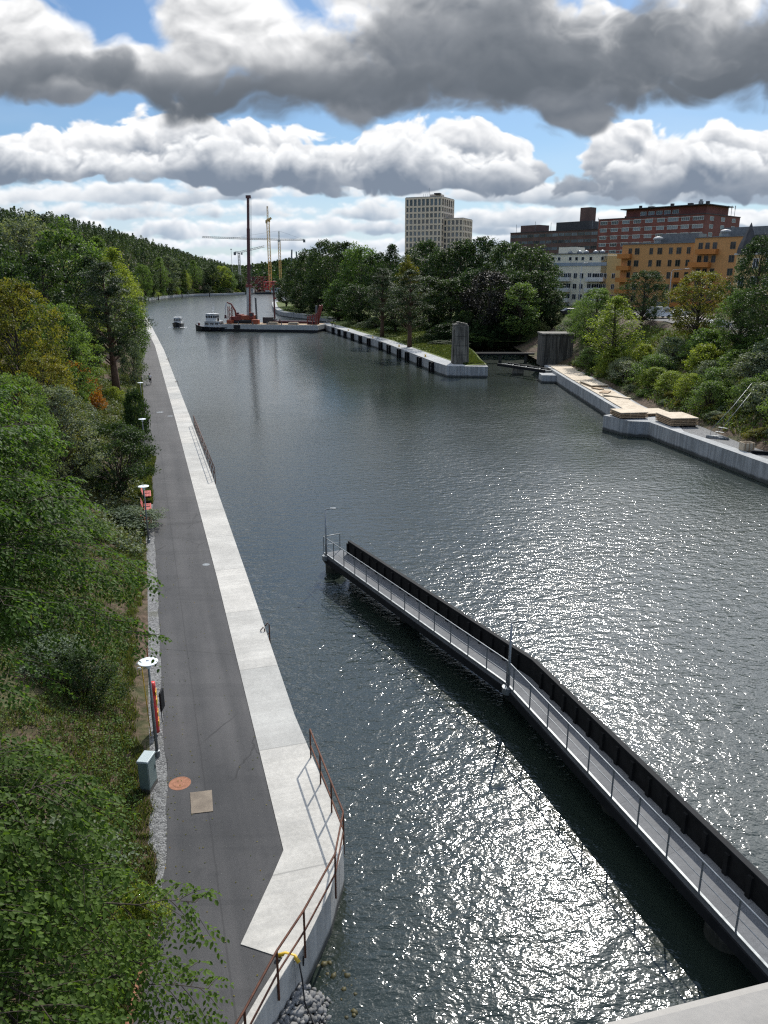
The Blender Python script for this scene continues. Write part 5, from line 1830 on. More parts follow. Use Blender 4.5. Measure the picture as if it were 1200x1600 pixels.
for i in range(34):
    y = rg0.uniform(70, 370)
    d = rg0.uniform(4.0 if y > 150 else 12, 42.0)
    x = float(exL(y)) - d
    h = rg0.uniform(9, 16)
    s_ = y * math.cos(R(PITCH)) + 10 * math.sin(R(PITCH))
    pxx = 600 + FPX * x / s_
    lim = A(pxx, float(np.interp(pxx, [-100, 0, 100, 150, 200, 225], [360, 362, 372, 405, 440, 470])), y).z - float(zL(x, y))
    h = min(h, lim)
    if h < 5:
        continue
    plant(rg0.choice(['oval1', 'oval2', 'broad1', 'broad2', 'birch1', 'birch2', 'spruce1', 'pine2']), x, y, float(zL(x, y)), h, h * rg0.uniform(0.26, 0.36),
          rg0.choice(['leaf_mid', 'leaf_dark', 'leaf_dark', 'needle_far', 'leaf_light']), 'tree in the dense wood along the left bank', 'tree', 'trees in the wood along the left bank')

for i in range(16):
    y = 8 + i * 7.5
    d = 16 + (i * 37 % 23)
    x = float(exL(y)) - d
    if x > -0.52 * y - 5:
        x = -0.52 * y - 6 - (i % 5) * 3
    plant(('oval1', 'broad1', 'fine1', 'birch1', 'fine2')[i % 5], x, y, float(zL(x, y)), 7.5 + (i * 13 % 5), 3.4 + (i % 3) * 0.6, ('leaf_mid', 'leaf_dark', 'leaf_mid', 'leaf_light')[i % 4],
          'tree on the upper left slope outside the near elms', 'tree', 'trees on the upper left slope')

# -- front row of trees round the bend, under the hill
FB = [(222, 412, 545, 26, 'leaf_mid', 'broad1'), (233, 418, 560, 26, 'leaf_dark', 'oval1'), (247, 404, 590, 32, 'leaf_mid', 'birch1'), (262, 400, 600, 30, 'leaf_silver', 'oval2'),
      (275, 408, 640, 26, 'leaf_dark', 'broad2'), (288, 422, 650, 20, 'leaf_light', 'birch2'), (303, 408, 660, 24, 'leaf_mid', 'birch1'), (318, 420, 680, 22, 'leaf_silver', 'birch2'),
      (331, 412, 700, 24, 'leaf_dark', 'oval1'), (345, 416, 720, 30, 'leaf_light', 'broad3'), (358, 424, 760, 24, 'leaf_mid', 'oval2'), (372, 428, 800, 20, 'leaf_dark', 'broad1')]
for i, (px, top, yd, wp, leaf, kind) in enumerate(FB):
    yd = float(np.interp(px, [214, 226, 243, 271.5, 304, 334, 350, 383], [516, 564, 615, 675, 712, 732, 742, 781])) + 16 + (i * 5 % 12)
    by_photo(kind, px, top, yd, wp, leaf, zL, 'tree in the front row along the far left quay at the foot of the hill', 'tree', 'trees at the foot of the hill by the far quay')

for i in range(22):
    px = 216 + i * 7.6 + (i * 37 % 11) * 0.4
    yd = float(np.interp(px, [214, 226, 243, 271.5, 304, 334, 350, 383], [516, 564, 615, 675, 712, 732, 742, 781])) + 12 + (i * 53 % 9)
    by_photo('hazel%d' % (i % 3 + 1), px, float(np.interp(px, [216, 262, 300, 345, 383], [452, 447, 447, 446, 446])) + (i * 29 % 7), yd, 16 + i % 5, ('leaf_mid', 'leaf_dark', 'leaf_silver', 'leaf_light')[i % 4], zL,
             'bush under the front trees along the far left quay', 'bush', 'bushes along the far left quay')

# -- wood on the peninsula
PB = [
    ('broad1', 446, 434, 420, 40, 'leaf_dark'), ('oval1', 462, 408, 392, 44, 'leaf_dark'), ('broad2', 484, 390, 360, 60, 'leaf_dark'), ('broad3', 512, 377, 338, 66, 'leaf_dark'),
    ('oval2', 538, 379, 312, 62, 'leaf_dark'), ('broad1', 562, 381, 300, 64, 'leaf_mid'), ('broad2', 588, 396, 285, 60, 'leaf_dark'), ('birch2', 614, 384, 262, 56, 'leaf_dark'),
    ('oval1', 642, 394, 250, 66, 'leaf_dark'), ('broad3', 664, 377, 262, 66, 'leaf_dark'), ('broad1', 694, 388, 246, 70, 'leaf_dark'), ('oval2', 724, 376, 240, 72, 'leaf_dark'),
    ('broad2', 756, 372, 236, 80, 'leaf_dark'), ('broad3', 792, 379, 226, 82, 'leaf_dark'), ('broad1', 828, 384, 216, 84, 'leaf_dark'), ('oval1', 850, 404, 206, 50, 'leaf_dark'),
    ('oval2', 470, 446, 365, 44, 'leaf_dark'), ('broad3', 498, 436, 330, 56, 'leaf_dark'), ('oval1', 528, 440, 292, 54, 'leaf_mid'), ('broad1', 560, 444, 268, 60, 'leaf_dark'),
    ('broad2', 618, 448, 226, 56, 'leaf_dark'), ('oval2', 672, 432, 206, 66, 'leaf_dark'), ('broad3', 708, 436, 205, 74, 'leaf_dark'), ('broad2', 738, 420, 208, 66, 'leaf_dark'),
    ('broad1', 796, 420, 203, 70, 'leaf_dark'), ('broad2', 838, 424, 200, 74, 'leaf_dark'), ('oval1', 866, 455, 196, 40, 'leaf_dark'),
]
for kind, px, top, yd, wp, leaf in PB:
    by_photo(kind, px, top, yd, wp, leaf, zland, 'tree in the dense dark wood on the peninsula', 'tree', 'trees of the dark wood on the peninsula')
for kind, px, top, yd, wp, leaf, lb in (
        ('pine1', 597, 420, 214, 62, 'needle', 'taller slim pine with a bare trunk in the peninsula wood'),
        ('pine2', 641, 424, 183, 74, 'needle', 'pine with a bare trunk in front of the wood on the peninsula grass'),
        ('broad3', 765, 424, 196, 84, 'leaf_purple', 'dark purple leaved beech at the shaded side channel'),
        ('oval2', 815, 442, 192, 68, 'leaf_mid', 'mid green tree hanging over the side channel beside the dark abutment'),
        ('oval1', 638, 404, 240, 36, 'leaf_gold', 'tree with browning top leaves in the middle of the peninsula wood')):
    by_photo(kind, px, top, yd, wp, leaf, zland if yd > 190 else zP, lb, 'tree')
for i, (px, top, yd, wp) in enumerate(((455, 478, 372, 30), (475, 482, 352, 34), (498, 484, 335, 40), (525, 488, 312, 46), (545, 493, 295, 40), (575, 502, 250, 40), (608, 510, 232, 40), (690, 535, 186, 40), (712, 530, 186, 46),
                                       (735, 520, 192, 50), (700, 505, 192, 60), (590, 495, 245, 40), (560, 490, 270, 44), (680, 515, 192, 44))):
    by_photo('hazel%d' % (i % 3 + 1), px, top, yd, wp, 'leaf_dark' if i % 3 else 'leaf_mid', zland if yd > 190 else zP, 'dark bush at the edge of the peninsula wood', 'bush', 'bushes along the peninsula wood')

for i in range(12):
    x = 15.5 + i * 1.5
    plant(('hazel1', 'broad2', 'hazel3')[i % 3], x, 192.5 + (i * 7 % 5), 1.6, 5.0 + (i * 5 % 4), 3.0, 'leaf_dark', 'dark leafy growth overhanging the end of the side channel', 'bush', 'growth at the end of the side channel', name='bush')

# -- right bank
for kind, px, top, yd, wp, leaf, lb, cat in (
        ('fine1', 934, 452, 146, 80, 'leaf_mid', 'green tree behind the dark abutment block on the right bank', 'tree'),
        ('birch1', 966, 466, 128, 84, 'leaf_light', 'yellow green birch above the plywood decking', 'tree'),
        ('fine2', 1010, 424, 148, 66, 'leaf_dark', 'round dark green street tree before the ochre house', 'tree'),
        ('fine3', 1098, 424, 122, 100, 'leaf_gold', 'round golden green tree in front of the right part of the ochre house', 'tree'),
        ('fine2', 1192, 372, 112, 95, 'leaf_dark', 'large dark tree cut by the right picture edge', 'tree'),
        ('fine1', 1166, 452, 106, 84, 'leaf_mid', 'green tree left of the large dark one at the right edge', 'tree'),
        ('fine3', 1235, 420, 98, 110, 'leaf_dark', 'dark tree mostly beyond the right picture edge', 'tree'),
        ('fine3', 915, 470, 158, 50, 'leaf_mid', 'small tree between the abutment and the pale house', 'tree'),
        ('hazel1', 893, 500, 165, 44, 'leaf_silver', 'grey green bush on top of the bank behind the abutment', 'bush')):
    by_photo(kind, px, top, yd, wp, leaf, zR, lb, cat)
rg1 = random.Random(5)
RBK = [(36.5, 138), (39, 132), (37.5, 126), (41, 122), (37, 118), (40.5, 113), (38.5, 108), (43, 106), (37.8, 103), (41.5, 100), (38.6, 97), (44.5, 98), (40.2, 94), (43.5, 91), (38.8, 90.5), (46.5, 92),
       (41.2, 87), (44.6, 85), (47.8, 86), (40.4, 83), (43.2, 80), (46.8, 80), (41.0, 77), (44.5, 74.5), (48, 74), (41.5, 72), (45.0, 69), (49, 68), (42.6, 66), (47, 63), (50, 61), (44.5, 60), (38.6, 112), (37.5, 121),
       (42.5, 116), (45.5, 110), (47.5, 103), (49, 97), (50.5, 89), (52, 81), (53, 73)]
for i, (x, y) in enumerate(RBK):
    h = rg1.uniform(2.2, 3.8)
    plant(['hazel1', 'hazel2', 'hazel3', 'bush1'][i % 4], x + rg1.uniform(-.6, .6), y, float(zR(x, y)), h, h * rg1.uniform(0.75, 1.0), rg1.choice(['leaf_mid', 'leaf_light', 'leaf_mid', 'leaf_silver']),
          'leafy bush in the thicket covering the right slope', 'bush', 'bushes of the thicket on the right slope')
for i in range(26):
    y = rg1.uniform(60, 146)
    d = rg1.uniform(1.2, 4.5)
    x = float(exR(y)) + d
    h = rg1.uniform(0.4, 1.0)
    plant(rg1.choice(['bush1', 'bush2', 'bush3']), x, y, float(zR(x, y)), h, h * rg1.uniform(0.9, 1.4), rg1.choice(['leaf_silver', 'leaf_mid', 'leaf_gold']),
          'low scrub plant on the bare strip behind the right quay', 'bush', 'scrub behind the right quay')


# -- woods that read as one mass
def wood(name, label, pts, hs, rs, conif, mat, seed, ncard=95, csize=1.0):
    rg = np.random.RandomState(seed)
    n = len(pts)
    idx = np.repeat(np.arange(n), ncard)
    m = len(idx)
    t = rg.rand(m) ** 0.8
    con = conif[idx]
    prof = np.where(con, np.clip(1.04 - t, 0, 1) ** 0.5 * (0.85 + 0.2 * np.sin(t * 15 + idx)), np.sin(np.pi * np.clip(0.12 + 0.85 * t, 0, 1)) ** 0.6)
    a = rg.rand(m) * 6.283
    r = rs[idx] * prof * (0.35 + 0.65 * rg.rand(m) ** 0.5) * (1 + 0.22 * np.sin(a * 3 + idx))
    z = hs[idx] * (0.10 + 0.9 * t)
    P = pts[idx] + np.stack([np.cos(a) * r, np.sin(a) * r, z], -1)
    N = unit(rg.normal(size=(m, 3)) * 0.7 + np.stack([np.cos(a), np.sin(a), 0.6 + 0 * a], -1))
    size = csize * np.where(con, 1.0, 1.15)
    V, F = cards(P, N, size * 1.35, size * 0.8, rg, 0.12)
    tree_t = rg.rand(n)
    tint = np.clip(0.7 * tree_t[idx] + 0.3 * rg.rand(m), 0, 1)
    o = np_mesh(name, V, F, mat, tint)
    return tag(o, label, 'woodland', kind='stuff')


rg2 = np.random.RandomState(8)
pts = []
for y in np.arange(95, 1230, 6.0):
    step = 6.2
    for d in np.arange(22 if y > 520 else 34, 260, step):
        yy = y + rg2.uniform(-2.6, 2.6)
        dd = d + rg2.uniform(-2.8, 2.8)
        x = float(exL(yy)) - dd
        if x < -0.56 * yy - 18 or x < float(xrid(yy)) - 26:
            continue
        pts.append((x, yy, float(zL(x, yy)) - 0.5))
pts = np.array(pts)
n = len(pts)
con = rg2.rand(n) < np.where(pts[:, 0] < exL(pts[:, 1]) - 70, 0.8, 0.5)
wood('forest', 'dense mixed forest covering the hillside on the left', pts, np.where(con, rg2.uniform(9.5, 14.5, n), rg2.uniform(9, 13.5, n)), np.where(con, rg2.uniform(2.2, 3.4, n), rg2.uniform(2.8, 4.2, n)), con, M['needle_far'], 21, 100, 1.0)
for nm, lb, HG, cnt, sd_ in (('forest', 'far woods behind the construction cranes at the end of the canal', HN, 1500, 31), ('forest', 'distant wooded ridge on the horizon', HF, 2600, 33)):
    Xg, Yg, Zg = HG
    k = rg2.randint(0, Xg.size, cnt)
    p = np.stack([Xg.ravel()[k] + rg2.normal(0, 6, cnt), Yg.ravel()[k] + rg2.normal(0, 6, cnt), Zg.ravel()[k] - 1], -1)
    c = rg2.rand(cnt) < 0.5
    wood(nm, lb, p, rg2.uniform(11, 19, cnt), rg2.uniform(3.5, 6.5, cnt), c, M['leaf_dark'], sd_, 40, 2.4 if sd_ == 31 else 3.4)


# -- grass and weeds on the banks
def tufts(name, label, n, f, hmin, hmax, seed, mat, wide=0.022):
    rg = np.random.RandomState(seed)
    P = np.array([f(rg) for _ in range(n)])
    k = 4
    P = np.repeat(P, k, 0) + np.concatenate([rg.normal(0, 0.07, (n * k, 2)), np.zeros((n * k, 1))], 1)
    m = n * k
    h = rg.uniform(hmin, hmax, m)[:, None]
    a = rg.rand(m) * 6.283
    d = np.stack([np.cos(a), np.sin(a), 0 * a], -1)
    lean = np.stack([np.cos(a + 1.3), np.sin(a + 1.3), 0 * a], -1) * h * rg.uniform(0.1, 0.7, (m, 1))
    w = wide * rg.uniform(0.7, 1.5, (m, 1))
    up = np.array([0, 0, 1.0])
    V = np.stack([P - d * w - up * 0.05, P + d * w - up * 0.05, P + d * w * 0.6 + lean * 0.45 + up * h * 0.62, P + lean + up * h], 1).reshape(-1, 3)
    o = np_mesh(name, V, np.arange(4 * m, dtype=np.int32).reshape(-1, 4), mat, rg.rand(m))
    return tag(o, label, 'grass', kind='stuff')


def bare(x, y):
    return math.sin(x * 0.9 + 1.3) * math.sin(y * 0.55 + 0.4) + 0.5 * math.sin(x * 2.1 - y * 1.3) + 0.35 * math.sin(x * 0.37 + y * 0.23 + 2.0)


def on_left(y0, y1, d0, d1, g=True):
    def f(rg):
        y = y0 + (y1 - y0) * rg.rand() ** 1.5
        d = d0 + (d1 - d0) * rg.rand() ** 1.3
        if g and y < 56:
            d += float(gwd(y)) if y > 15.5 else 0.3
        x = float(exL(y)) - d
        if d > 1.6 and bare(x, y) > 0.55 and rg.rand() < 0.9:      # bare soil shows here
            return f(rg)
        return x, y, float(zL(x, y))
    return f


tufts('grass', 'rough grass and weeds along the left edge of the path', 26000, on_left(9, 60, 0.0, 6.5), 0.05, 0.24, 41, M['grass_blade'], 0.014)
tufts('grass', 'longer rough grass on the left slope beyond the benches', 11000, on_left(56, 130, 0.1, 9.0, False), 0.15, 0.45, 42, M['grass_blade'], 0.05)


def on_right(rg):
    y = 60 + 86 * rg.rand()
    d = 2.0 + 14 * rg.rand()
    x = float(exR(y)) + d
    return x, y, float(zR(x, y))


tufts('grass', 'dry grass and weeds between the bushes on the right slope', 9000, on_right, 0.2, 0.6, 43, M['grass_blade'], 0.06)


def on_pen(rg):
    y = 146 + 120 * rg.rand() ** 1.3
    d = 2.6 + 16 * rg.rand()
    x = float(exP(y)) + d
    if y < 192 and x > 18.7:
        x = float(exP(y)) + 2.6 + (18.7 - float(exP(y)) - 2.6) * rg.rand()
    return x, y, float(zP(x, y) if y < 190 else zland(x, y))


tufts('grass', 'grass on the strip behind the peninsula quay', 9000, on_pen, 0.1, 0.35, 44, M['grass_blade'], 0.08)


def herb(name, label, n, f, seed, mat, L):
    rg = np.random.RandomState(seed)
    P = np.array([f(rg) for _ in range(n)])
    k = 7
    m = n * k
    P = np.repeat(P, k, 0) + np.stack([rg.normal(0, L * 1.6, m), rg.normal(0, L * 1.6, m), rg.uniform(0.02, L * 3.2, m)], -1)
    N = unit(rg.normal(size=(m, 3)) * 0.5 + np.array([0, 0, 1.0]))
    V, F = cards(P, N, np.full(m, L * 1.2), np.full(m, L * 0.8), rg)
    o = np_mesh(name, V, F, mat, rg.rand(m))
    return tag(o, label, 'undergrowth', kind='stuff')


herb('undergrowth', 'low leafy undergrowth on the slope under the near elms', 9500, on_left(9, 46, 0.4, 15.0), 51, M['leaf_mid'], 0.07)
herb('undergrowth', 'leafy undergrowth higher on the left slope', 5000, on_left(44, 125, 1.0, 26.0, False), 52, M['leaf_silver'], 0.16)
herb('undergrowth', 'leafy weeds low on the right slope', 4200, on_right, 53, M['leaf_mid'], 0.16)


def fallen(rg):
    y = 9 + 50 * rg.rand() ** 1.4
    a, b = float(exL(y)), float(rxP(y))
    q = rg.rand() ** 2.2
    return a + (b - a) * q, y, 1.484


rgf = np.random.RandomState(61)
Pf = np.array([fallen(rgf) for _ in range(420)])
Vf, Ff = cards(Pf + np.array([0, 0, 0.006]), unit(rgf.normal(size=(420, 3)) * 0.12 + np.array([0, 0, 1.0])), np.full(420, 0.06), np.full(420, 0.04), rgf, 0.05)
tag(np_mesh('fallen_leaves', Vf, Ff, M['leaf_gold'], rgf.rand(420)), 'scattered fallen leaves on the dark path', 'leaves', kind='stuff')

# ------------------------------------------------------------------ buildings on the right bank
WM = {}


def win_mesh(w, h, fm, gm, mull=1, sill=False):
    k = (round(w, 2), round(h, 2), fm.name, gm.name, mull)
    if k in WM:
        return WM[k]
    b = MB()
    t = 0.07 if w < 3 else 0.09
    for x, z, sx, sz in ((-w / 2 + t / 2, h / 2, t, h), (w / 2 - t / 2, h / 2, t, h), (0, t / 2, w - 2 * t, t), (0, h - t / 2, w - 2 * t, t)):
        b.box((x, -0.02, z), (sx, 0.12, sz))
    for i in range(mull):
        b.box((-w / 2 + w * (i + 1) / (mull + 1), -0.015, h / 2), (0.06, 0.09, h - 2 * t))
    b.cur = 1
    b.box((0, 0.015, h / 2), (w - 2 * t, 0.03, h - 2 * t))
    o = b.build('window', [fm, gm])
    WM[k] = o.data
    bpy.data.objects.remove(o)
    return WM[k]


def put_window(root, x, y, z, rz, me):
    o = bpy.data.objects.new('window', me)
    col.objects.link(o)
    o.parent = root
    o.location = (x, y, z)
    o.rotation_euler = (0, 0, rz)
    return o


def merge_windows(root, spots, me):
    """Windows past the hundred of one house, as one part."""
    V = np.array([v.co[:] for v in me.vertices])
    polys = [tuple(p.vertices) for p in me.polygons]
    mi = [p.material_index for p in me.polygons]
    b = MB()
    for x, y, z, rz in spots:
        c, s = math.cos(rz), math.sin(rz)
        q = np.stack([V[:, 0] * c - V[:, 1] * s + x, V[:, 0] * s + V[:, 1] * c + y, V[:, 2] + z], -1)
        o = len(b.v)
        b.v += [tuple(r) for r in q]
        b.f += [tuple(i + o for i in f) for f in polys]
        b.mi += mi
    o = b.build('window', list(me.materials), root)
    o['kind'] = 'stuff'
    return o


def house(name, label, left, right, z0, group=None):
    """Root at the left front corner; x runs along the front to the right, y into the house."""
    d = Vector((right[0] - left[0], right[1] - left[1], 0))
    t = thing(name, label, 'building', (left[0], left[1], z0), math.atan2(d.y, d.x), group)
    return t, d.length


# the beige tower and its lower neighbour
Yt = 458
C = A(689, 400, Yt)
a23 = R(23)
Wt = 22.0
lf = (C.x - Wt * math.cos(a23), C.y + Wt * math.sin(a23))
ztop = A(689, 307, Yt).z
zb = 9.0


def grid_tower(label, left, right, D, z0, z1, ncf, ncs, rows, rh, top_h, nobj, mat):
    t, W_ = house('tower_block', label, left, right, z0)
    Hh = z1 - z0
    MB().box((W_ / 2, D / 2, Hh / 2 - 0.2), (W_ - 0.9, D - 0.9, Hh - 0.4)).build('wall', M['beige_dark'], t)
    pf = MB()
    bf, bs = W_ / ncf, D / ncs
    pw = 0.34
    for i in range(ncf + 1):
        x = min(max(i * bf, pw * bf / 2), W_ - pw * bf / 2)
        pf.box((x, 0.24, Hh / 2), (bf * pw, 0.48, Hh))
    for i in range(1, ncs + 1):
        y = min(i * bs, D - pw * bs / 2)
        pf.box((W_ - 0.24, y, Hh / 2), (0.48, bs * pw, Hh))
    for i in range(1, ncs + 1):
        y = min(i * bs, D - pw * bs / 2)
        pf.box((0.24, y, Hh / 2), (0.48, bs * pw, Hh))
    zt = Hh
    zs = []
    for r in range(rows):
        hh = top_h if r == 0 else rh
        bh = rh * 0.30
        for c_, s_ in (((W_ / 2, 0.265, zt - bh / 2), (W_ - bf * pw * 1.02, 0.43, bh)), ((W_ - 0.265, D / 2, zt - bh / 2), (0.43, D - bs * pw * 1.02, bh)), ((0.265, D / 2, zt - bh / 2), (0.43, D - bs * pw * 1.02, bh))):
            pf.box(c_, s_)
        zs.append((zt - hh + 0.02, hh - bh - 0.04))
        zt -= hh
    pf.build('cladding', mat, t)
    MB().box((W_ / 2, D / 2, Hh + 0.05), (W_ - 0.5, D - 0.5, 0.5)).build('roof', M['roof_grey'], t)
    spots = []
    for r, (zz_, hh) in enumerate(zs):
        for i in range(ncf):
            spots.append(((i + 0.5) * bf, 0.37, zz_, 0.0, bf * (1 - pw) - 0.02, hh))
        for i in range(ncs):
            spots.append((W_ - 0.37, (i + 0.5) * bs, zz_, math.pi / 2, bs * (1 - pw) - 0.02, hh))
    rest = {}
    for k, (x, y, z, rz, w_, h_) in enumerate(spots):
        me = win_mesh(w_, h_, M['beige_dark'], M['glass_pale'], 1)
        if k < nobj:
            put_window(t, x, y, z, rz, me)
        else:
            rest.setdefault(me.name, (me, []))[1].append((x, y, z, rz))
    if rest:
        b = list(rest.values())
        for me, sp in b[:1]:
            merge_windows(t, sp, me)
        for me, sp in b[1:]:
            merge_windows(t, sp, me)
    return t, W_, Hh


tw, Ww, Hw = grid_tower('tall beige tower block with a grid of dark windows above the dark wood', lf, (C.x, C.y), 22.0, zb, ztop, 9, 6, 13, 3.15, 4.4, 98, M['beige'])
MB().box((Ww * 0.72, 9, Hw + 1.1), (6.5, 5.5, 1.6)).build('plant_room', M['beige'], tw)
MB().box((Ww * 0.80, 5, Hw + 2.0), (3.4, 3.0, 0.6)).build('roof_unit', M['roof_dark'], tw)
for k in range(6):
    MB().cyl((Ww * (0.45 + 0.05 * k), 3.0, Hw + 0.2), (Ww * (0.45 + 0.05 * k), 3.0, Hw + 2.0), 0.07, n=5).build('aerial', M['galv_dark'], tw)
MB().cyl((Ww * 0.57, 5.0, Hw + 0.2), (Ww * 0.57, 5.0, Hw + 5.2), 0.09, n=5).build('aerial', M['galv_dark'], tw)
C2 = A(722.5, 400, Yt - 1)
lf2 = (C2.x - 12.0 * math.cos(a23), C2.y + 12.0 * math.sin(a23))
an, Wa, Ha = grid_tower('lower beige block with dark windows standing against the tall tower', lf2, (C2.x, C2.y), 17.5, zb, A(722, 341, Yt).z, 5, 6, 9, 3.15, 3.3, 98, M['beige'])

# red brick block
Lr, Rr_ = A(933, 380, 366), A(1097, 380, 330)
zr0 = 10.0
rb, Wr = house('brick_block', 'long red brick block with white windows and a set back top storey', (Lr.x, Lr.y), (Rr_.x, Rr_.y), zr0)
hm = A(1097, 334, 330).z - zr0
Dr = 32.0
MB().box((Wr / 2, Dr / 2, hm / 2), (Wr, Dr, hm)).build('wall', M['brick_red'], rb)
MB().box((Wr / 2, Dr / 2, hm + 0.14), (Wr + 0.4, Dr + 0.4, 0.28)).build('coping', M['roof_dark'], rb)
MB().box((Wr * 0.60, Dr * 0.42, hm + 1.95), (Wr * 0.74, Dr * 0.62, 3.3)).build('top_storey', M['brick_red'], rb)
MB().box((Wr * 0.60, Dr * 0.40, hm + 3.78), (Wr * 0.80, Dr * 0.74, 0.36)).build('roof', M['roof_dark'], rb)
for r in range(6):
    z = hm - 2.25 - 3.05 * r
    if z < 1:
        break
    for i in range(9):
        x = Wr * (i + 0.5) / 9
        big = i in (6, 8)
        put_window(rb, x, -0.005, z, 0.0, win_mesh(4.6 if big else 3.4, 1.55, M['white'], M['glass_pale'], 4 if big else 3))
    for i in range(3):
        put_window(rb, Wr + 0.005, 6 + 10 * i, z, math.pi / 2, win_mesh(3.3, 1.5, M['white'], M['glass_pale'], 2))
for i in range(5):
    put_window(rb, Wr * (0.40 + 0.075 * i), Dr * 0.11 - 0.005, hm + 1.0, 0.0, win_mesh(2.8, 1.5, M['white'], M['glass_pale'], 2))
for r in range(5):
    MB().box((Wr / 2, -0.07, hm - 0.55 - 3.05 * r - 0.35), (Wr * 0.985, 0.12, 0.12)).build('string_course', M['crane_pale'], rb)
for x, y, s, h in ((8, 10, 1.6, 1.3), (13, 12, 1.0, 1.8), (20, 9, 2.2, 0.9), (29, 10, 1.2, 1.6), (Wr * .78, 8, 1.8, 1.1), (Wr * .86, 9, 1.4, 1.6), (Wr * .93, 8, 1.2, 1.4)):
    MB().box((x, y, hm + (4.0 if x > Wr * 0.24 else 0.3) + h / 2), (s, s, h)).build('roof_unit', M['roof_dark'], rb)
MB().box((Wr - 4.5, 4.2, hm + 3.2), (0.9, 0.9, 5.4)).build('flue', M['galv'], rb)
for k in range(4):
    x = Wr + 0.5 + k * 1.0
    MB().cyl((x - 3.0, 22 + k, hm + .2), (x - 3.0, 22 + k, hm + 4.2), 0.09, n=5).build('aerial', M['galv_dark'], rb)
    MB().box((x - 3.0, 22 + k, hm + 3.6), (0.3, 0.2, 1.5)).build('antenna', M['crane_pale'], rb)
# dark long block
Ld, Rd = A(797, 380, 442), A(933, 380, 402)
dk, Wd = house('brick_block', 'long dark brown office block with window bands and a square chimney', (Ld.x, Ld.y), (Rd.x, Rd.y), 10.0)
hd = A(933, 358, 402).z - 10.0
MB().box((Wd / 2, 11, hd / 2), (Wd, 22, hd)).build('wall', M['brick_brown'], dk)
MB().box((Wd / 2, 11, hd + 0.15), (Wd + 0.5, 22.5, 0.3)).build('coping', M['roof_dark'], dk)
MB().box((Wd * 0.17, 9, hd + 2.1), (12, 9, 3.6)).build('plant_room', M['brick_brown'], dk)
MB().box((Wd * 0.66, 10, hd + 2.4), (20, 10, 4.2)).build('plant_room', M['roof_dark'], dk)
MB().box((Wd * 0.76, 10, hd + 7.5), (6.0, 5.0, 7.2)).build('chimney', M['brick_brown'], dk)
for k, x in enumerate((1.5, 14, 24, Wd * .96, Wd * .9)):
    MB().cyl((x, 3, hd), (x, 3, hd + 4.5 + k % 2), 0.1, n=5).build('aerial', M['galv_dark'], dk)
for r in range(6):
    z = hd - 2.6 - 3.3 * r
    if z < 1:
        break
    for i in range(14):
        put_window(dk, Wd * (i + 0.5) / 14, -0.005, z, 0.0, win_mesh(Wd / 14 - 0.25, 1.6, M['beige_dark'], M['glass_pale'], 2))
    for i in range(4):
        put_window(dk, Wd + 0.005, 3 + 5 * i, z, math.pi / 2, win_mesh(4.0, 1.6, M['beige_dark'], M['glass_pale'], 2))


def balcony(root, x, y, z, w, d, mat, slab_mat=None):
    b = MB().box((x, y - d / 2, z + 0.09), (w, d, 0.18)).build('balcony', slab_mat or mat, root)
    f = MB()
    f.box((x, y - d + 0.05, z + 0.66), (w, 0.08, 0.96))
    f.box((x - w / 2 + 0.04, y - d / 2 + 0.04, z + 0.66), (0.08, d - 0.12, 0.96))
    f.box((x + w / 2 - 0.04, y - d / 2 + 0.04, z + 0.66), (0.08, d - 0.12, 0.96))
    f.build('balcony_front', mat, b)
    return b


# pale house with balconies
La, Ra = A(858, 440, 236), A(946, 440, 226)
pa, Wp = house('apartment_house', 'pale cream apartment house with white balconies and a blue grey band', (La.x, La.y), (Ra.x, Ra.y), 7.0)
hp = A(900, 397, 231).z - 7.0
MB().box((Wp / 2, 6.5, hp / 2), (Wp, 13, hp)).build('wall', M['cream'], pa)
MB().box((Wp / 2, 6.5, hp + 0.12), (Wp + 0.5, 13.5, 0.24)).build('roof', M['roof_grey'], pa)
MB().box((Wp / 2, -0.08, hp - 2.75), (Wp - 0.1, 0.14, 0.9)).build('band', M['blue_band'], pa)
MB().box((Wp * 0.25, 5, hp + 1.1), (5.5, 6, 1.8)).build('roof_cabin', M['cream'], pa)
MB().box((Wp * 0.95 + 2.0, 4.5, hp / 2 - 0.3), (5.6, 9, hp - 0.6)).build('wing', M['ochre_pale'], pa)  # warm sunlit tone of this end put into the plaster colour
for k in range(5):
    MB().lathe((Wp * (0.30 + 0.14 * k), 2.2 + (k % 2), hp + 0.24), [(0.75, 0), (0.75, 0.35), (0.55, 0.6), (0.2, 0.8), (0.02, 0.85)], 12).build('roof_vent', M['galv'], pa, smooth=True)
for r in range(5):
    z = hp - 2.15 - 2.9 * r - (1.55 if r else 0.15)
    if z < 0.3:
        break
    for i, fx in enumerate((0.05, 0.16, 0.36, 0.47, 0.58, 0.72, 0.92)):
        if r == 0:
            put_window(pa, Wp * fx, -0.005, hp - 1.75, 0.0, win_mesh(0.9, 1.0, M['white'], M['glass'], 0))
            continue
        put_window(pa, Wp * fx, -0.005, z, 0.0, win_mesh(1.15, 1.45, M['white'], M['glass'], 1))
    if r:
        for fx, bw in ((0.27, 4.2), (0.83, 5.2)):
            balcony(pa, Wp * fx, -0.01, z - 0.85, bw, 1.5, M['white'])
            put_window(pa, Wp * fx, -0.005, z - 0.6, 0.0, win_mesh(2.2, 2.0, M['white'], M['glass'], 2))
        for k in range(2):
            put_window(pa, Wp * 0.95 + 0.6 + 2.4 * k, -0.005, z, 0.0, win_mesh(1.0, 1.4, M['white'], M['glass'], 1))
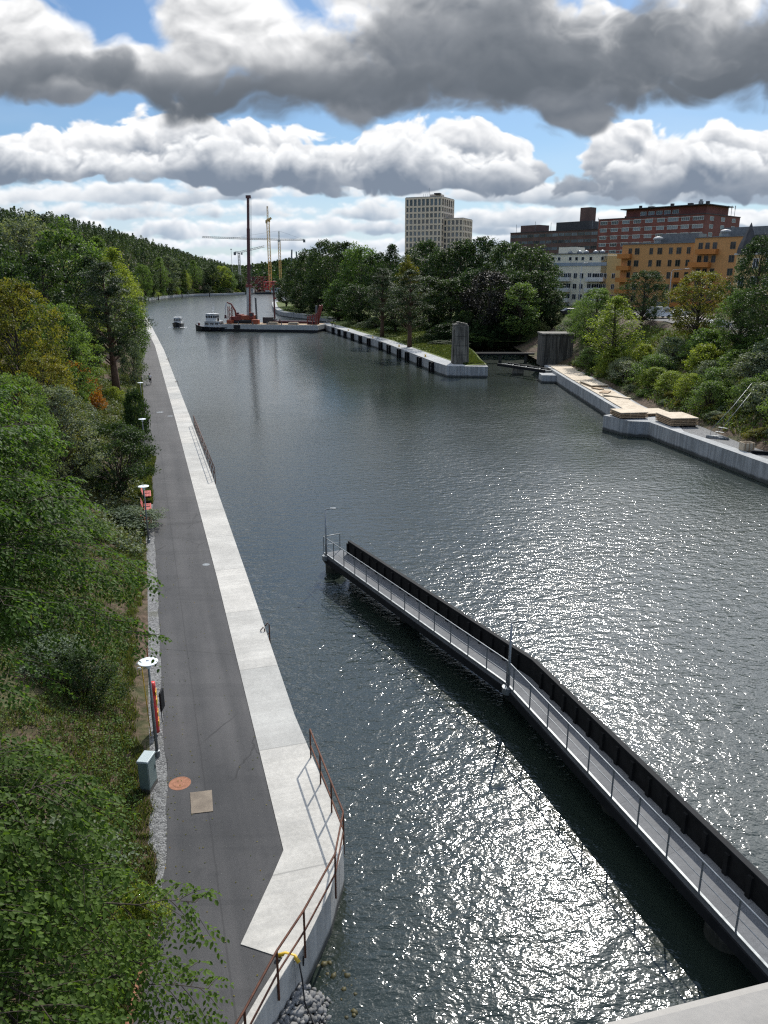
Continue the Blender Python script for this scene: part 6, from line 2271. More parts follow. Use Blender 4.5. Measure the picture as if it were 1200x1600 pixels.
# ochre houses
Lo, Ro = A(968, 440, 216), A(1079, 440, 204)
oc, Wo = house('apartment_house', 'ochre apartment house with orange corner balconies and a flat roof', (Lo.x, Lo.y), (Ro.x, Ro.y), 8.0)
ho = A(1020, 381, 210).z - 8.0
MB().box((Wo / 2, 6, ho / 2), (Wo, 12, ho)).build('wall', M['ochre'], oc)
MB().box((Wo / 2, 6, ho + 0.12), (Wo + 0.4, 12.4, 0.22)).build('roof', M['roof_grey'], oc)
MB().box((Wo * 0.72, 7, ho + 1.35), (Wo * 0.5, 6, 2.3)).build('roof_cabin', M['roof_grey'], oc)
vt = MB().lathe((Wo * 0.46, 2.0, ho + 0.22), [(0.95, 0), (0.95, 0.8), (1.25, 0.85), (1.25, 1.2), (0.9, 1.5), (0.3, 1.6)], 16).build('roof_vent', M['galv'], oc, smooth=False)
Lq, Rq = A(1079, 440, 199.5), A(1156, 440, 190)
oq, Wq = house('apartment_house', 'taller nearer ochre house with stacked orange balconies behind the golden green tree', (Lq.x, Lq.y), (Rq.x, Rq.y), 8.0)
hq = A(1110, 371, 196).z - 8.0
MB().box((Wq / 2, 7, hq / 2), (Wq, 14, hq)).build('wall', M['ochre'], oq)
MB().box((Wq / 2, 7, hq + 0.12), (Wq + 0.4, 14.4, 0.22)).build('roof', M['roof_grey'], oq)
MB().box((Wq * 0.75, 9, hq + 1.3), (Wq * 0.9, 7, 2.2)).build('roof_cabin', M['roof_grey'], oq)
MB().lathe((Wq * 0.52, 2.0, hq + 0.22), [(0.95, 0), (0.95, 0.8), (1.25, 0.85), (1.25, 1.2), (0.9, 1.5), (0.3, 1.6)], 16).build('roof_vent', M['galv'], oq)
for r in range(6):
    z = ho - 2.55 - 3.0 * r
    if z > 0.4:
        for k, fx in enumerate((0.12, 0.22, 0.42, 0.54, 0.69, 0.80, 0.93)):
            put_window(oc, Wo * fx, -0.005, z, 0.0, win_mesh(1.25 if k in (1, 3, 5) else 0.95, 1.6, M['beige_dark'], M['glass'], 1))
        balcony(oc, Wo * 0.06, -0.01, z - 0.95, 3.4, 1.7, M['ochre_deep'])
        if r > 1:
            balcony(oc, Wo * 0.87, -0.01, z - 0.95, 4.6, 1.5, M['ochre_deep'])
        put_window(oc, -0.005, 2.5, z, -math.pi / 2, win_mesh(1.3, 1.6, M['beige_dark'], M['glass'], 1))
    z = hq - 2.75 - 3.0 * r
    if z > 0.4:
        for k, fx in enumerate((0.13, 0.27, 0.42, 0.78)):
            put_window(oq, Wq * fx, -0.005, z, 0.0, win_mesh(1.1 if k != 3 else 1.35, 1.65, M['beige_dark'], M['glass'], 1))
        balcony(oq, Wq * (0.30 if r % 2 == 0 else 0.18), -0.01, z - 1.05, 5.2, 1.6, M['ochre_deep'])
MB().box((Wo * 0.80, -0.6, 1.7), (8.0, 1.1, 3.4)).build('shop_front', M['roof_grey'], oc)
# old yellow house with dark mansard and turret
Ly, Ry = A(1146, 440, 160), A(1235, 440, 150)
ye, Wy = house('mansard_house', 'pale yellow old house with a dark mansard roof and pointed turret at the right edge', (Ly.x, Ly.y), (Ry.x, Ry.y), 8.0)
hy = A(1160, 398, 158).z - 8.0
MB().box((Wy / 2, 5.5, hy / 2), (Wy, 11, hy)).build('wall', M['ochre_pale'], ye)
MB().box((Wy / 2, 5.5, hy + 0.15), (Wy + 0.7, 11.7, 0.3)).build('cornice', M['crane_pale'], ye)
MB().box((Wy / 2, 5.5, hy + 2.0), (Wy + 0.2, 11.2, 3.4), 0, 0.78).build('roof', M['roof_dark'], ye)
MB().lathe((2.0, 0.4, hy + 0.3), [(2.0, 0), (1.9, 1.0), (1.5, 2.2), (0.9, 3.6), (0.35, 4.8), (0.05, 5.6)], 8).build('turret', M['roof_dark'], ye)
for r in range(4):
    z = hy - 2.6 - 3.3 * r
    if z > 0.3:
        for k in range(4):
            put_window(ye, 1.6 + k * (Wy - 2.6) / 3.4, -0.005, z, 0.0, win_mesh(1.2, 1.9, M['white'], M['glass'], 1))
# low grey roofs between the wood and the pale house
lo_, ro_ = A(744, 440, 330), A(800, 440, 326)
lw, Wl = house('low_house', 'low flat pale building just visible between the tower and the dark block', (lo_.x, lo_.y), (ro_.x, ro_.y), 8.0)
hl_ = A(770, 383, 328).z - 8.0
MB().box((Wl / 2, 6, hl_ / 2), (Wl, 12, hl_)).build('wall', M['cream'], lw)
MB().box((Wl / 2, 6, hl_ + 0.1), (Wl + 0.4, 12.4, 0.2)).build('roof', M['roof_grey'], lw)

# street on the bank, cars, lamps
def strip2(name, pts_l, pts_r, zf, mat):
    V, F = [], []
    for i, (l, r) in enumerate(zip(pts_l, pts_r)):
        V += [(l[0], l[1], zf(*l)), (r[0], r[1], zf(*r))]
        if i:
            F.append((2 * i - 2, 2 * i - 1, 2 * i + 1, 2 * i))
    o = MB().add(V, F).build(name, mat)
    return tag(o, kind='structure')


zs_ = lambda x, y: float(zR(x, min(y, 192))) + 0.12
strip2('street', [(51 + 0.05 * k, 96 + 8 * k) for k in range(13)], [(60 + 0.05 * k, 96 + 8 * k) for k in range(13)], lambda x, y: max(zs_(x, y), 9.75), M['asphalt'])
strip2('pavement', [(60.1 + 0.05 * k, 96 + 8 * k) for k in range(13)], [(64 + 0.05 * k, 96 + 8 * k) for k in range(13)], lambda x, y: max(zs_(x, y), 9.75) + 0.12, M['parapet'])


def car(label, p, rz, paint_m, van=False):
    t = thing('parked_van' if van else 'parked_car', label, 'van' if van else 'car', p, rz)
    if van:
        prof = [(-2.6, .35), (2.5, .35), (2.6, .9), (2.35, 1.15), (1.75, 1.95), (1.3, 2.15), (-2.55, 2.2), (-2.65, 1.2)]
    else:
        prof = [(-2.15, .30), (2.1, .30), (2.2, .62), (2.05, .82), (1.15, .95), (0.45, 1.42), (-1.1, 1.46), (-1.85, 1.0), (-2.2, .92)]
    hw = 0.9 if not van else 0.98
    n = len(prof)
    V = [(x, -hw * (0.84 if z > 1.1 else 1), z) for x, z in prof] + [(x, hw * (0.84 if z > 1.1 else 1), z) for x, z in prof]
    F = [tuple(range(n)), tuple(range(2 * n - 1, n - 1, -1))] + [(i, i + n, (i + 1) % n + n, (i + 1) % n) for i in range(n)]
    MB().add(V, F).build('body', paint_m, t, bevel=0.06)
    zb_, zt_ = (1.2, 1.9) if van else (0.98, 1.36)
    x0, x1 = (0.6, 1.6) if van else (-1.3, 0.6)
    for s in (-1, 1):
        MB().add([(x0, s * (hw * .93 + .01), zb_), (x1 + .3, s * (hw * .93 + .01), zb_), (x1 - .1, s * (hw * .845 + .01), zt_), (x0 + .15, s * (hw * .845 + .01), zt_)],
                 [(0, 1, 2, 3) if s < 0 else (3, 2, 1, 0)]).build('side_window', M['glass'], t)
    for x in (-1.35, 1.35):
        for s in (-1, 1):
            MB().cyl((x * (1.15 if van else 1), s * (hw - .2), .32), (x * (1.15 if van else 1), s * (hw + .02), .32), .32, n=14).build('wheel', M['rubber'], t)
    return t


for px, py, yd, rz, mt, van, lb in ((893, 483, 172, 0.1, 'vehicle_dark', False, 'dark parked car in front of the pale apartment house'),
                                    (1030, 492, 158, 0.3, 'vehicle_white', True, 'white van on the street under the round dark street tree'),
                                    (1062, 488, 166, 0.2, 'vehicle_white', False, 'white car on the street before the ochre house'),
                                    (1120, 515, 128, 0.4, 'vehicle_white', False, 'white car partly hidden behind the golden green tree')):
    p = A(px, py, yd)
    z = max(float(zR(p.x, min(yd, 192))), 9.65) + 0.13
    car(lb, (p.x, yd, z), rz, M[mt], van)
for px, top, yd, arm, lb in ((1050, 421, 160, 2.6, 'tall street lamp with a long curved arm before the ochre house'), (909, 412, 175, 0.5, 'thin tall street pole in front of the pale apartment house')):
    p = A(px, top, yd)
    z = float(zR(p.x, yd))
    t = thing('street_lamp', lb, 'street lamp', (p.x, yd, z))
    h = p.z - z
    MB().tube([(0, 0, 0), (0, 0, h * 0.5), (0, 0, h - 0.4)], [0.12, 0.10, 0.07], 8).build('pole', M['galv'], t, smooth=True)
    MB().tube([(0, 0, h - 0.4), (0.3, 0, h - 0.1), (arm, 0, h + 0.1)], 0.06, 6).build('arm', M['galv'], t, smooth=True)
    MB().box((arm + 0.35, 0, h + 0.1), (0.9, 0.3, 0.16)).build('lamp_head', M['galv'], t, bevel=0.03)

# ------------------------------------------------------------------ boats and the crane barge
def hull(sections, n=None):
    """Loft between cross sections given as lists of (x, y, z)."""
    b = MB()
    m = len(sections[0])
    V = [p for s in sections for p in s]
    F = []
    for i in range(len(sections) - 1):
        for k in range(m - 1):
            F.append((i * m + k, i * m + k + 1, (i + 1) * m + k + 1, (i + 1) * m + k))
    F.append(tuple(range(m - 1, -1, -1)))
    F.append(tuple(range((len(sections) - 1) * m, len(sections) * m)))
    for i in range(len(sections) - 1):
        F.append((i * m, (i + 1) * m, (i + 1) * m + m - 1, i * m + m - 1))
    return b.add(V, F)


def boat(name, label, cat, p, rz, L, B, fb, bow):
    t = thing(name, label, cat, p, rz)
    S_ = []
    for f, w, h in ((-0.5, .80, 0.0), (-0.35, .96, 0.0), (0.0, 1.0, 0.02), (0.25, .86, .2), (0.40, .52, .55), (0.5, .06, 1.0)):
        z1 = fb + bow * h
        y = B / 2 * w
        S_.append([(f * L, -y, z1), (f * L, -y * 0.93, 0.15), (f * L, -y * .6, -0.7), (f * L, y * .6, -0.7), (f * L, y * 0.93, 0.15), (f * L, y, z1)])
    hull(S_).build('hull', M['navy'], t)
    bw = MB()
    for sgn in (-1, 1):
        bw.tube([(s[0][0], sgn * abs(s[0][1]) * 1.02, s[0][2] - 0.05) for s in S_], 0.11, 6)
    bw.build('fender_strip', M['rubber'], t, smooth=True)
    return t


def cabin(t, x, z, l, w, h, rows, tp=0.9, name='wheelhouse'):
    c = MB().box((x, 0, z + h / 2), (l, w, h), 0, tp).build(name, M['white'], t, bevel=0.05)
    zc = z + h * 0.62
    k = 1 - (1 - tp) * 0.62
    for i in range(rows):
        yy = -w * k / 2 + w * k * (i + 0.5) / rows
        for s in (-1, 1):
            MB().box((x + s * (l * k / 2 + 0.012), yy, zc), (0.05, w * k / rows * 0.76, h * 0.36)).build('window', M['glass'], c)
    for i in range(max(2, rows - 1)):
        xx = x - l * k / 2 + l * k * (i + 0.5) / max(2, rows - 1)
        for s in (-1, 1):
            MB().box((xx, s * (w * k / 2 + 0.012), zc), (l * k / max(2, rows - 1) * 0.76, 0.05, h * 0.36)).build('window', M['glass'], c)
    MB().box((x, 0, z + h + 0.06), (l * tp + 0.35, w * tp + 0.35, 0.12)).build('roof', M['white'], c)
    return c


pt = G(331, 517, 0.0)
tg = boat('tug_boat', 'white and black tug boat pushing at the left end of the barge', 'tug boat', (pt.x, pt.y + 1.5, 0), math.pi - 0.25, 12.5, 4.6, 1.25, 0.9)
cabin(tg, -0.6, 1.2, 5.6, 3.5, 1.9, 4, 0.96, 'deckhouse')
cabin(tg, -0.2, 3.2, 3.6, 3.3, 2.3, 5, 0.94)
MB().tube([(-0.6, 0, 5.6), (-0.7, 0, 7.6), (-0.75, 0, 9.6)], [0.12, 0.09, 0.04], 6).build('mast', M['white'], tg)
MB().box((-0.65, 0, 7.4), (0.12, 2.2, 0.1)).build('mast_yard', M['white'], tg)
MB().box((-0.5, 0, 6.6), (0.3, 1.5, 0.15)).build('radar', M['white'], tg)
MB().cyl((-2.6, 0.9, 1.2), (-2.7, 0.9, 4.2), 0.3, n=10).build('funnel', M['navy'], tg)
for s in (-1, 1):
    MB().tube([(-5.8, s * 1.9, 2.1), (-2, s * 2.2, 2.15), (2.4, s * 1.9, 2.35), (5.4, s * 0.5, 2.95)], 0.035, 5).build('guard_rail', M['white'], tg)
    for k in range(3):
        MB().lathe((-3.5 + 3.2 * k, s * 2.36, 0.55), [(0.1, -.3), (0.32, -.22), (0.36, 0), (0.32, .22), (0.1, .3)], 10).build('tyre_fender', M['rubber'], tg, smooth=True)
MB().box((5.0, 0, 2.0), (0.5, 0.5, 0.9)).build('tow_post', M['red_paint'], tg)
p2 = G(275, 512, 0.0)
wb = boat('work_boat', 'small black and white work boat heading down the canal alone', 'work boat', (p2.x, p2.y + 3, 0), -math.pi / 2 + 0.08, 8.5, 3.6, 1.3, 0.7)
cabin(wb, -0.6, 1.2, 3.2, 2.6, 2.2, 4, 0.9)
MB().tube([(-0.8, 0, 3.5), (-0.9, 0, 6.0)], [0.06, 0.03], 6).build('mast', M['white'], wb)
MB().box((-0.8, 0, 4.3), (0.1, 1.3, 0.08)).build('radar', M['white'], wb)
for s in (-1, 1):
    MB().tube([(-3.9, s * 1.4, 2.1), (0, s * 1.75, 2.1), (2.6, s * 1.2, 2.4), (4.1, 0.1 * s, 2.9)], 0.03, 5).build('guard_rail', M['white'], wb)
fm = MB()
rf_ = random.Random(3)
for k in range(40):
    s = rf_.choice((-1, 1))
    q = rf_.random()
    fm.lathe((p2.x + s * (0.4 + q * 2.6) + rf_.uniform(-.2, .2), p2.y - 1.2 + q * 3.4, 0.0), [(0.22 + .25 * q, -0.02), (0.16 + .2 * q, 0.07), (0.03, 0.11)], 7)
tag(fm.build('bow_wave', M['white'], smooth=True), 'white bow wave in front of the small work boat', 'foam', kind='stuff')

# the barge
bl, br_ = G(354, 517, 0.0), G(500, 520, 0.0)
bc = Vector(((bl.x + br_.x) / 2, (bl.y + br_.y) / 2 + 4.5, 0))
bz = math.atan2(br_.y - bl.y, br_.x - bl.x) * 0.75
BLn = (br_ - bl).length
bg = thing('deck_barge', 'long flat grey barge lying across the canal behind the tug', 'barge', bc, bz)
MB().prism([(-BLn / 2, -5), (BLn / 2, -5), (BLn / 2, 5), (-BLn / 2, 5)], 0.75, 2.3).build('side_shell', M['crane_pale'], bg, bevel=0.05)
MB().prism([(-BLn / 2 + .05, -4.95), (BLn / 2 - .05, -4.95), (BLn / 2 - .05, 4.95), (-BLn / 2 + .05, 4.95)], -1.0, 0.749).build('bottom', M['navy'], bg)
MB().prism([(-BLn / 2 + .3, -4.7), (BLn / 2 - .3, -4.7), (BLn / 2 - .3, 4.7), (-BLn / 2 + .3, 4.7)], 2.301, 2.42).build('deck', M['plank_edge'], bg)
MB().box((-BLn / 2 + 5.5, -5.1, 1.5), (2.2, 0.3, 1.2)).build('fender', M['rubber'], bg)
for k in range(5):
    MB().box((-BLn * .32 + k * BLn * .15, -4.9, 2.75), (0.25, 0.2, 0.8)).build('bollard', M['galv_dark'], bg)
wbz = lambda x, y, z=2.42: Vector((bc.x + x * math.cos(bz) - y * math.sin(bz), bc.y + x * math.sin(bz) + y * math.cos(bz), z))
# piling crane
q = A(387, 500, bc.y)
lx = (q.x - bc.x) / math.cos(bz)
cr = thing('crawler_crane', 'tall crane with a vertical dark boom standing on the barge', 'crane', wbz(lx, 0.5), bz)
for s in (-1, 1):
    MB().box((0, s * 1.7, 0.55), (5.6, 0.8, 1.1)).build('track', M['rubber'], cr, bevel=0.3)
MB().box((-0.4, 0, 1.9), (4.6, 3.0, 1.5)).build('body', M['orange_red'], cr, bevel=0.08)
MB().box((-3.0, 0, 2.0), (1.4, 3.2, 1.9)).build('counterweight', M['red_paint'], cr, bevel=0.06)
cb_ = MB().box((1.5, -1.5, 2.6), (1.6, 1.1, 1.9), 0, 0.85).build('cab', M['red_paint'], cr, bevel=0.05)
MB().box((1.6, -2.06, 2.85), (1.1, 0.03, 0.9)).build('window', M['glass'], cb_)
zt = A(386, 305, bc.y).z - 2.42
bdx = A(386, 305, bc.y).x - A(387.5, 500, bc.y).x
zm = A(386, 449, bc.y).z - 2.42
bm = bdx * zm / zt
MB().beam((0.0, 0, 1.6), (bm, 0, zm), 1.3, 1.15).build('lower_boom', M['crane_pale'], cr)
MB().beam((0.55, -0.72, 1.5), (bm + 0.55, -0.68, zm * 0.98), 0.5, 0.12).build('leader_rail', M['red_paint'], cr)
MB().beam((bm, 0, zm), (bm + 0.05, 0, zm + 0.9), 1.75, 1.6).build('collar', M['red_paint'], cr)
zq2 = zm + 0.9 + (zt - zm) * 0.62
bq = bdx * zq2 / zt
MB().beam((bm + 0.05, 0, zm + 0.9), (bq, 0, zq2), 0.86, 0.8).build('upper_boom', M['maroon'], cr)
MB().beam((bq, 0, zq2), (bdx, 0, zt - 0.7), 0.7, 0.66).build('upper_boom', M['maroon'], cr)
MB().box((bdx + 0.1, 0, zt - 0.3), (1.5, 0.9, 0.9)).build('boom_head', M['maroon'], cr)
for dx in (0.45, 0.75):
    MB().cyl((bdx + dx + 0.3, 0, zt - 0.4), (dx + 0.6, -0.3, 3.0), 0.04, n=4).build('hoist_rope', M['galv_dark'], cr)
MB().cyl((2.3, 1.2, 0.5), (2.2, 1.2, 8.4), 0.32, n=8).build('pile_tube', M['galv_dark'], cr)
# red excavator beside it
ex_ = thing('excavator', 'red excavator with a bent white tipped arm at the tug end of the barge', 'excavator', wbz(lx - 4.8, -0.5), bz + 0.3)
for s in (-1, 1):
    MB().box((0, s * 1.1, 0.45), (3.6, 0.6, 0.9)).build('track', M['rubber'], ex_, bevel=0.25)
MB().box((0.1, 0, 1.6), (3.0, 2.4, 1.3)).build('body', M['red_paint'], ex_, bevel=0.1)
MB().box((0.9, 0.8, 2.7), (1.3, 1.0, 1.6), 0, 0.85).build('cab', M['maroon'], ex_)
MB().tube([(0.6, -0.3, 1.9), (0.3, -0.3, 4.2), (-0.9, -0.3, 6.3), (-2.4, -0.3, 6.9)], [0.36, 0.33, 0.28, 0.22], 6).build('boom', M['red_paint'], ex_)
MB().tube([(-2.4, -0.3, 6.9), (-2.9, -0.3, 5.0), (-3.0, -0.3, 3.0)], [0.25, 0.22, 0.16], 6).build('stick', M['white'], ex_)
MB().box((-3.0, -0.3, 2.2), (0.8, 0.9, 1.2), 0, 0.7).build('bucket', M['maroon'], ex_)
fr_ = thing('winch_frame', 'dark red steel frame standing on the tug end corner of the barge', 'steel frame', wbz(-BLn / 2 + 2.2, -2.5), bz)
MB().lattice((0, 0, 0), (0.3, 0, 5.6), 1.3, 4, 0.11).build('frame', M['red_paint'], fr_)
MB().box((0, 0, 0.6), (2.0, 1.8, 1.1)).build('winch', M['orange_red'], fr_)
# other gear on the barge
def loose(name, mb, mat, label, cat, p, rz=0.0, bevel=0.0):
    o = mb.build(name, mat, bevel=bevel)
    o.location, o.rotation_euler = p, (0, 0, rz)
    return tag(o, label, cat)


loose('tool_container', MB().box((0, 0, 1.0), (3.2, 2.2, 2.0)), M['roof_dark'], 'black tool container on the deck of the barge right of the crane', 'container', wbz(lx + 6.3, 2.0), bz, 0.05)
loose('generator', MB().box((0, 0, 0.7), (2.4, 1.5, 1.4)), M['orange_red'], 'orange generator box on the barge beside the crane tracks', 'generator', wbz(lx + 3.6, -2.8), bz, 0.08)
loose('steel_pipe', MB().cyl((-7, 0, 0.45), (7, 0, 0.45), 0.45, n=14), M['maroon'], 'long dark steel pipe lying along the deck of the barge', 'pipe', wbz(lx + 14, 2.5), bz)
for k, (dx, dy, lb) in enumerate(((10, -3.4, 'tan timber pile on the middle of the barge deck'), (17, -3.2, 'tan timber pile near the red spud end of the barge'))):
    mb = MB()
    for i in range(3):
        for j in range(4):
            mb.box((0, -0.5 + 0.33 * j, 0.12 + 0.24 * i), (3.6 - 0.3 * i, 0.28, 0.2))
    loose('timber_pile', mb, M['plywood'], lb, 'timber pile', wbz(lx + dx, dy), bz)
q = A(424.5, 504, bc.y)
lx2 = (q.x - bc.x) / math.cos(bz)
sp = thing('spud_pole', 'slim red brown spud pole rising from the middle of the barge', 'spud pole', wbz(lx2, 3.2, 0), bz)
hs_ = A(424.5, 446, bc.y + 3).z
MB().cyl((0, 0, -2), (0, 0, hs_), 0.28, n=10).build('pole', M['maroon'], sp)
MB().box((0, 0, 3.0), (1.2, 1.2, 1.5)).build('collar', M['galv_dark'], sp)
MB().box((0.25, 0, hs_ - 4.2), (0.9, 0.6, 0.5)).build('clamp', M['red_paint'], sp)
sf = thing('piling_gate', 'red steel spud frame with a leaning beam at the quay end of the barge', 'steel frame', wbz(BLn / 2 - 2.6, -1.5), bz)
for dx in (-1.5, 0.2, 1.5):
    for dy in (-1.3, 1.3):
        MB().beam((dx, dy, 0), (dx + 0.1, dy, 3.2 + 0.3 * dx), 0.34, 0.34).build('upright', M['red_paint'], sf)
for dy in (-1.3, 1.3):
    MB().beam((-1.6, dy, 2.2), (1.7, dy, 2.9), 0.26, 0.3).build('brace', M['red_paint'], sf)
    MB().beam((1.2, dy, 0.2), (2.9, dy, 6.2), 0.5, 0.6).build('leaning_beam', M['red_paint'], sf)
MB().box((0, 0, 0.5), (3.0, 2.2, 1.0)).build('winch', M['maroon'], sf)
MB().cyl((1.1, 0.2, 0), (1.2, 0.2, 6.0), 0.35, n=10).build('spud', M['galv_dark'], sf)
figure('worker in dark clothes standing on the barge deck', 'person', wbz(lx + 12.5, -3.8), 1.0, M['dark_cloth'], M['dark_cloth'], 'stand', M['orange_red'])

# ------------------------------------------------------------------ building site at the end of the canal
def tower_crane(label, px, top, base, yd, jib_dir, jib_len, cj_len, apex, mat, jmat, jib_rise=0.0, w=2.2, luff=False):
    p = A(px, base, yd)
    zt = A(px, top, yd).z
    t = thing('tower_crane', label, 'tower crane', (p.x, yd, 1.5), 0)
    h = zt - 1.5
    n = int(h / 3.2)
    MB().lattice((0, 0, 0), (0, 0, h), w, n, 0.27).build('mast', mat, t)
    MB().box((0, 0, h + 0.6), (w * 1.25, w * 1.25, 1.4)).build('slewing_ring', jmat, t)
    d = Vector((math.cos(jib_dir), math.sin(jib_dir), 0))
    j0 = Vector((0, 0, h + 1.6))
    j1 = j0 + d * jib_len + Vector((0, 0, jib_rise))
    MB().lattice(j0, j1, 1.5, int(jib_len / 2.2), 0.24, True).build('jib', jmat, t)
    c1 = j0 - d * cj_len
    MB().lattice(j0, c1, 1.5, max(3, int(cj_len / 2.2)), 0.24, True).build('counter_jib', jmat, t)
    MB().box((c1.x, c1.y, c1.z - 1.2), (2.4, 2.0, 3.0), jib_dir).build('counterweight', M['roof_grey'], t)
    cab_ = MB().box((d.x * 1.6 + 1.4, d.y * 1.6 - 1.0, h + 0.4), (1.6, 1.6, 2.2)).build('cab', jmat, t)
    ap = Vector((0, 0, h + 1.6 + apex))
    if apex > 0:
        MB().lattice(j0, ap, 1.1, max(3, int(apex / 2.5)), 0.2).build('apex', jmat, t)
        for e in (j0 + (j1 - j0) * 0.62, c1):
            MB().cyl(ap, e, 0.09, n=4).build('tie_bar', M['galv_dark'], t)
    return t


tower_crane('tall yellow tower crane seen end on in the middle of the far site', 423, 346, 452, 830, R(-75), 26, 12, 13, M['crane_yellow'], M['crane_yellow'], 0.0, 2.6)
tower_crane('lower yellow tower crane with a very long jib to the left', 438.5, 377, 440, 880, R(183), 82, 27, 9, M['crane_yellow'], M['crane_pale'], 2.5, 2.2)
tower_crane('small grey tower crane with a raised jib at the foot of the hill', 376, 397, 450, 820, R(12), 26, 4, 0, M['crane_pale'], M['crane_pale'], 6.0, 1.8)
for px, top, yd, dx, lb in ((456, 390, 760, -3.0, 'leaning grey piling mast above the peninsula trees, the left one'), (463, 393, 770, 0.3, 'upright grey piling mast above the peninsula trees, the right one')):
    p = A(px, top, yd)
    t = thing('piling_mast', lb, 'piling mast', (p.x + dx, yd, 2))
    MB().beam((0, 0, 0), (-dx, 0, p.z - 2), 1.3, 1.1).build('mast', M['galv_dark'], t)
    MB().box((0, 0, 1.6), (5, 3.6, 3)).build('body', M['crane_yellow'], t, bevel=0.1)
    MB().cyl((1.0, -1, 2.5), (-dx + 0.5, 0, p.z - 4), 0.12, n=5).build('back_stay', M['galv_dark'], t)
p = A(361, 388, 800)
t = thing('light_mast', 'thin pale mast on the hill left of the small grey crane', 'mast', (p.x, 800, float(zL(p.x, 800))))
MB().cyl((0, 0, 0), (0, 0, p.z - float(zL(p.x, 800))), 0.3, 0.15, n=6).build('pole', M['crane_pale'], t)
MB().box((0, 0, p.z - float(zL(p.x, 800)) - 1), (1.6, 0.4, 0.8)).build('antenna', M['crane_pale'], t)
SITE = [(398, 433, 452, 830, 15, 12, 'red steel formwork block at the left of the far building site', 'red_paint'),
        (412, 432, 452, 845, 12, 10, 'red lattice scaffold in the middle of the far building site', 'red_paint'),
        (424, 440, 455, 815, 13, 12, 'lower red lattice scaffold at the foot of the tall yellow crane', 'red_bright')]
for px, top, base, yd, w_, d_, lb, mt in SITE:
    p = A(px, base, yd)
    z1 = A(px, top, yd).z
    t = thing('formwork', lb, 'formwork', (p.x, yd, 0.5))
    h = z1 - 0.5
    nx = 5
    lv = max(3, int(h / 2.8))
    for i in range(nx + 1):
        for k in (0, 1):
            MB().beam((-w_ / 2 + w_ * i / nx, -d_ / 2 + d_ * k, 0), (-w_ / 2 + w_ * i / nx, -d_ / 2 + d_ * k, h), 0.4, 0.4).build('upright', M[mt], t)
    for j in range(1, lv + 1):
        MB().box((0, 0, h * j / lv), (w_ + 0.8, d_ + 0.8, 0.35)).build('deck', M[mt], t)
    for j in range(lv):
        for i in range(nx):
            if (i + j) % 2:
                MB().beam((-w_ / 2 + w_ * i / nx, -d_ / 2 - .1, h * j / lv), (-w_ / 2 + w_ * (i + 1) / nx, -d_ / 2 - .1, h * (j + 1) / lv), 0.25, 0.25).build('brace', M['crane_pale'], t)
            elif (i * 7 + j) % 3 == 0:
                MB().box((-w_ / 2 + w_ * (i + .5) / nx, -d_ / 2 + .3, h * (j + .5) / lv), (w_ / nx * .9, 0.3, h / lv * .8)).build('panel', M['red_paint' if j % 2 else 'maroon'], t)
for px, py, w_, h_, mt, lb in ((385, 454, 15, 4, 'crane_pale', 'pale site cabins at the left end of the far building site'), (431, 452, 9, 5, 'white', 'white site shed at the right end of the far building site'),
                               (372, 452, 7, 9, 'roof_grey', 'grey silo block at the foot of the small grey crane')):
    p = A(px, py, 800)
    t = thing('site_cabin', lb, 'site cabin', (p.x, 800, 1.2))
    MB().box((0, 0, h_ / 2), (w_, 5, h_)).build('wall', M[mt], t, bevel=0.05)
    MB().box((0, 0, h_ + 0.15), (w_ + .4, 5.4, 0.3)).build('roof', M['roof_grey'], t)
    for k in range(3):
        MB().box((-w_ * .3 + w_ * .3 * k, -2.52, h_ * .6), (w_ * .16, 0.05, h_ * .3)).build('window', M['glass'], t)
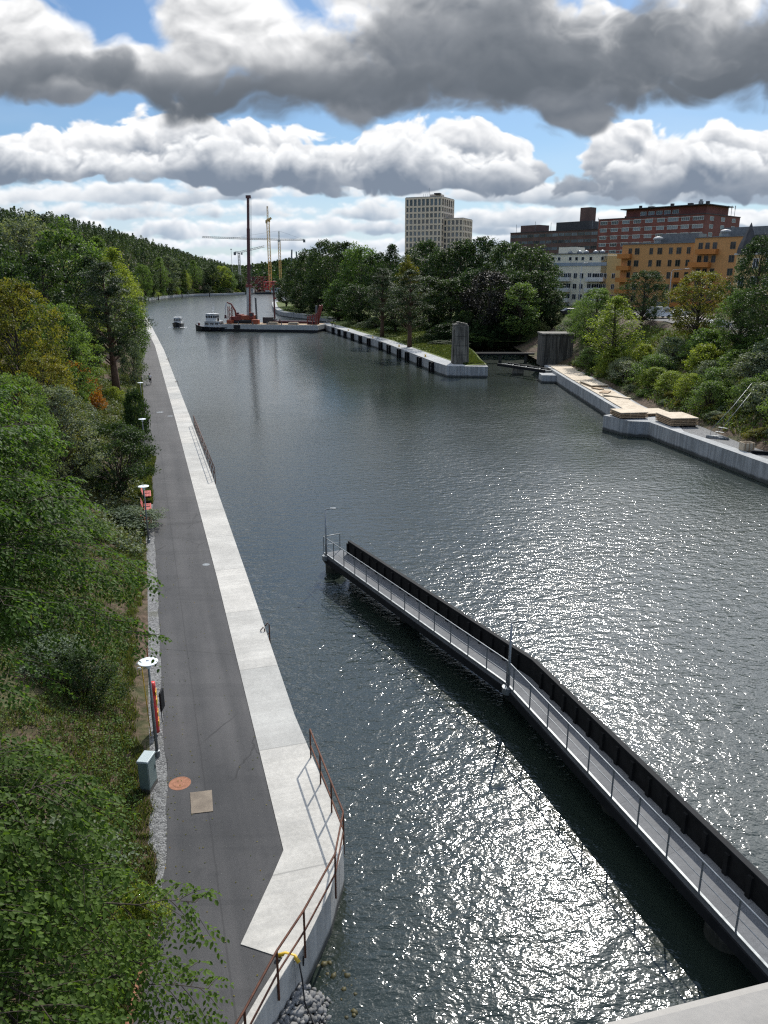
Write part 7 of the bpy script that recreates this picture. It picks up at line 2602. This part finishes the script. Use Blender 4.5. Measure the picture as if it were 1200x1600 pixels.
for px, py, w_, lb in ((388, 458, 26, 'long dark pontoon moored along the far building site'), (412, 459.5, 16, 'short dark pontoon in front of the red scaffold')):
    p = G(px, py, 0.0)
    t = thing('pontoon', lb, 'pontoon', (p.x, p.y, 0))
    MB().box((0, 0, 0.8), (w_, 6, 2.2)).build('hull', M['navy'], t, bevel=0.1)
    MB().box((0, 0, 1.98), (w_ - 1, 5, 0.12)).build('deck', M['plank_edge'], t)
    MB().box((w_ * .25, 0, 2.9), (4, 3, 1.8)).build('cabin', M['crane_pale'], t)
# hut and van on the far left quay, lamp post, bollard posts
p = A(279, 458, 699)
t = thing('wooden_hut', 'small brown hut with a pale roof behind the far left quay', 'hut', (p.x - 4, 699, float(zL(p.x - 4, 699))), -0.2)
MB().box((0, 0, 2.0), (9, 6, 4.0)).build('wall', M['ochre_deep'], t)
MB().add([(-5, -3.6, 3.9), (5, -3.6, 3.9), (5, 0, 6.2), (-5, 0, 6.2), (5, 3.6, 3.9), (-5, 3.6, 3.9)], [(0, 1, 2, 3), (3, 2, 4, 5), (0, 3, 5), (1, 4, 2), (0, 5, 4, 1)]).build('roof', M['white'], t)
MB().box((1.5, -3.03, 2.0), (1.8, 0.08, 1.6)).build('window', M['glass'], t)
p = A(291, 457, 711)
car('pale van parked beside the small brown hut on the far left quay', (p.x, 711, float(zL(p.x, 711)) + .1), 0.2, M['vehicle_white'], True)
p = A(215, 428, 532)
zz0 = float(zL(p.x, 532))
t = thing('street_lamp', 'tall thin grey pole above the trees at the bend of the path', 'street lamp', (p.x, 532, zz0))
MB().cyl((0, 0, 0), (0, 0, p.z - zz0), 0.16, 0.08, n=6).build('pole', M['galv'], t)
MB().box((0.4, 0, p.z - zz0), (1.0, 0.3, 0.2)).build('lamp_head', M['galv'], t)
for k, (px, py) in enumerate(((225, 469), (246, 464.5), (283, 461.5), (326, 460))):
    p = G(px, py, 2.0)
    t = thing('mooring_post', 'dark mooring post on the far left quay, %s from the bend' % ('first', 'second', 'third', 'fourth')[k], 'mooring post', (p.x + 1, p.y - 1, 0), 0, 'mooring posts on the far left quay')
    MB().cyl((0, 0, -1), (0, 0, 3.4), 0.35, n=10).build('post', M['black_timber'], t)
    MB().lathe((0, 0, 3.4), [(0.42, 0), (0.42, 0.2), (0.1, 0.4)], 10).build('cap', M['black_steel'], t)
